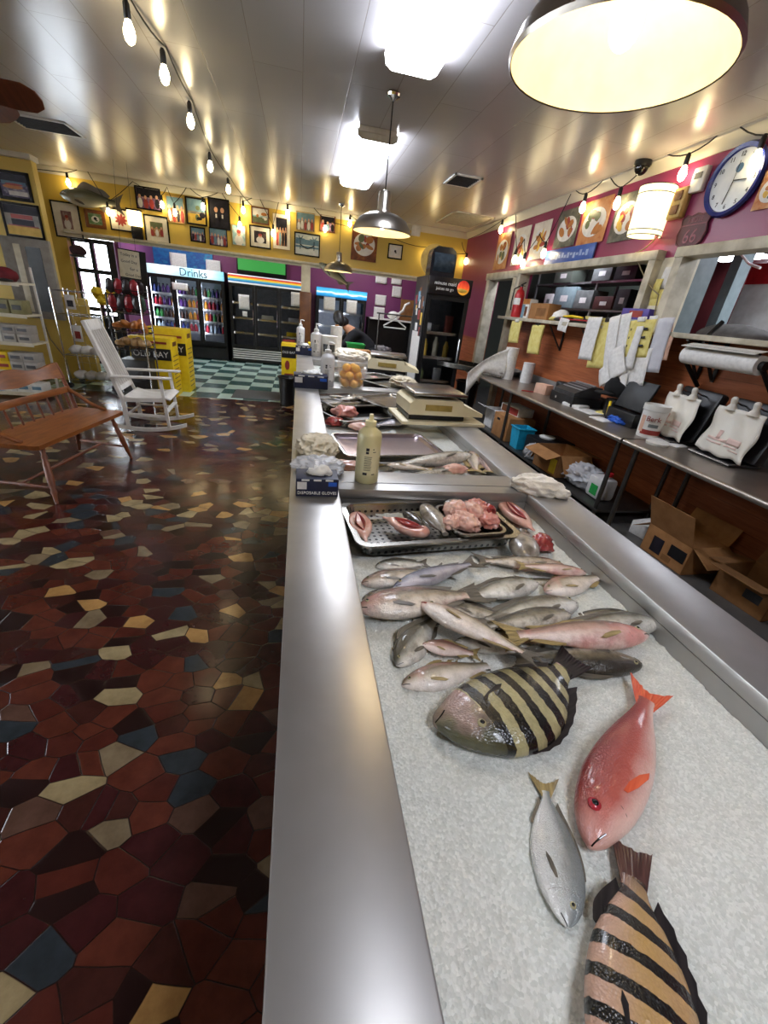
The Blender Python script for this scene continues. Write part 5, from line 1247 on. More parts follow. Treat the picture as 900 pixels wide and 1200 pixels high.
# ------------------------------------------------------------------ sales floor: bench, rocker, racks
BENCHW = m_wood('honey_bench_wood', '#96581f', '#7f4616', '#643511', (6, 1, 6), .42, 4, 0)
LEGW = m_wood('dark_turned_wood', '#7f421b', '#6a3414', '#51270f', (6, 6, 1), .42, 4, 0)
a = at(46, 525, z=.45); b = at(144, 484, z=.45); d = (b-a); Lb = d.length; rz = -math.atan2(d.x, d.y)
t = thing('wooden_bench', 'brown wooden settle bench with turned legs and a scalloped back', 'bench', (a.x, a.y, 0), rz)
Wd = .50
m = MB(); ol = [(0, 0), (0, Lb), (-.03, Lb+.02), (-Wd, Lb+.02), (-Wd, -.02), (-.03, -.02)]; m.prism(ol, .035, Matrix.Translation((0, 0, .43))); m.build('seat', BENCHW, t)
def turned(nm, p0, p1, r=.022, n=12):
    p0 = Vector(p0); p1 = Vector(p1); ts = [0, .08, .12, .2, .24, .3, .55, .7, .74, .8, .84, 1]; rs = [.8, 1.0, .75, 1.15, .8, 1.1, 1.3, 1.1, .8, 1.1, .8, .55]
    m = MB(); m.tube([p0.lerp(p1, q) for q in ts], [r*q for q in rs], n); return m.build(nm, LEGW, t)
Rz = Matrix.Rotation(-rz, 3, 'Z')
def loc_(px, py): q = at(px, py, z=0)-Vector((a.x, a.y, 0)); q = Rz @ q; return (q.x, q.y, 0)
f1 = loc_(67, 591); f2 = loc_(154, 537)
turned('leg', (-.06, .10, .43), f1); turned('leg', (-.06, Lb-.12, .43), f2); r1 = (-Wd-.03, f1[1]+.05, 0); r2 = (-Wd-.03, f2[1]+.12, 0)
turned('leg', (-Wd+.07, .10, .43), r1); turned('leg', (-Wd+.07, Lb-.1, .43), r2)
def mid(p, q, u): return tuple(p[i]+(q[i]-p[i])*u for i in range(3))
L1 = mid((-.06, .10, .43), f1, .72); L2 = mid((-.06, Lb-.12, .43), f2, .72); L3 = mid((-Wd+.07, .10, .43), r1, .72); L4 = mid((-Wd+.07, Lb-.1, .43), r2, .72)
for q0, q1 in ((L1, L3), (L2, L4), (mid(L1, L3, .5), mid(L2, L4, .5))):
    m = MB(); m.tube([q0, mid(q0, q1, .5), q1], [.010, .017, .010], 10); m.build('stretcher', LEGW, t)
xb = -Wd+.03; ZB = .90
for yy in (.02, Lb-.02):
    m = MB(); m.tube([(xb, yy, .46), (xb-.03, yy, .62), (xb-.07, yy, .78), (xb-.11, yy, ZB)], [.022, .019, .019, .015], 10); m.build('back_post', LEGW, t)
m = MB()
N = 40; prev = None
for i in range(N+1):
    u = i/N; y = Lb*u; top = ZB-.01+.022*math.cos(2*PI*2*u)*(1-.3*abs(2*u-1)); bot = .775-.012*math.cos(2*PI*2*u)
    ring = [m.bm.verts.new(v) for v in ((xb-.05, y, bot), (xb-.075, y, bot), (xb-.122, y, top), (xb-.10, y, top))]
    if prev:
        for j in range(4): m.bm.faces.new((prev[j], prev[(j+1) % 4], ring[(j+1) % 4], ring[j]))
    else: m.bm.faces.new(ring[::-1])
    prev = ring
m.bm.faces.new(prev); m.build('top_rail', BENCHW, t)
m = MB(); m.box((xb-.035, Lb/2, .655), (.022, Lb, .06), (0, -.2, 0), bev=.004); m.build('lower_rail', BENCHW, t)
for i in range(9):
    y = Lb*(.08+.84*i/8); m = MB(); m.tube([(xb+.005, y, .46), (xb-.015, y, .55), (xb-.03, y, .64)], [.008, .012, .008], 8); m.build('spindle', LEGW, t)
for yy in (.03, Lb-.03):
    m = MB(); m.tube([(xb-.04, yy, .66), (xb+.06, yy, .60), (xb+.16, yy, .53), (xb+.27, yy, .485), (xb+.32, yy, .475)], [.02, .02, .018, .018, .014], 10); m.build('arm', BENCHW, t)

CHW = pm('white_chair_paint', '#e9e6e0', '#dcd8d0', rough=.4)
p0 = at(124, 502, z=0); p1 = at(211, 508, z=0); q0 = at(142, 492, z=0); q1 = at(226, 493, z=0)
c = (p0+p1+q0+q1)/4; rz = math.atan2((p1-p0+q1-q0).y, (p1-p0+q1-q0).x)
t = thing('rocking_chair', 'white wooden rocking chair with a tall slatted back', 'rocking chair', (c.x+.02, c.y, 0), rz)
hw = .27; R = 1.5
for s in (-1, 1):
    m = MB(); prev = None
    for i in range(17):
        x = -.50+.98*i/16; z = R-math.sqrt(R*R-x*x); ring = [m.bm.verts.new((x, s*hw+dy, z+dz)) for dy, dz in ((-.016, 0), (.016, 0), (.016, .045), (-.016, .045))]
        if prev:
            for j in range(4): m.bm.faces.new((prev[j], prev[(j+1) % 4], ring[(j+1) % 4], ring[j]))
        else: m.bm.faces.new(ring[::-1])
        prev = ring
    m.bm.faces.new(prev); m.build('rocker', CHW, t)
    m = MB(); m.bar((.27, s*hw, .05), (.23, s*hw, .66), .042, .035, bev=.005); m.build('leg', CHW, t)
    m = MB(); m.bar((-.20, s*hw, .035), (-.22, s*hw*.97, .42), .042, .035, bev=.005); m.bar((-.22, s*hw*.97, .40), (-.50, s*hw*.83, 1.25), .045, .034, bev=.005); m.build('back_post', CHW, t)
    m = MB(); m.box((.03, s*hw*1.04, .675), (.66, .085, .024), (0, -.02, 0), bev=.006); m.build('arm', CHW, t)
    m = MB(); m.bar((-.2, s*hw, .22), (.26, s*hw, .20), .03, .022); m.build('stretcher', CHW, t)
    m = MB(); m.bar((-.22, s*hw, .39), (.25, s*hw, .41), .022, .05); m.build('seat_rail', CHW, t)
for x, z in ((.255, .26), (-.2, .2)):
    m = MB(); m.bar((x, -hw, z), (x, hw, z), .05 if x > 0 else .03, .02); m.build('stretcher', CHW, t)
m = MB()
m.grid(lambda u, v: (-.20+.52*u, (hw+.01)*(2*v-1), .43-.045*math.sin(PI*min(1, u*1.15))+.01*u-(.03*max(0, u-.88)/.12)), 20, 12); m.build('seat', CHW, t, thick=.022)
m = MB(); m.box((-.495, 0, 1.20), (.026, hw*1.68, .12), (0, -.32, 0), bev=.006); m.build('top_rail', CHW, t)
m = MB(); m.box((-.255, 0, .51), (.024, hw*1.85, .06), (0, -.32, 0), bev=.005); m.build('lower_back_rail', CHW, t)
for i in range(6):
    y = hw*.70*(-1+2*i/5); m = MB(); m.bar((-.262, y, .53), (-.482, y*.93, 1.16), .036, .012, up=(0, 1, 0)); m.build('back_slat', CHW, t)

# shop shelf with stacked cartons, far left
ysh = 7.05
x1 = at(46, 430, y=ysh).x; x0 = x1-1.25
t = thing('shop_shelf', 'white shop shelving stacked with small cartons at the left edge', 'shelf', ((x0+x1)/2, ysh, 0)); Ws = x1-x0
zz = [at(25, py, y=ysh).z for py in (332, 369, 402, 435, 474)]
zz[4] = max(.08, zz[4])
for z in zz:
    m = MB(); m.box((0, .2, z-.012), (Ws, .4, .024)); m.box((0, -.003, z-.02), (Ws, .01, .045)); m.build('shelf_board', CREAM, t)
for s in (-1, 1):
    m = MB()
    for yy in (.39,): m.box((s*(Ws/2-.015), yy, (zz[0]+.2)/2), (.025, .025, zz[0]+.2))
    m.build('upright', WHITE, t)
OLV = pm('olive_carton', '#8f8a62', '#7a7550', rough=.6); GRC = pm('grey_carton', '#b3aea6', '#a09b93', rough=.6); MARC = pm('maroon_cloth_cap', '#7a1f28', '#5c161d', rough=.8); BLC = pm('blue_white_carton', '#b9c4dc', '#a4b0cc', rough=.5)
sets = [(1, [OLV]*7, .15, .17, 'olive printed carton', 1), (1, [OLV]*7, .15, .0, '', 0), (2, [WHITE, WHITE, WHITE, GRC, WHITE, GRC, GRC], .165, .11, 'white or grey carton', 2), (3, [WHITE, YEL, YEL, YEL, YEL, GRC, GRC], .165, .12, 'yellow or grey carton', 2), (4, [BLC, WHITE, BLC, BLC, WHITE, WHITE, WHITE], .165, .13, 'blue and white can pack', 1)]
rown = {1: 'upper shelf', 2: 'middle shelf', 3: 'second lowest shelf', 4: 'lowest shelf'}
colname = {OLV.name: 'olive printed', WHITE.name: 'white', GRC.name: 'grey', YEL.name: 'yellow', BLC.name: 'pale blue'}
for ri, mts, w_, h_, nm, nl in sets:
    if not h_: continue
    for i, mt in enumerate(mts):
        for l in range(nl):
            t2 = thing('carton', '%s carton in the %s layer on the %s of the white shelving' % (colname[mt.name], ('lower' if l == 0 else 'upper'), rown[ri]), 'carton', (x0+.1+.172*i, ysh+.14, zz[ri]+l*(h_+.002)), rnd.uniform(-.06, .06), 'small cartons on the shop shelving: %s %d %d' % (mt.name, ri, l))
            m = MB(); m.box((0, 0, h_/2), (w_, .22, h_), bev=.004); m.build('carton_body', mt, t2)
            m = MB(); m.box((0, -.1115, h_*.5), (w_*.7, .002, h_*.35)); m.build('print_band', (DARKG if mt in (OLV, GRC) else (PRED if mt is YEL else PBLU)), t2)
for i in range(4):
    t2 = thing('hat', 'maroon cap on the top of the white shop shelving, %s' % ('nearest the grey panel', 'second from the grey panel', 'third from the grey panel', 'farthest from the grey panel')[i], 'cap', (x1-.2-.26*i, ysh+.16, zz[0]), .2*i)
    m = MB(); m.lump((0, 0, .07), (.13, .13, .10), i+2, .12, 1.3, 3, flat=.7); m.build('crown', MARC, t2); m = MB(); m.lump((.03, -.15, .02), (.11, .09, .02), i, .06, 1, 3, flat=.9); m.build('visor', DARKG, t2)
# grey panel on the partition
a = at(12, 277, y=8.54); b = at(52, 276, y=8.54); e = at(40, 372, y=8.54)
t = thing('electric_panel', 'tall grey electric panel with a black slot on the yellow partition', 'panel', ((a.x+b.x)/2-.03, 8.545, (a.z+e.z)/2)); w_ = .66; h_ = a.z-e.z
PG = pm('panel_grey', '#a8a49c', '#97938b', rough=.7, spec=.2)
m = MB(); m.box((0, -.04, 0), (w_, .08, h_), bev=.006); m.build('cabinet', PG, t); m = MB(); m.box((.1, -.087, .0), (.2, .012, h_*.8)); m.build('slot_cover', BLKM, t, label='black slot'); m = MB(); m.box((-.12, -.085, 0), (.09, .01, h_*.84), bev=.003); m.build('cream_strip', CREAM, t, label='cream strip')
m = MB(); m.tube([(0, 0, 0), (.05, -.01, -.3), (.22, -.01, -.6), (.25, -.01, -1.1)], .012, 6); p = at(50, 374, y=8.53); tag(m.build('conduit', pm('old_cable', '#8a7a4a', '#77683c', rough=.6), loc=(p.x, 8.53, p.z)), 'bent cable running down from the grey electric panel', 'cable')
# wheeled wire rack
yk = 7.95
xa = at(58, 338, y=yk).x; xb_ = at(134, 450, y=yk).x; zt2 = at(60, 337, y=yk).z
t = thing('wire_rack', 'chrome wire rack on castors against the yellow wall', 'rack', ((xa+xb_)/2, yk, 0)); Wk = xb_-xa; Dk = .42
for sx in (-1, 1):
    for yy in (0, Dk):
        m = MB(); m.tube([(sx*Wk/2, yy, .09), (sx*Wk/2, yy, zt2)], .013, 8); m.build('post', CHROME, t)
        m = MB(); m.lathe([(0, -.018), (.045, -.018), (.045, .018), (0, .018)], (sx*Wk/2, yy, .046), 14, M=Matrix.Rotation(PI/2, 3, 'X')); m.build('castor', BLACK, t)
zs = [.12, .52, 1.12, zt2-.03]
for z in zs:
    m = MB(); m.tube([(-Wk/2, 0, z), (Wk/2, 0, z), (Wk/2, Dk, z), (-Wk/2, Dk, z)], .006, 6, closed=True)
    for i in range(9): x = -Wk/2+Wk*(i+.5)/9; m.tube([(x, 0, z), (x, Dk, z)], .003, 4)
    m.build('wire_shelf', CHROME, t)
m = MB()
for i in range(8): m.tube([(-Wk/2, Dk, .2+.15*i), (Wk/2, Dk, .2+.15*i)], .003, 4)
for i in range(6): m.tube([(-Wk/2+Wk*(i+.5)/6, Dk+.004, .1), (-Wk/2+Wk*(i+.5)/6, Dk+.004, zt2)], .003, 4)
m.build('back_mesh', CHROME, t)
for i in range(4):
    for l, (z, nm) in enumerate(((.126, 'bottom'), (.526, 'middle'))):
        m = MB(); m.lump((0, 0, .06), (.095, .14, .075), i+l*5, .2, 1.6, 3, flat=.8); tag(m.build('wrapped_pack', WHITE if (i+l) % 2 == 0 else PAPER, loc=((xa+xb_)/2-Wk/2+.11+Wk/4*i*.93, yk+.2, z)), 'white wrapped pack on the wire rack %s shelf, %s' % (nm, ('nearest the shop shelving', 'second from the shop shelving', 'third from the shop shelving', 'nearest the rocking chair')[i]), 'package', 'wrapped packs on the wire rack')
for lb, px, py, w_, h_, mt in (('small framed card hanging on the chrome wire rack', 82, 354, .14, .2, PAPER), ('white and pink tag hanging lower on the chrome wire rack', 91, 391, .13, .24, WHITE)):
    p = at(px, py, y=yk-.03); t2 = thing('hang_tag', lb, 'tag', (p.x, yk-.03, p.z)); m = MB(); m.box((0, 0, 0), (w_, .006, h_), bev=.002); m.build('card', mt, t2); m = MB(); m.box((0, -.004, -.02), (w_*.6, .002, h_*.45)); m.build('print', PDARK if mt is PAPER else PRED, t2); m = MB(); m.tube([(0, 0, h_/2), (0, .02, h_/2+.06)], .003, 4); m.build('hook', CHROME, t2)
# snack stand
yd = 7.15; xa = at(135, 410, y=yd).x; xb_ = at(172, 410, y=yd).x
t = thing('snack_stand', 'black wire snack stand with baskets between the rocker and the drinks cooler', 'stand', ((xa+xb_)/2, yd, 0)); Wn = xb_-xa; zt3 = at(172, 336, y=yd).z
for sx in (-1, 1):
    for yy in (0, .4): m = MB(); m.tube([(sx*Wn/2, yy, 0), (sx*Wn/2, yy, zt3 if sx > 0 else zt3-.12)], .012, 8); m.build('post', CHROME if sx > 0 else BLKM, t)
zb = [at(150, py, y=yd).z for py in (412, 391, 368, 347)]
zb[0] = at(150, 411, y=yd).z
for z in zb:
    m = MB(); m.tube([(-Wn/2, -.03, z+.07), (Wn/2, -.03, z+.07), (Wn/2, .4, z+.07), (-Wn/2, .4, z+.07)], .006, 6, closed=True); m.tube([(-Wn/2, 0, z), (Wn/2, 0, z), (Wn/2, .4, z), (-Wn/2, .4, z)], .006, 6, closed=True)
    for i in range(10): x = -Wn/2+Wn*(i+.5)/10; m.tube([(x, -.03, z+.07), (x, 0, z), (x, .4, z), (x, .4, z+.07)], .003, 4)
    m.build('basket', BLKM, t)
m = MB(); m.box((0, .2, zb[0]/2-.06), (Wn*.9, .38, zb[0]-.14), bev=.01); m.build('base_cabinet', BLACK, t)
cx_ = (xa+xb_)/2
BAGM = [pm('snack_orange', '#c9813a', '#a8602a', rough=.3), pm('snack_tan', '#b8935f', '#9a774a', rough=.4), pm('snack_red', '#a82430', '#7f1a24', rough=.3), pm('snack_black', '#221c20', '#30262a', rough=.3), pm('snack_green', '#3c5a48', '#2e4738', rough=.35)]
def snack(lb, x, y, z, s, mt, seed, rot, grp, nm='snack_bag'):
    m = MB(); m.lump((0, 0, 0), s, seed, .15, 1.8, 3); tag(m.build(nm, mt, loc=(x, y, z), rot=rot), lb, 'snack', grp)
for i in range(7): snack('orange brown snack bag in the upper food basket of the snack stand', cx_-Wn*.42+Wn*.14*i, yd+.12+.05*(i % 2), zb[1]+.08+.02*(i % 3), (.08, .06, .05), BAGM[0], i, (0, .3*i, .5*i), 'bags in the upper food basket')
for i in range(8): snack('tan snack bag in the lower food basket of the snack stand', cx_-Wn*.42+Wn*.12*i, yd+.12+.05*(i % 2), zb[0]+.08+.02*(i % 3), (.075, .06, .055), BAGM[1], i+9, (0, .4*i, .7*i), 'bags in the lower food basket')
for i in range(8): snack('%s packet on the third level of the snack stand' % ('red', 'black', 'black', 'green')[i % 4], cx_-Wn*.42+Wn*.12*i, yd+.1+.06*(i % 2), zb[2]+.13, (.06, .03, .12), BAGM[(2, 3, 3, 4)[i % 4]], i+19, (.1, .1*(i % 3), 0), '%s packets on the third level' % ('red', 'black', 'black', 'green')[i % 4], 'snack_packet')
for i in range(8): snack('%s packet on the top level of the snack stand' % ('black', 'green', 'red', 'black')[i % 4], cx_-Wn*.42+Wn*.12*i, yd+.1+.06*(i % 2), zb[3]+.11, (.06, .03, .10), BAGM[(3, 4, 2, 3)[i % 4]], i+29, (.1, .1*(i % 3), 0), '%s packets on the top level' % ('black', 'green', 'red', 'black')[i % 4], 'snack_packet')
yd = 7.9; p = at(121, 343, y=yd-.05); t = thing('yellow_flowers', 'bunch of yellow artificial flowers beside the snack stand', 'flowers', (p.x, yd, 0))
m = MB(); m.tube([(0, 0, .0), (0, 0, p.z-.1)], .02, 8); m.lathe([(0, 0), (.14, 0), (.14, .02), (0, .03)], n=20); m.build('stand_pole', BLKM, t)
for i in range(7):
    a_ = i*.9; m = MB(); m.lump((.11*math.cos(a_), .08*math.sin(a_), p.z-.05+.07*math.sin(i*2.1)), (.075, .07, .06), i, .4, 2.5, 3); m.build('flower_head', pm('flower_yellow', '#e6c62a', '#cfa818', rough=.7), t)
# yellow seasoning cartons
def season(lb, x0, x1, y0, y1, h, bandz, letters=True, rz=0):
    t = thing('display_carton', lb, 'carton', ((x0+x1)/2, y0, 0), rz); w = x1-x0; d = y1-y0
    m = MB(); m.box((0, d/2, h/2), (w, d, h), bev=.006); m.build('carton_body', YEL, t)
    m = MB(); m.box((0, -.002, bandz), (w*.96, .004, h*.19)); m.build('black_band', BLACK, t, label='black band')
    if letters: lettering('lettering', 'OLD BAY', h*.15, WHITE, t, face_y(0, -.0045, bandz), width=w*.84)
    m = MB(); m.box((0, -.002, bandz+h*.19), (w*.8, .003, h*.035)); m.box((0, -.002, bandz-h*.38), (w*.6, .003, h*.03)); m.build('red_print', PRED, t)
    m = MB(); m.ball((w*-.1, -.003, bandz-h*.22), (w*.16, .003, h*.08), 18); m.build('round_emblem', PRED, t)
    m = MB()
    for i in range(9): m.box((w/2+.002, d*.5, h*(.1+.075*i)), (.003, d*.7, h*.014))
    m.box((w/2+.002, d*.5, h*.9), (.003, d*.5, h*.07)); m.build('side_print', PBRN, t)
    return t
p = at(207, 466, z=0); hb = .93
season('yellow seasoning carton with white letters on black, in front of its twin', p.x-.62, p.x, p.y, p.y+.42, hb, .68)
season('taller yellow seasoning carton standing behind the first one', p.x-.52, p.x+.12, p.y+.5, p.y+.92, 1.04, .72)
p = at(347, 440, y=8.0)
season('yellow seasoning carton behind the black waste bin by the counter', p.x-.26, p.x-.0, 8.0, 8.3, at(340, 403, y=8.0).z, at(340, 413, y=8.0).z)
p = at(334, 474, z=0); t = thing('waste_bin', 'black plastic waste bin at the far left end of the counter', 'bin', (-.20, 7.72, 0)); m = MB(); m.lathe([(0, 0), (.12, 0), (.15, .46), (.165, .465), (.165, .49), (.15, .49), (.14, .46), (.11, .02), (0, .02)], n=28); m.build('bin_body', BLACK, t); m = MB(); m.tube([(.162*math.cos(i*PI/8), .162*math.sin(i*PI/8), .478) for i in range(16)], .012, 6, closed=True); m.build('rolled_rim', BLACK, t)
mb = MB(); mb.box((0, 0, .006), (1.15, .75, .012), bev=.004); p = at(310, 459, z=0); tag(mb.build('floor_mat', pm('grey_mat', '#5a5a58', '#4c4c4a', sc=60, rough=.95, bump=.4, bsc=200), loc=(-.62, 8.35, 0)), 'dark grey mat on the checkered tiles', 'mat')
# ------------------------------------------------------------------ on the magenta wall
RZR = -PI/2
def rpic(label, TL, TR, BL, BR, kind='food', pal=WRM, frame=None, **k):
    xx = XR-.008
    q = [at(*p, x=xx) for p in (TL, TR, BL, BR)]
    y = sum(v.y for v in q)/4; z = sum(v.z for v in q)/4
    w = abs((q[0].y+q[2].y)-(q[1].y+q[3].y))/2; h = abs((q[0].z+q[1].z)-(q[2].z+q[3].z))/2
    return picture(label, (xx, y, z), w, h, RZR, frame, kind=kind, pal=pal, name=k.pop('name', 'food_poster'), cat=k.pop('cat', 'poster'), **k)
FD1 = ('#cfc4b4', '#e2d9ca', '#efe8dc'); FD2 = ('#b86a3c', '#c98a58', '#dcae84'); FD3 = ('#4a4a42', '#6a685c', '#94907e')
rpic('food poster farthest along the magenta wall next to the corner', (584, 276), (600, 270), (579, 317), (594, 314), pal=FD2)
rpic('pale food poster second from the corner on the magenta wall', (604.6, 270), (622, 263), (600, 312), (617, 308), pal=FD1)
rpic('white food poster third from the corner, beside the blue sign', (627, 263), (648, 256), (619, 308), (640, 299), pal=FD1)
rpic('grey food poster of a round plate above the blue sign', (656, 250), (683, 240), (649, 292), (674, 287), pal=FD3)
rpic('reddish brown food poster right above the end of the blue sign', (686, 240), (720, 226), (676, 289), (709, 281), pal=FD2)
rpic('wide food poster with fried food beside the glowing paper lamp', (726, 231), (757, 219), (712, 285), (745, 280), pal=FD3)
rpic('food poster cut off by the frame edge right of the clock', (893, 205), (930, 190), (884, 249), (922, 238), pal=FD2)
a = at(641, 296, x=XR-.03); b = at(694, 303, x=XR-.03)
t = thing('blue_sign', 'long blue sign with faded pale lettering under the food posters', 'sign', (XR-.03, (a.y+b.y)/2, (a.z+b.z)/2), RZR)
w_ = a.y-b.y; m = MB(); m.box((0, 0, 0), (w_, .02, .2), bev=.003); m.build('board', pm('sign_blue', '#3f62b0', '#35559e', rough=.3), t)
m = MB()
for i in range(13): m.box((w_*(-.34+.06*i), -.0108, .012*math.sin(i*2.1)), (w_*.042, .002, .05+.02*math.sin(i*3.3)), (0, 0, 0))
m.build('faded_lettering', pm('pale_blue_ink', '#9fb4d8', '#8ea5cc', rough=.4), t)
# glowing paper lamp, outlet box, clock, shield, thermostat
p = at(763, 249, x=XR-.16)
t = thing('wall_lamp', 'glowing cream paper wall lamp right of the food posters', 'wall lamp', (XR-.16, p.y, p.z), 0)
GLOWP = m_emit('lit_paper_shade', '#fff0b8', .75, '#f4ecd0')
m = MB(); m.lathe([(.165, -.215), (.175, .215)], n=36); m.build('lamp_shade', GLOWP, t, thick=.004)
m = MB()
for z, r in ((-.17, .168), (.15, .175), (-.215, .167), (.215, .177)): m.tube([(r*math.cos(i*PI/16), r*math.sin(i*PI/16), z) for i in range(32)], .004, 5, closed=True)
m.box((.12, 0, -.02), (.1, .04, .05)); m.build('shade_ring', BLKM, t)
m = MB(); m.ball((0, 0, 0), .045, 12); m.build('bulb', BULB, t)
p = at(790.5, 240, x=XR-.04); m = MB()
for (y, z) in ((-.07, .06), (.07, .06), (-.07, -.06), (.07, -.06)): m.box((-.047, y, z), (.012, .09, .08), bev=.006, mi=1)
m.box((0, 0, 0), (.08, .3, .26), bev=.012); tag(m.build('outlet_box', [pm('brass_beige', '#b89a62', '#a3864f', rough=.45), PBRN], loc=(XR-.04, p.y, p.z)), 'beige four socket outlet box right of the glowing paper lamp', 'outlet')
p = at(821, 211, x=XR-.02); t = thing('thermostat', 'small white thermostat between a bare bulb and the clock', 'thermostat', (XR, p.y, p.z), RZR); m = MB(); m.box((0, -.03, 0), (.15, .06, .2), bev=.01); m.build('cover', WHITE, t); m = MB(); m.box((0, -.061, .03), (.09, .004, .05)); m.build('window_strip', DARKG, t)
p = at(860.5, 211.5, x=XR-.03); Rc = .262
t = thing('wall_clock', 'round wall clock with a blue rim and white face', 'clock', (XR, p.y, p.z), RZR)
m = MB(); m.lathe([(Rc-.03, .0), (Rc, .005), (Rc+.012, .03), (Rc, .055), (Rc-.03, .05), (Rc-.035, .03)], n=56, M=Euler((PI/2, 0, 0)).to_matrix()); m.build('rim', pm('cobalt_rim', '#26307e', '#1e2768', rough=.25), t)
m = MB(); m.lathe([(0, .03), (Rc-.03, .03)], n=48, M=Euler((PI/2, 0, 0)).to_matrix()); m.build('clock_face', pm('clock_white', '#dfe4e8', '#d2d8de', rough=.3), t)
for i in range(12):
    a_ = PI/2-i*PI/6; lettering('numeral', str(i or 12), .05, INK, t, face_y(.19*math.cos(a_), -.031, .19*math.sin(a_)))
m = MB(); m.bar((0, -.036, 0), (.125, -.036, -.012), .008, .004, up=(0, 1, 0)); m.build('hour_hand', BLACK, t)
m = MB(); m.bar((0, -.039, 0), (-.03, -.039, -.17), .006, .004, up=(0, 1, 0)); m.bar((0, -.042, -.02), (0.005, -.042, .14), .003, .003, up=(0, 1, 0)); m.build('minute_hand', BLACK, t)
m = MB(); m.ball((.01, -.033, .09), (.035, .003, .035), 16); m.build('emblem', pm('clock_emblem', '#4a6a8a', '#3d5a78', rough=.4), t)
p = at(811, 271, x=XR-.02)
t = thing('road_shield', 'dark red metal road shield with raised 66 between the clock and the lamp', 'sign', (XR-.012, p.y, p.z), RZR); s_ = .175
ol = [(-.16, .12), (-.11, .15), (-.06, .135), (0, .155), (.06, .135), (.11, .15), (.16, .12), (.145, .05), (.165, -.02), (.14, -.10), (.07, -.145), (0, -.175), (-.07, -.145), (-.14, -.10), (-.165, -.02), (-.145, .05)]
RUST = pm('dark_red_metal', '#4a1822', '#38121a', rough=.45, metal=.3); RUST2 = pm('raised_red_metal', '#7a3a42', '#64303a', rough=.4, metal=.3)
m = MB(); m.prism([(x*1.1, y*1.0) for x, y in ol], .012, face_y(0, 0, 0)); m.build('plate', RUST, t)
m = MB(); m.tube([(x*1.03, -.014, y*.94) for x, y in ol], .004, 5, closed=True); m.box((0, -.014, .055), (.3, .006, .008)); m.build('raised_border', RUST2, t)
lettering('lettering', 'ROUTE', .055, RUST2, t, face_y(0, -.0135, .095)); lettering('lettering', '66', .17, RUST2, t, face_y(0, -.0135, -.04))
m = MB(); m.box((0, 0, 0), (.05, .12, .07), bev=.01); p = at(632, 210, x=XR-.03)

# ------------------------------------------------------------------ pass-through shelf and what stands on it
t = thing('serving_shelf', 'cream serving shelf on black brackets below the kitchen windows', 'shelf', (0, 0, 0))
m = MB(); m.box((3.67, (W2a+W1b)/2, ZS+.0), (.38, W1b-W2a+.2, .045), bev=.006); m.build('shelf_board', FRAME, t)
for px in (650, 690, 822, 842, 700, 735):
    y = at(px, 392, x=3.62).y; m = MB(); m.bar((3.76, y, ZS-.02), (3.76, y, ZS-.36), .035, .012); m.bar((3.76, y, ZS-.035), (3.5, y, ZS-.035), .03, .012); m.bar((3.75, y, ZS-.34), (3.52, y, ZS-.05), .028, .012); m.build('bracket', BLKM, t)
zs0 = ZS+.024
def onshelf(px, x=3.64): return at(px, 370, x=x).y
p = at(603, 352, x=3.6); t = thing('fire_extinguisher', 'red fire extinguisher at the end of the serving shelf by the doorway', 'fire extinguisher', (3.62, onshelf(604, 3.62), zs0))
m = MB(); m.lathe([(0, 0), (.075, 0), (.08, .02), (.08, .34), (.06, .40), (.028, .43), (.028, .46), (0, .46)], n=24); m.build('cylinder', RED, t)
m = MB(); m.grid(lambda u, v: (.082*math.cos(PI*.55+PI*.9*u), .082*math.sin(PI*.55+PI*.9*u), .19+.1*v), 12, 1); m.build('white_label', PAPER, t)
m = MB(); m.cyl((0, 0, .45), (0, 0, .49), .022); m.bar((0, .02, .49), (0, -.12, .52), .022, .012); m.bar((0, .02, .475), (0, -.11, .47), .02, .01); m.build('valve_handle', BLACK, t)
m = MB(); m.tube([(-.02, .03, .47), (-.10, .04, .42), (-.105, .04, .2), (-.1, .02, .1)], .011, 8); m.build('hose', BLACK, t)
def carton(label, loc, sz, mat, rz=0, name='cardboard_box', band=None, cat='box', flaps=False, open_=None, group=None, bev=.004, fz=0):
    t = thing(name, label, cat, loc, rz, group); w, d, h = sz
    if not flaps:
        m = MB(); m.box((0, 0, h/2), (w, d, h), bev=bev); m.build('carton_body', mat, t)
    else:
        m = MB(); th = .006
        for s in (-1, 1): m.box((s*(w/2-th/2), 0, h/2), (th, d, h)); m.box((0, s*(d/2-th/2), h/2), (w, th, h))
        m.box((0, 0, th/2), (w, d, th)); m.build('carton_body', mat, t)
        for s, an in ((-1, flaps[0]), (1, flaps[1])):
            m = MB(); fz_ = fz if fz and s < 0 else w*.44; m.box((s*fz_/2, 0, 0), (fz_, d*.98, .005)); f = m.build('flap', mat, t); f.location = (s*w/2, 0, h); f.rotation_euler = (0, an, 0)
        for s, an in ((-1, flaps[2]), (1, flaps[3])):
            m = MB(); m.box((0, s*d*.22, 0), (w*.98, d*.44, .005)); f = m.build('flap', mat, t); f.location = (0, s*d/2, h); f.rotation_euler = (an, 0, 0)
    if band:
        for bm_, side, a0, a1, z0, z1 in band:
            m = MB()
            if side == 'x': m.box((-w/2-.001, d*(a0+a1)/2, h*(z0+z1)/2), (.003, d*(a1-a0), h*(z1-z0)))
            else: m.box((w*(a0+a1)/2, -d/2-.001, h*(z0+z1)/2), (w*(a1-a0), .003, h*(z1-z0)))
            m.build('print', bm_, t)
    return t
carton('orange and blue carton standing beside the fire extinguisher', (3.66, onshelf(617), zs0), (.14, .22, .28), PAPER, 0, band=[(PORG, 'x', -.5, .5, .72, 1), (PBLU, 'x', .1, .5, 0, .7), (PBRN, 'x', -.3, .05, .1, .6)])
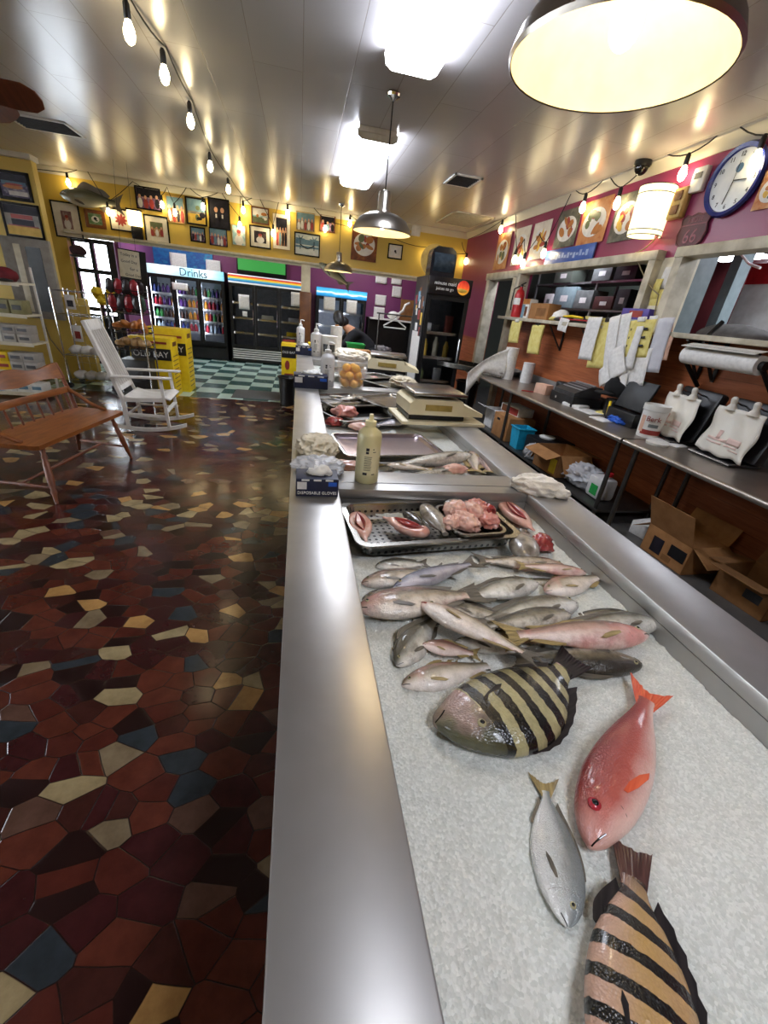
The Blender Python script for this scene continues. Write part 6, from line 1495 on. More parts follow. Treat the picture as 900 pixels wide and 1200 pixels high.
carton('worn brown carton on the serving shelf beside the orange and blue one', (3.66, onshelf(635), zs0), (.2, .55, .22), CARD, 0, band=[(CARD2, 'x', -.4, .1, .2, .7)])
m = MB(); m.lump((0, 0, .06), (.10, .16, .09), 3, .25, 1.4, 3, flat=.7); tag(m.build('hat', PAPER, loc=(3.66, onshelf(656), zs0)), 'small white cloth cap on the serving shelf', 'cap')
for i, (lb, px, L, mt, z) in enumerate((('flat black tray with red edge lying on the serving shelf', 690, .9, BLACK, .0), ('yellow handled tool lying on the black tray', 672, .5, YEL, .045), ('dark folded knife roll on the serving shelf left of the tray', 662, .35, DARKG, 0), ('yellow folded cloth on the serving shelf under the knife roll', 654, .22, YPAPER, 0), ('yellow note block at the right end of the black tray', 706, .3, YPAPER, .045))):
    y = onshelf(px); m = MB()
    if 'tool' in lb: m.tube([(0, -L/2, .02), (0, 0, .03), (0, L/2, .02)], [.014, .02, .012], 10); m.box((0, L*.62, .02), (.03, L*.3, .006))
    elif 'cloth' in lb or 'roll' in lb: m.lump((0, 0, .03), (.09, L/2, .035), i, .2, 2, 3, flat=.8)
    else: m.box((0, 0, .02), (.2, L, .03), bev=.008); m.box((-.1, 0, .034), (.012, L, .014), mi=1)
    tag(m.build(('tray', 'hand_tool', 'knife_roll', 'folded_cloth', 'note_block')[i], [mt, RED if i == 0 else mt], loc=(3.62, y, zs0+z)), lb, ('tray', 'tool', 'knife roll', 'cloth', 'note pad')[i])
p = onshelf(722); m = MB(); m.grid(lambda u, v: (-.14+.3*u, -.3+.6*v, .02+.05*math.sin(PI*v)*u), 6, 8); tag(m.build('paper_sheet', PAPER, loc=(3.62, p, zs0), thick=.004), 'curled white papers on the serving shelf', 'paper')
carton('purple and white carton on the serving shelf near the pillar', (3.72, onshelf(748, 3.7), zs0+.09), (.16, .42, .11), pm('violet_print', '#5a4aa0', '#4a3c8c', rough=.5), 0, band=[(PRED, 'x', -.3, .2, .2, .8)])
carton('grey blue carton under the purple and white one', (3.72, onshelf(746, 3.7), zs0), (.2, .5, .088), pm('grey_blue_card', '#a8b4b8', '#98a4a8', rough=.6), 0)
# kitchen rack with binders and boxes
xk = 5.0
t = thing('kitchen_rack', 'metal kitchen rack seen through the first serving window', 'rack', (xk+.1, 8.0, 0))
kz = [1.55, 2.08, 2.52, 2.9]
for z in kz: m = MB(); m.box((.2, 0, z), (.45, 3.3, .03)); m.build('rack_shelf', STEEL2, t)
for y in (-1.62, -.5, .5, 1.62):
    m = MB()
    for x in (0, .4): m.box((x, y, 1.55), (.035, .035, 3.1))
    m.build('upright', STEEL2, t)
KB = pm('pale_blue_carton', '#8fa4a8', '#7f9498', rough=.6); KG = pm('grey_binder', '#7d8280', '#6a6f6d', rough=.6)
for i, (lb, y, z, sz, mt) in enumerate((('large pale blue carton on the kitchen rack', 8.35, kz[1], (.35, .7, .36), KB), ('white label box left of the large pale blue carton', 8.95, kz[1], (.3, .3, .25), PAPER), ('grey blue archive box on the kitchen rack', 7.75, kz[1], (.3, .55, .3), KG), ('maroon box on the middle of the kitchen rack', 7.15, kz[1], (.3, .5, .2), pm('maroon_box', '#5a3430', '#4a2a27', rough=.6)), ('dark box at the right end of the kitchen rack', 6.7, kz[1], (.3, .3, .3), DARKG), ('black binder on the lower kitchen rack shelf', 8.1, kz[0], (.25, .2, .36), BLACK), ('grey binder on the lower kitchen rack shelf', 7.8, kz[0], (.25, .2, .38), KG), ('white box on the lower kitchen rack shelf', 7.25, kz[0], (.25, .5, .25), PAPER), ('brown box on the lower kitchen rack shelf', 6.72, kz[0], (.25, .45, .3), CARD2), ('dark bundle on the upper kitchen rack shelf', 6.8, kz[2], (.3, .5, .2), DARKG), ('grey box on the upper kitchen rack shelf', 7.4, kz[2], (.3, .5, .24), KG), ('green grey box at the far end of the upper kitchen rack shelf', 8.6, kz[2], (.3, .6, .26), KGREY))):
    carton(lb, (xk+.2, y, z+.017), sz, mt, 0, name='storage_box', band=[(PAPER if mt is not PAPER else KG, 'x', -.2, .15, .3, .6)])
fluor('white fluorescent light on the kitchen ceiling above the rack', 4.5, 7.6, 1.22)
fluor('added fluorescent fill light on the kitchen ceiling nearest the pillar', 4.3, 5.7, .9)  # extra lamp added only to raise the brightness of the kitchen
# side room seen through the second window
fluor('white fluorescent light seen through the window above the paper roll', 6.0, 5.75, .9).location.z = 2.98
fluor('white fluorescent light in the side room nearest the right edge', 4.9, 3.3, .9).location.z = 2.98
mb = MB(); a = at(800, 330, x=4.05); mb.box((4.08, at(808, 340, x=4.05).y+.06, 1.49), (.24, .24, 2.96)); struct('trim_8', mb, pm('blue_grey_paint', '#7f8b8a', '#727e7e', rough=.45))
mb = MB(); y_ = at(858, 335, x=4.6).y; mb.box((4.6, y_, 1.49), (.14, .12, 2.96)); struct('trim_9', mb, pm('blue_grey_paint2', '#93a2a3', '#869696', rough=.45))
p = at(892, 350, x=4.9); t = thing('notice_board', 'white board with a red upper strip behind the second window', 'board', (4.95, p.y-.15, 2.05), RZR)
m = MB(); m.box((0, 0, .0), (.9, .03, .75)); m.build('white_panel', WHITE, t); m = MB(); m.box((0, -.003, .45), (.9, .03, .2)); m.build('red_strip', RED, t)
m = MB(); m.lump((0, 0, .08), (.2, .42, .13), 5, .15, 1.5, 3, flat=.6); tag(m.build('folded_towel', pm('grey_towel', '#5d5a56', '#4a4744', rough=.95), loc=(4.16, at(862, 378, x=4.1).y, 1.742)), 'dark grey towel heap behind the second window ledge', 'towel')
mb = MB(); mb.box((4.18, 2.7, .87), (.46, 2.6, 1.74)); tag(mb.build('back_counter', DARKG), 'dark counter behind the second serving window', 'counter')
m = MB(); m.tube([(0, 0, .3), (0, 0, .12), (.02, -.1, .04), (.04, -.22, .0)], .012, 6); p = at(862, 315, x=4.2); tag(m.build('bent_rod', WHITE, loc=(4.2, p.y, p.z)), 'bent white rod hanging behind the second window', 'rod')
# hanging pads, receipts and papers on the boards below the shelf
PINKP = pm('pink_paper', '#e2b8a0', '#d4a88f', rough=.8)
def sheet(label, px, py, w, h, mat, roll=0, x=3.49, name='hanging_paper', cat='paper', clip=None, curl=.008, lines=0, thick=.003, group=None):
    p = at(px, py, x=x); w *= 1.3; t = thing(name, label, cat, (x, p.y, p.z), 0, group, rot=(roll, 0, 0))
    m = MB(); m.grid(lambda u, v: (-curl*math.sin(PI*v)-.012*math.sin(2*PI*u+px), w*(.5-u), h*(v-.5)), 8, 10); m.build('page', mat, t, thick=thick)
    if clip:
        m = MB(); m.box((-.008, 0, h/2+.005), (.03, min(.1, w*.6), .045), bev=.006); m.build('clip', clip, t)
    for i in range(lines):
        m = MB(); z = h*(.25-.22*i); m.grid(lambda u, v: (-curl*math.sin(PI*(z/h+.5))-.008, w*(.32-.64*u), z+h*.06*(v-.5)), 4, 1); m.build('handwriting', INK, t, thick=.002)
    return t
sheet('yellow order pad hanging nearest the doorway', 604, 389, .25, .33, YPAPER, -.05, clip=PAPER, thick=.02)
sheet('thick yellow order pad in a black clip left of the first bracket', 627, 398, .25, .40, YPAPER, -.05, clip=BLACK, thick=.03)
sheet('small white note hanging between the two brackets', 661, 381, .17, .16, PAPER, .1)
sheet('white receipt sheets overlapping the yellow pad under the black clip', 692, 397, .2, .48, PAPER, -.05, x=3.46)
sheet('large yellow pad behind white receipts under the black clip', 707, 404, .32, .52, YPAPER, -.1, clip=BLACK, x=3.48, thick=.015)
sheet('long white receipt strip curling down to the printer', 716, 412, .13, .75, PAPER, -.32, x=3.43, curl=.02)
sheet('second white receipt strip beside the long curling one', 729, 402, .12, .6, PAPER, -.25, x=3.45, curl=.012)
sheet('yellow sheet with big handwriting pinned among white papers', 747, 397, .28, .36, YPAPER, -.1, x=3.45, lines=3, clip=PAPER)
sheet('white sheet hanging left of the yellow handwritten one', 738, 408, .19, .42, PAPER, -.1, x=3.44)
sheet('broad white sheet under the yellow handwritten one', 742, 430, .32, .36, PAPER, -.12, x=3.46)
sheet('white slip below the broad sheet, touching the black register', 727, 447, .14, .2, PAPER, -.2, x=3.44)
sheet('crumpled white slip under the long curling receipt', 709, 440, .16, .2, PAPER, -.5, x=3.42)
sheet('white sheet crossing over the long curling receipt', 722, 425, .18, .32, PAPER, -.6, x=3.41)
sheet('grey white receipt right of the handwritten sheet', 771, 405, .15, .5, pm('grey_receipt', '#d2d2d8', '#c4c4cc', rough=.8), -.1, x=3.46)
sheet('small pink slip right of the grey receipt', 777, 408, .12, .22, PINKP, -.1, x=3.48)
sheet('narrow pink coupon pinned high beside the pink slip', 784, 391, .05, .18, PINKP, -.35, x=3.5)
sheet('small yellow and white tag right under the shelf by the pillar', 763, 384, .08, .22, PAPER, -.1, x=3.48)
# butcher paper roll on brackets
a = at(805, 414, x=3.46); b = at(891, 431, x=3.46)
t = thing('paper_roll_holder', 'white butcher paper roll held by black brackets under the second window', 'paper roll', (3.46, (a.y+b.y)/2, (a.z+b.z)/2)); Lr = a.y-b.y
m = MB(); m.lathe([(.02, -Lr/2), (.072, -Lr/2), (.072, Lr/2), (.02, Lr/2)], n=32, M=Euler((PI/2, 0, 0)).to_matrix()); m.build('roll', PAPER, t)
m = MB(); m.box((-.04, 0, .088), (.12, Lr*.98, .006), (0, -.25, 0)); m.build('cutter_bar', WHITE, t); m = MB(); m.box((-.055, 0, .078), (.02, Lr, .016)); m.build('cutter_edge', BLKM, t)
for s in (-1, 1):
    m = MB(); m.tube([(.26, s*(Lr/2+.02), .30), (.05, s*(Lr/2+.03), .02), (0, s*(Lr/2+.02), -.02), (.28, s*(Lr/2+.02), -.26)], .02, 8); m.cyl((0, s*(Lr/2+.04), 0), (0, s*(Lr/2-.01), 0), .035); m.build('bracket', BLKM, t)

# ------------------------------------------------------------------ steel work tables
ZT = .9; XF = 2.93; XBk = 3.76
def table(label, y0, y1, legs, shelf=None):
    t = thing('work_table', label, 'table', (0, (y0+y1)/2, 0)); L = y1-y0
    m = MB(); m.box(((XF+XBk)/2, 0, ZT-.02), (XBk-XF-.02, L, .04)); m.tube([(XF+.005, -L/2, ZT-.024), (XF+.005, L/2, ZT-.024)], .024, 10); m.build('table_top', STEELP if False else m_steel('table_steel', '#a39a91', '#8f867d', .34, (1, 30, 1), metal=.75), t)
    m = MB(); m.box((XBk-.02, 0, ZT+.06), (.025, L, .12), bev=.004); m.build('backsplash', STEEL2, t)
    for y in legs:
        for x in (XF+.06, XBk-.1):
            m = MB(); m.cyl((x, y-(y0+y1)/2, ZT-.04), (x, y-(y0+y1)/2, .0), .022, n=14); m.build('leg', GALV, t)
    if shelf:
        m = MB(); m.box(((XF+XBk)/2, 0, shelf-.012), (XBk-XF-.06, L-.05, .024), bev=.003); m.build('under_shelf', GALV, t)
    return t
table('stainless work table under the hanging order pads, farther one', 3.27, 7.35, (3.36, 5.65, 7.25), .14)
table('stainless work table under the paper roll, nearer one', -.6, 3.24, (3.12, 1.2, -.5))
def place(px, py, z=ZT, **k): p = at(px, py, z=z); return p
# paper towel with a long loose sheet
p = at(597, 444, z=ZT); pc = Vector((3.36, p.y, ZT))
t = thing('paper_towel_roll', 'white paper roll standing on the table with its loose sheet hanging over the edge', 'paper roll', pc)
m = MB(); m.lathe([(.03, 0), (.10, 0), (.10, .48), (.03, .48), (.03, 0)], n=36); m.build('roll', PAPER, t); m = MB(); m.cyl((0, 0, .001), (0, 0, .47), .028, n=14); m.build('core', CARD, t)
def flap(u, v):
    x = -.08-.62*u; bot = ZT*0+.01+.10*u if u < .55 else .065-(u-.55)*.9
    top = .47-.30*u-.12*u*u
    top = max(top, bot+.05); y = -.06+.06*math.sin(3*u)-.02*math.sin(6*v)
    return (x, y, bot+(top-bot)*v)
m = MB(); m.grid(flap, 24, 10); m.build('loose_sheet', PAPER, t, thick=.003)
p = at(612, 440, z=ZT); t = thing('paper_towel_roll', 'second white paper roll standing behind the one with the loose sheet', 'paper roll', (3.56, 6.38, ZT)); m = MB(); m.lathe([(.03, 0), (.09, 0), (.09, .3), (.03, .3), (.03, 0)], n=28); m.build('roll', PAPER, t); m = MB(); m.cyl((0, 0, .001), (0, 0, .295), .028, n=14); m.build('core', CARD, t)
pan('steel pan on the far end of the work table', [(548, 425), (574, 424), (572, 433), (546, 434)], ZT+.09, .085, STEELP, rim=.012)
m = MB(); m.tube([(0, -.08, .008), (0, 0, .008), (0, .08, .008)], .007, 8); p = at(618, 459, z=ZT); tag(m.build('pen', RED, loc=(p.x, p.y, ZT), rot=(0, 0, 1.2)), 'red pen lying on the work table', 'pen')
p = at(634, 462, z=ZT); carton('pale open paper bundle left of the black printer', (p.x+.05, p.y+.05, ZT), (.14, .2, .13), PINKP, .3, name='paper_bundle', cat='paper')
# receipt printer and cup
p = at(655, 470, z=ZT); y = p.y
t = thing('receipt_printer', 'black cash drawer and receipt printer with a grey ribbed top', 'printer', (3.42, y-.12, ZT), 0)
m = MB(); m.box((0, 0, .06), (.40, .5, .12), bev=.008); m.build('drawer', BLACK, t)
m = MB(); m.prism([(-.18, .12), (.18, .12), (.18, .24), (.02, .24), (-.18, .16)], .44, Matrix.Translation((0, .22, 0)) @ Matrix.Rotation(PI/2, 4, 'X')); m.build('printer_body', DARKG, t)
for i in range(4): m = MB(); m.box((-.08+.055*i, 0, .20+.018*i), (.018, .40, .012), (0, -.35, 0)); m.build('grey_rib', pm('rib_grey', '#9a9a9a', '#868686', rough=.4), t)
m = MB(); m.cyl((-.203, .1, .06), (-.21, .1, .06), .016); m.build('lock', CHROME, t)
m = MB(); m.lathe([(0, 0), (.075, 0), (.085, .2), (.08, .21), (.07, .2), (0, .19)], n=20); tag(m.build('pen_cup', BLACK, loc=(3.42, y+.22, ZT)), 'round black pen cup behind the receipt printer', 'cup')
for i, (lb, px, py, w_, d_, h_, mt, rz_) in enumerate((('stack of white papers in front of the receipt printer', 674, 477, .18, .26, .035, PAPER, .3), ('white sheets beside the stack in front of the printer', 690, 483, .2, .3, .01, PAPER, .1), ('yellow note pad lying beside the blue gloves', 708, 486, .12, .16, .025, YPAPER, .4), ('white sheet at the table edge before the yellow note pad', 705, 492, .16, .22, .006, PAPER, .1), ('small grey device between papers on the work table', 716, 478, .12, .2, .04, DARKG, .2), ('white card on the nearer table below the black bag stand', 781, 519, .14, .3, .01, PAPER, .25), ('white papers stacked behind the blue gloves', 738, 482, .16, .22, .05, PAPER, .2))):
    p = at(px, py, z=ZT); m = MB()
    m.box((0, 0, h_/2), (w_, d_, h_), bev=min(.003, h_*.3)); m.box((.012, .01, h_+.002), (w_*.9, d_*.95, .003), (0, 0, .09))
    tag(m.build(('paper_stack', 'paper_sheet', 'note_pad', 'paper_sheet', 'card_reader', 'white_card', 'paper_stack')[i], mt, loc=(p.x, p.y, ZT), rot=(0, 0, rz_)), lb, 'paper' if mt is not DARKG else 'device')
p = at(726, 496, z=ZT); m = MB(); m.lump((0, 0, .03), (.09, .14, .04), 5, .5, 2.2, 4, crease=True, flat=.7); tag(m.build('nitrile_glove', BLUE, loc=(p.x, p.y, ZT)), 'crumpled blue gloves at the table edge beside the white tub', 'gloves')
# dark register with a black cap on it, scissors handle
p = at(738, 478, z=ZT)
t = thing('cash_register', 'black register with a dark screen beside the white tub', 'register', (3.50, 3.86, ZT))
m = MB(); m.box((0, 0, .07), (.36, .42, .14), bev=.01); m.build('register_base', BLACK, t); m = MB(); m.box((-.06, 0, .30), (.03, .40, .30), (0, .35, 0), bev=.008); m.build('screen', pm('dark_screen', '#1c1f22', '#141719', rough=.5), t); m = MB(); m.cyl((0, 0, .12), (-.02, 0, .28), .03); m.build('screen_stand', BLACK, t)
m = MB(); m.lump((0, 0, .12), (.16, .17, .13), 6, .12, 1.4, 4, flat=.8); m.lump((-.16, .02, .05), (.11, .12, .02), 2, .05, 1, 3, flat=.9); tag(m.build('hat', pm('black_cloth', '#121214', '#0b0b0c', rough=.95), loc=(3.52, 4.22, ZT+.20)), 'black cap set on a holder left of the register', 'cap')
m = MB(); m.lathe([(0, 0), (.1, 0), (.1, .19), (0, .2)], n=20); tag(m.build('cap_holder', BLACK, loc=(3.52, 4.22, ZT)), 'black drum under the black cap', 'holder')
m = MB(); m.bar((0, 0, 0), (.0, .02, .19), .035, .02, bev=.008); tag(m.build('box_cutter', YEL, loc=(3.34, 4.06, ZT)), 'yellow handled tool standing before the register', 'tool')
# white wipes tub
p = at(757, 512, z=ZT); t = thing('wipes_tub', 'white tub with red lettering and a red base stripe', 'tub', (p.x+.03, p.y+.03, ZT)); RT = .105
m = MB(); m.lathe([(0, .0), (RT*.9, .0), (RT*1.02, .245), (RT*1.08, .25), (RT*1.08, .30), (RT*1.0, .30), (RT*.95, .25), (0, .25)], n=32); m.build('tub_wall', WHITE, t)
def band(nm, mt, a0, a1, z0, z1):
    m = MB(); m.grid(lambda u, v: ((RT*(.9+.12*(z0+(z1-z0)*v)/.245)+.0015)*math.cos(a0+(a1-a0)*u), (RT*(.9+.12*(z0+(z1-z0)*v)/.245)+.0015)*math.sin(a0+(a1-a0)*u), z0+(z1-z0)*v), 14, 1); m.build(nm, mt, t)
band('red_stripe', PRED, 3.2, 5.6, .03, .075); band('pink_label', PINKP, 2.9, 3.35, .05, .2); band('grey_print', KG, 3.75, 4.6, .10, .13)
aw = 4.05; lettering('lettering', 'Berk', .075, PRED, t, Matrix.Translation((RT*1.02*math.cos(aw), RT*1.02*math.sin(aw), .18)) @ Matrix.Rotation(aw+PI/2, 4, 'Z') @ face_y(0, -.006, 0), width=.12, ext=.003)
m = MB(); m.lathe([(0, 0), (.09, 0), (.095, .02), (0, .025)], n=24); p = at(768, 519, z=ZT); tag(m.build('tub_lid', WHITE, loc=(p.x-.03, p.y-.05, ZT)), 'white lid lying flat beside the wipes tub', 'lid')
# bag stands
BAGW = pm('white_bag_film', '#f1ece0', '#e2dccf', sc=5, rough=.35, bump=.15, bsc=14, sss=.1)
PKP = pm('faded_red_print', '#ecd0c6', '#e6c2b6', sc=10, rough=.5)
def bagstand(label, p, rz, bag_label, back=True):
    t = thing('bag_stand', label, 'stand', p, rz, 'carrier bag stands')
    m = MB(); m.box((0, .09, .25), (.50, .09, .46), (-.2, 0, 0), bev=.03); m.box((0, -.02, .012), (.42, .3, .02), bev=.005); m.build('back_plate', BLACK, t)
    m = MB(); m.tube([(-.2, -.17, .02), (.2, -.17, .02), (.2, .05, .02), (-.2, .05, .02)], .008, 6, closed=True); m.build('base_wire', CHROME, t)
    for s in (-1, 1):
        m = MB(); m.tube([(s*.10, .14, .42), (s*.10, .02, .44), (s*.10, -.06, .47)], .007, 6); m.build('arm', CHROME, t)
    b = thing('carrier_bag', bag_label, 'bag', p, rz, 'carrier bags on stands')
    def bagf(side):
        def f(u, v):
            z = .05+.36*v; w = .235-.03*v+.012*math.sin(9*v+3*u); x = w*(2*u-1); y = -.045-.05*(1-v)+side*.02*math.sin(PI*u)+.012*math.sin(11*u+4*v)
            return (x, y, z-.02*(1-v)*math.sin(8*u)**2)
        return f
    m = MB(); m.grid(bagf(-1), 16, 14); m.build('front_film', BAGW, b, thick=.002)
    m = MB(); m.grid(bagf(1), 16, 14); m.build('rear_film', BAGW, b, thick=.002)
    for s in (-1, 1): m = MB(); m.tube([(s*.10, -.05, .395), (s*.10, -.05, .44), (s*.10, -.055, .475)], [.05, .022, .024], 10); m.ball((s*.10, -.055, .478), (.026, .024, .022), 10); m.build('handle_loop', BAGW, b)
    m = MB()
    for x, z, w_, h_ in ((-.07, .16, .18, .02), (-.08, .13, .16, .014), (-.05, .20, .03, .07), (.09, .17, .13, .05), (.08, .13, .12, .012), (.12, .105, .1, .008)):
        m.grid(lambda u, v: (x+w_*(u-.5), bagf(-1)((x+w_*(u-.5))/.45+.5, (z+h_*(v-.5)-.05)/.36)[1]-.004, z+h_*(v-.5)), 8, 3)
    m.build('faded_print', PKP, b, thick=.001)
    return t
bagstand('black bag stand behind the white wipes tub', (3.52, 3.32, ZT), RZR-.15, 'crumpled white carrier bag on the stand behind the white tub')
bagstand('black bag stand at the right edge under the paper roll', (3.50, 2.74, ZT+.0), RZR-.05, 'white carrier bag with faded red print hanging under the paper roll')

# ------------------------------------------------------------------ under the tables
zu = .142
t = thing('waste_bin', 'tall black waste bin under the far end of the work table', 'bin', (3.15, 7.75, 0)); m = MB(); m.lathe([(0, 0), (.17, 0), (.21, .62), (.225, .63), (.225, .66), (.2, .66), (.16, .02), (0, .02)], n=28); m.build('bin_body', BLACK, t); m = MB(); m.tube([(.22*math.cos(i*PI/8), .22*math.sin(i*PI/8), .645) for i in range(16)], .014, 6, closed=True); m.build('rolled_rim', BLACK, t)
carton('brown carton with a hand hole on the under shelf beside the cyan bin', (3.22, 5.82, zu), (.42, .5, .34), CARD, 0, band=[(BLACK, 'x', .1, .28, .72, .82)])
carton('white carton with open brown flaps left of the brown carton', (3.3, 6.45, zu), (.4, .3, .30), PAPER, 0, flaps=(.3, -.5, .4, -.3))
carton('red and white printed pack on top of the brown carton', (3.3, 5.95, zu+.342), (.26, .5, .12), PAPER, .1, band=[(PRED, 'x', -.45, .0, .1, .9), (PBRN, 'x', .15, .45, .1, .9)], name='printed_pack', cat='package')
t = thing('plastic_bin', 'cyan plastic bin on the under shelf behind a table leg', 'bin', (3.12, 5.32, zu)); m = MB(); m.lathe([(0, 0), (.14, 0), (.17, .28), (.18, .28), (.18, .30), (.16, .30), (.13, .01), (0, .01)], n=4, M=Matrix.Rotation(PI/4, 3, 'Z')); m.build('bin_wall', CYAN, t, ang=20); m = MB(); m.tube([(.128*sx, .128*sy, .29) for sx, sy in ((1, 1), (-1, 1), (-1, -1), (1, -1))], .01, 6, closed=True); m.build('rim', CYAN, t)
t = thing('black_crate', 'black crate with a white round lid on it under the table', 'crate', (3.32, 4.92, zu)); m = MB(); m.box((0, 0, .13), (.5, .42, .26), bev=.02); m.build('crate_body', BLACK, t)
m = MB(); m.lathe([(0, 0), (.1, 0), (.105, .018), (0, .022)], n=24); tag(m.build('bucket_cover', WHITE, loc=(3.28, 4.95, zu+.262)), 'white round lid lying on the black crate', 'lid')
carton('open brown carton with a yellow warning label under the table', (3.2, 4.42, zu), (.42, .5, .27), CARD, .05, flaps=(-.3, .2, .9, -1.2), band=[(YEL, 'x', -.42, -.18, .1, .75)])
crumple('plastic_bag', 'crumpled clear bag left of the carton with the yellow label', (3, 3), zu, (.13, .12, .11), BAGC, 41, 'bag').location = (3.08, 4.84, zu+.09)
crumple('plastic_bag', 'heap of clear plastic wrap right of the yellow labelled carton', (3, 3), zu, (.2, .3, .13), BAGC, 43, 'bag').location = (3.25, 3.98, zu+.1)
t = thing('plastic_jug', 'white plastic jug with a green label and red cap under the table', 'jug', (3.2, 3.62, zu)); m = MB(); m.box((0, 0, .12), (.2, .24, .24), bev=.04); m.cyl((0, -.05, .23), (0, -.05, .27), .035); m.build('jug_body', WBOT, t); m = MB(); m.box((-.102, -.02, .10), (.003, .11, .11)); m.build('green_label', GREEN, t); m = MB(); m.cyl((0, -.05, .268), (0, -.05, .30), .042); m.build('red_cap', RED, t)
m = MB(); m.tube([(0, 0, 0), (0, 0, .16)], .05, 12); tag(m.build('dark_bottle', DARKG, loc=(3.5, 5.2, zu)), 'dark bottle standing behind the cyan bin', 'bottle')
carton('small white carton on the floor behind the big open carton', (3.42, 3.02, 0), (.3, .26, .13), PAPER, .2)
carton('brown carton with black print standing behind the big open carton', (3.60, 2.98, 0), (.26, .3, .27), CARD2, .1, band=[(BLACK, 'x', -.3, .05, .2, .6)])
carton('big open carton on the floor with one flap raised towards the counter', (3.33, 2.60, 0), (.38, .45, .26), CARD, .04, flaps=(1.15, -1.2, .5, -.6), fz=.30, band=[(BLACK, 'x', -.45, -.1, .35, .75), (PDARK, 'x', .05, .3, .15, .7), (CARD2, 'x', -.2, .0, .1, .3)])
carton('brown carton nearest the camera on the floor under the table', (3.45, 2.0, 0), (.36, .40, .24), CARD2, .08, flaps=(.15, -1.2, .2, -.15), band=[(DARKG, 'x', -.35, -.05, .4, .7)])
# cables on the wall
m = MB(); p = at(785, 260, x=XR-.03); q = at(770, 345, x=XR-.12); m.tube(run([(XR-.03, p.y+.05, p.z-.05), (XR-.05, p.y+.35, 2.6), (XR-.1, q.y, q.z), (XR-.12, q.y-.1, ZS+.1)], .05), .007, 6); tag(m.build('cable', pm('tan_cable', '#8a7a52', '#776844', rough=.5)), 'tan cable looping from the outlet box down the pillar', 'cable')
m = MB(); yp_ = (W1a+W2b)/2
for i, (z, w_, mt) in enumerate(((2.33, .16, 0), (2.12, .2, 1), (1.98, .14, 2), (2.22, .1, 1))): m.grid(lambda u, v: (XR-.02-.01*math.sin(PI*v)-.004*i, yp_+w_*(.5-u)+.03*(i-1.5), z+.2*(v-.5)), 4, 4, mi=mt)
tag(m.build('pinned_note', [PAPER, YPAPER, CREAM], thick=.003), 'worn paper notes pinned on the pillar between the two windows', 'paper')

# ------------------------------------------------------------------ person bending over the far counter
CLO = pm('black_clothing', '#17161a', '#0f0e11', rough=.9, bump=.2, bsc=30)
HAIRM = pm('dark_hair', '#1a1412', '#120d0b', rough=.5, stretch=(1, 1, .2))
def skinned(name, verts, edges, mat, parent, root=0):
    me = bpy.data.meshes.new(name); me.from_pydata([v[:3] for v in verts], edges, [])
    o = bpy.data.objects.new(name, me); COL.objects.link(o)
    o.modifiers.new('skin', 'SKIN'); sv = me.skin_vertices[0].data
    for i, v in enumerate(verts): sv[i].radius = (v[3], v[4] if len(v) > 4 else v[3]); sv[i].use_root = (i == root)
    s = o.modifiers.new('sub', 'SUBSURF'); s.levels = s.render_levels = 2
    bpy.context.view_layer.update(); dg = bpy.context.evaluated_depsgraph_get()
    m2 = bpy.data.meshes.new_from_object(o.evaluated_get(dg)); bpy.data.objects.remove(o)
    m2.materials.clear(); m2.materials.append(mat); m2.name = name
    for p_ in m2.polygons: p_.use_smooth = True
    o = bpy.data.objects.new(name, m2); COL.objects.link(o); o.parent = parent; return o
pe = thing('person', 'person in black clothes bending over the far end of the counter', 'person', (1.30, 8.2, 0))
# local frame: x towards the bend (-x world is forward)
def arm(s): return [(-.36, s*.19, 1.26, .07), (-.52, s*.25, 1.06, .05), (-.66, s*.16, 1.12, .04), (-.73, s*.13, 1.12, .035)]
legs = [(0.02, .11, .86, .10), (.0, .12, .48, .075), (.06, .12, .09, .05), (-.09, .13, .045, .045)]
V = [(0, 0, .95, .08, .10), (-.16, 0, 1.12, .09, .11), (-.34, 0, 1.27, .10, .13), (-.48, 0, 1.36, .06), (-.56, 0, 1.41, .065)]
E = [(0, 1), (1, 2), (2, 3), (3, 4)]
for s in (-1, 1):
    k0 = len(V); V += arm(s); E += [(2, k0), (k0, k0+1), (k0+1, k0+2), (k0+2, k0+3)]
    k0 = len(V); V += [(x, s*y, z, r) for x, y, z, r in legs]; E += [(0, k0), (k0, k0+1), (k0+1, k0+2), (k0+2, k0+3)]
skinned('body', V, E, SKIN, pe)
g = .022
Vj = [(.03, 0, .92, .19, .21), (-.16, 0, 1.12, .165, .185), (-.34, 0, 1.27, .155, .195), (-.47, 0, 1.36, .085)]; Ej = [(0, 1), (1, 2), (2, 3)]
for s in (-1, 1): k0 = len(Vj); Vj += [(x, y, z, r+g) for x, y, z, r in arm(s)[:3]]; Ej += [(2, k0), (k0, k0+1), (k0+1, k0+2)]
skinned('jacket', Vj, Ej, CLO, pe)
Vt = [(0, 0, .93, .18, .20), (-.10, 0, 1.05, .17, .19)]; Et = [(0, 1)]
for s in (-1, 1): k0 = len(Vt); Vt += [(x, s*y, z, r+g) for x, y, z, r in legs[:3]]; Et += [(0, k0), (k0, k0+1), (k0+1, k0+2)]
skinned('trousers', Vt, Et, CLO, pe)
hd = Matrix.Translation((-.62, 0, 1.47)) @ Matrix.Rotation(-1.1, 4, 'Z') @ Matrix.Rotation(-.75, 4, 'Y')
m = MB()
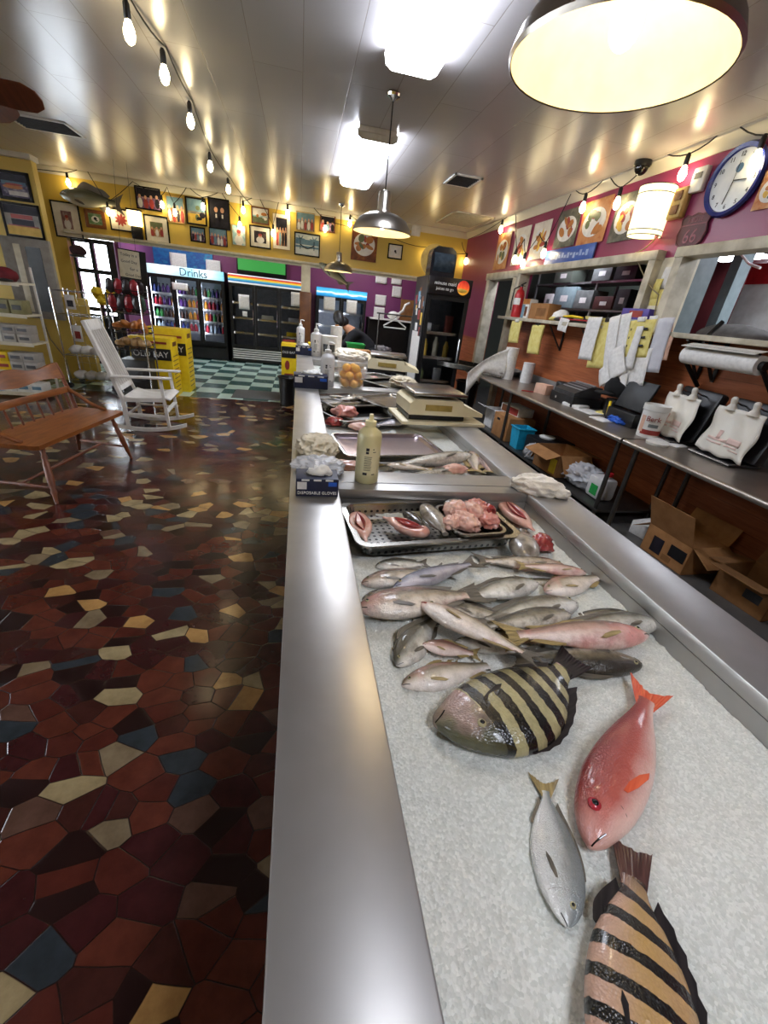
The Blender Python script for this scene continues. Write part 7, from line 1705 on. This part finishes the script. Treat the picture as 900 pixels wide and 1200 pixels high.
def headf(u, v):
    th = PI*v; ph = 2*PI*u; d = Vector((math.sin(th)*math.cos(ph), math.sin(th)*math.sin(ph), math.cos(th)))
    x, y, z = d.x*.098, d.y*.076, d.z*.122
    if z < 0: x *= 1-.28*(-z/.122) if d.x > 0 else 1+.05*(z/.122); y *= 1-.32*(-z/.122)
    # front of the head is -x
    f = max(0, -d.x); x -= .022*math.exp(-((d.z+.12)/.16)**2-(d.y/.18)**2)*f; x += .010*math.exp(-((d.z-.08)/.12)**2-((abs(d.y)-.38)/.16)**2)*f
    return hd @ Vector((x, y, z))
m.grid(headf, 28, 20)
for s in (-1, 1): m.ball(hd @ Vector((.005, s*.078, -.01)), (.02, .008, .03), 8, M=hd.to_3x3())
ho = m.build('head', SKIN, pe, ang=180)
for s in (-1, 1): m = MB(); m.ball(hd @ Vector((-.086, s*.03, .008)), .011, 8); m.build('eye', EYED, ho)
m = MB(); m.tube([hd @ Vector((-.083, y, -.062)) for y in (-.024, 0, .024)], .005, 6); m.build('mouth', MOUTH, ho)
m = MB(); v = bmesh.ops.create_icosphere(m.bm, subdivisions=4, radius=1)['verts']
for q in v:
    d = q.co.copy(); k_ = 1.0+.04*noise.noise(d*6); q.co = hd @ Vector((d.x*.112*k_+.012, d.y*.09*k_, d.z*.13*k_+.012 if not (d.x > -.1 and d.z < 0) else d.z*.17*k_+.012))
for q in [q for q in m.bm.verts if (hd.inverted() @ q.co).x < -.055 and (hd.inverted() @ q.co).z < .07]: m.bm.verts.remove(q)
m.lump((-.53, 0, 1.43), (.10, .085, .09), 3, .08, 1.5, 3)
m.build('hair', HAIRM, pe, ang=180, recalc=False)
for s in (-1, 1):
    wr_ = Vector((-.73, s*.13, 1.12))
    m = MB(); m.ball(wr_+Vector((-.045, 0, -.012)), (.05, .042, .018), 10)
    for j, (yy, L_) in enumerate(((-.033, .06), (-.011, .075), (.011, .07), (.032, .055))): b0 = wr_+Vector((-.085, yy, -.012)); m.tube([b0, b0+Vector((-L_*.5, yy*.15, -.004)), b0+Vector((-L_*.9, yy*.2, -.03))], [.0095, .0088, .007], 8)
    b0 = wr_+Vector((-.03, -s*.035, -.012)); m.tube([b0, b0+Vector((-.03, -s*.03, -.006)), b0+Vector((-.058, -s*.038, -.02))], [.011, .0105, .008], 8)
    m.build('hand', SKIN, pe, ang=180)

# ------------------------------------------------------------------ daylight and picture settings
w = bpy.data.worlds.new('daylight'); SC.world = w; w.use_nodes = True
bg = w.node_tree.nodes['Background']; bg.inputs[0].default_value = (.86, .93, 1, 1); bg.inputs[1].default_value = 5.0
SC.view_settings.view_transform = 'Standard'; SC.view_settings.look = 'None'; SC.view_settings.gamma = 1; SC.view_settings.use_curve_mapping = False
SC.view_settings.exposure = 1.3
SC.cycles.use_denoising = True; SC.cycles.max_bounces = 8; SC.cycles.diffuse_bounces = 5; SC.cycles.glossy_bounces = 4; SC.cycles.transmission_bounces = 6; SC.cycles.transparent_max_bounces = 8
SC.cycles.sample_clamp_indirect = 6; SC.cycles.caustics_reflective = False; SC.cycles.caustics_refractive = False
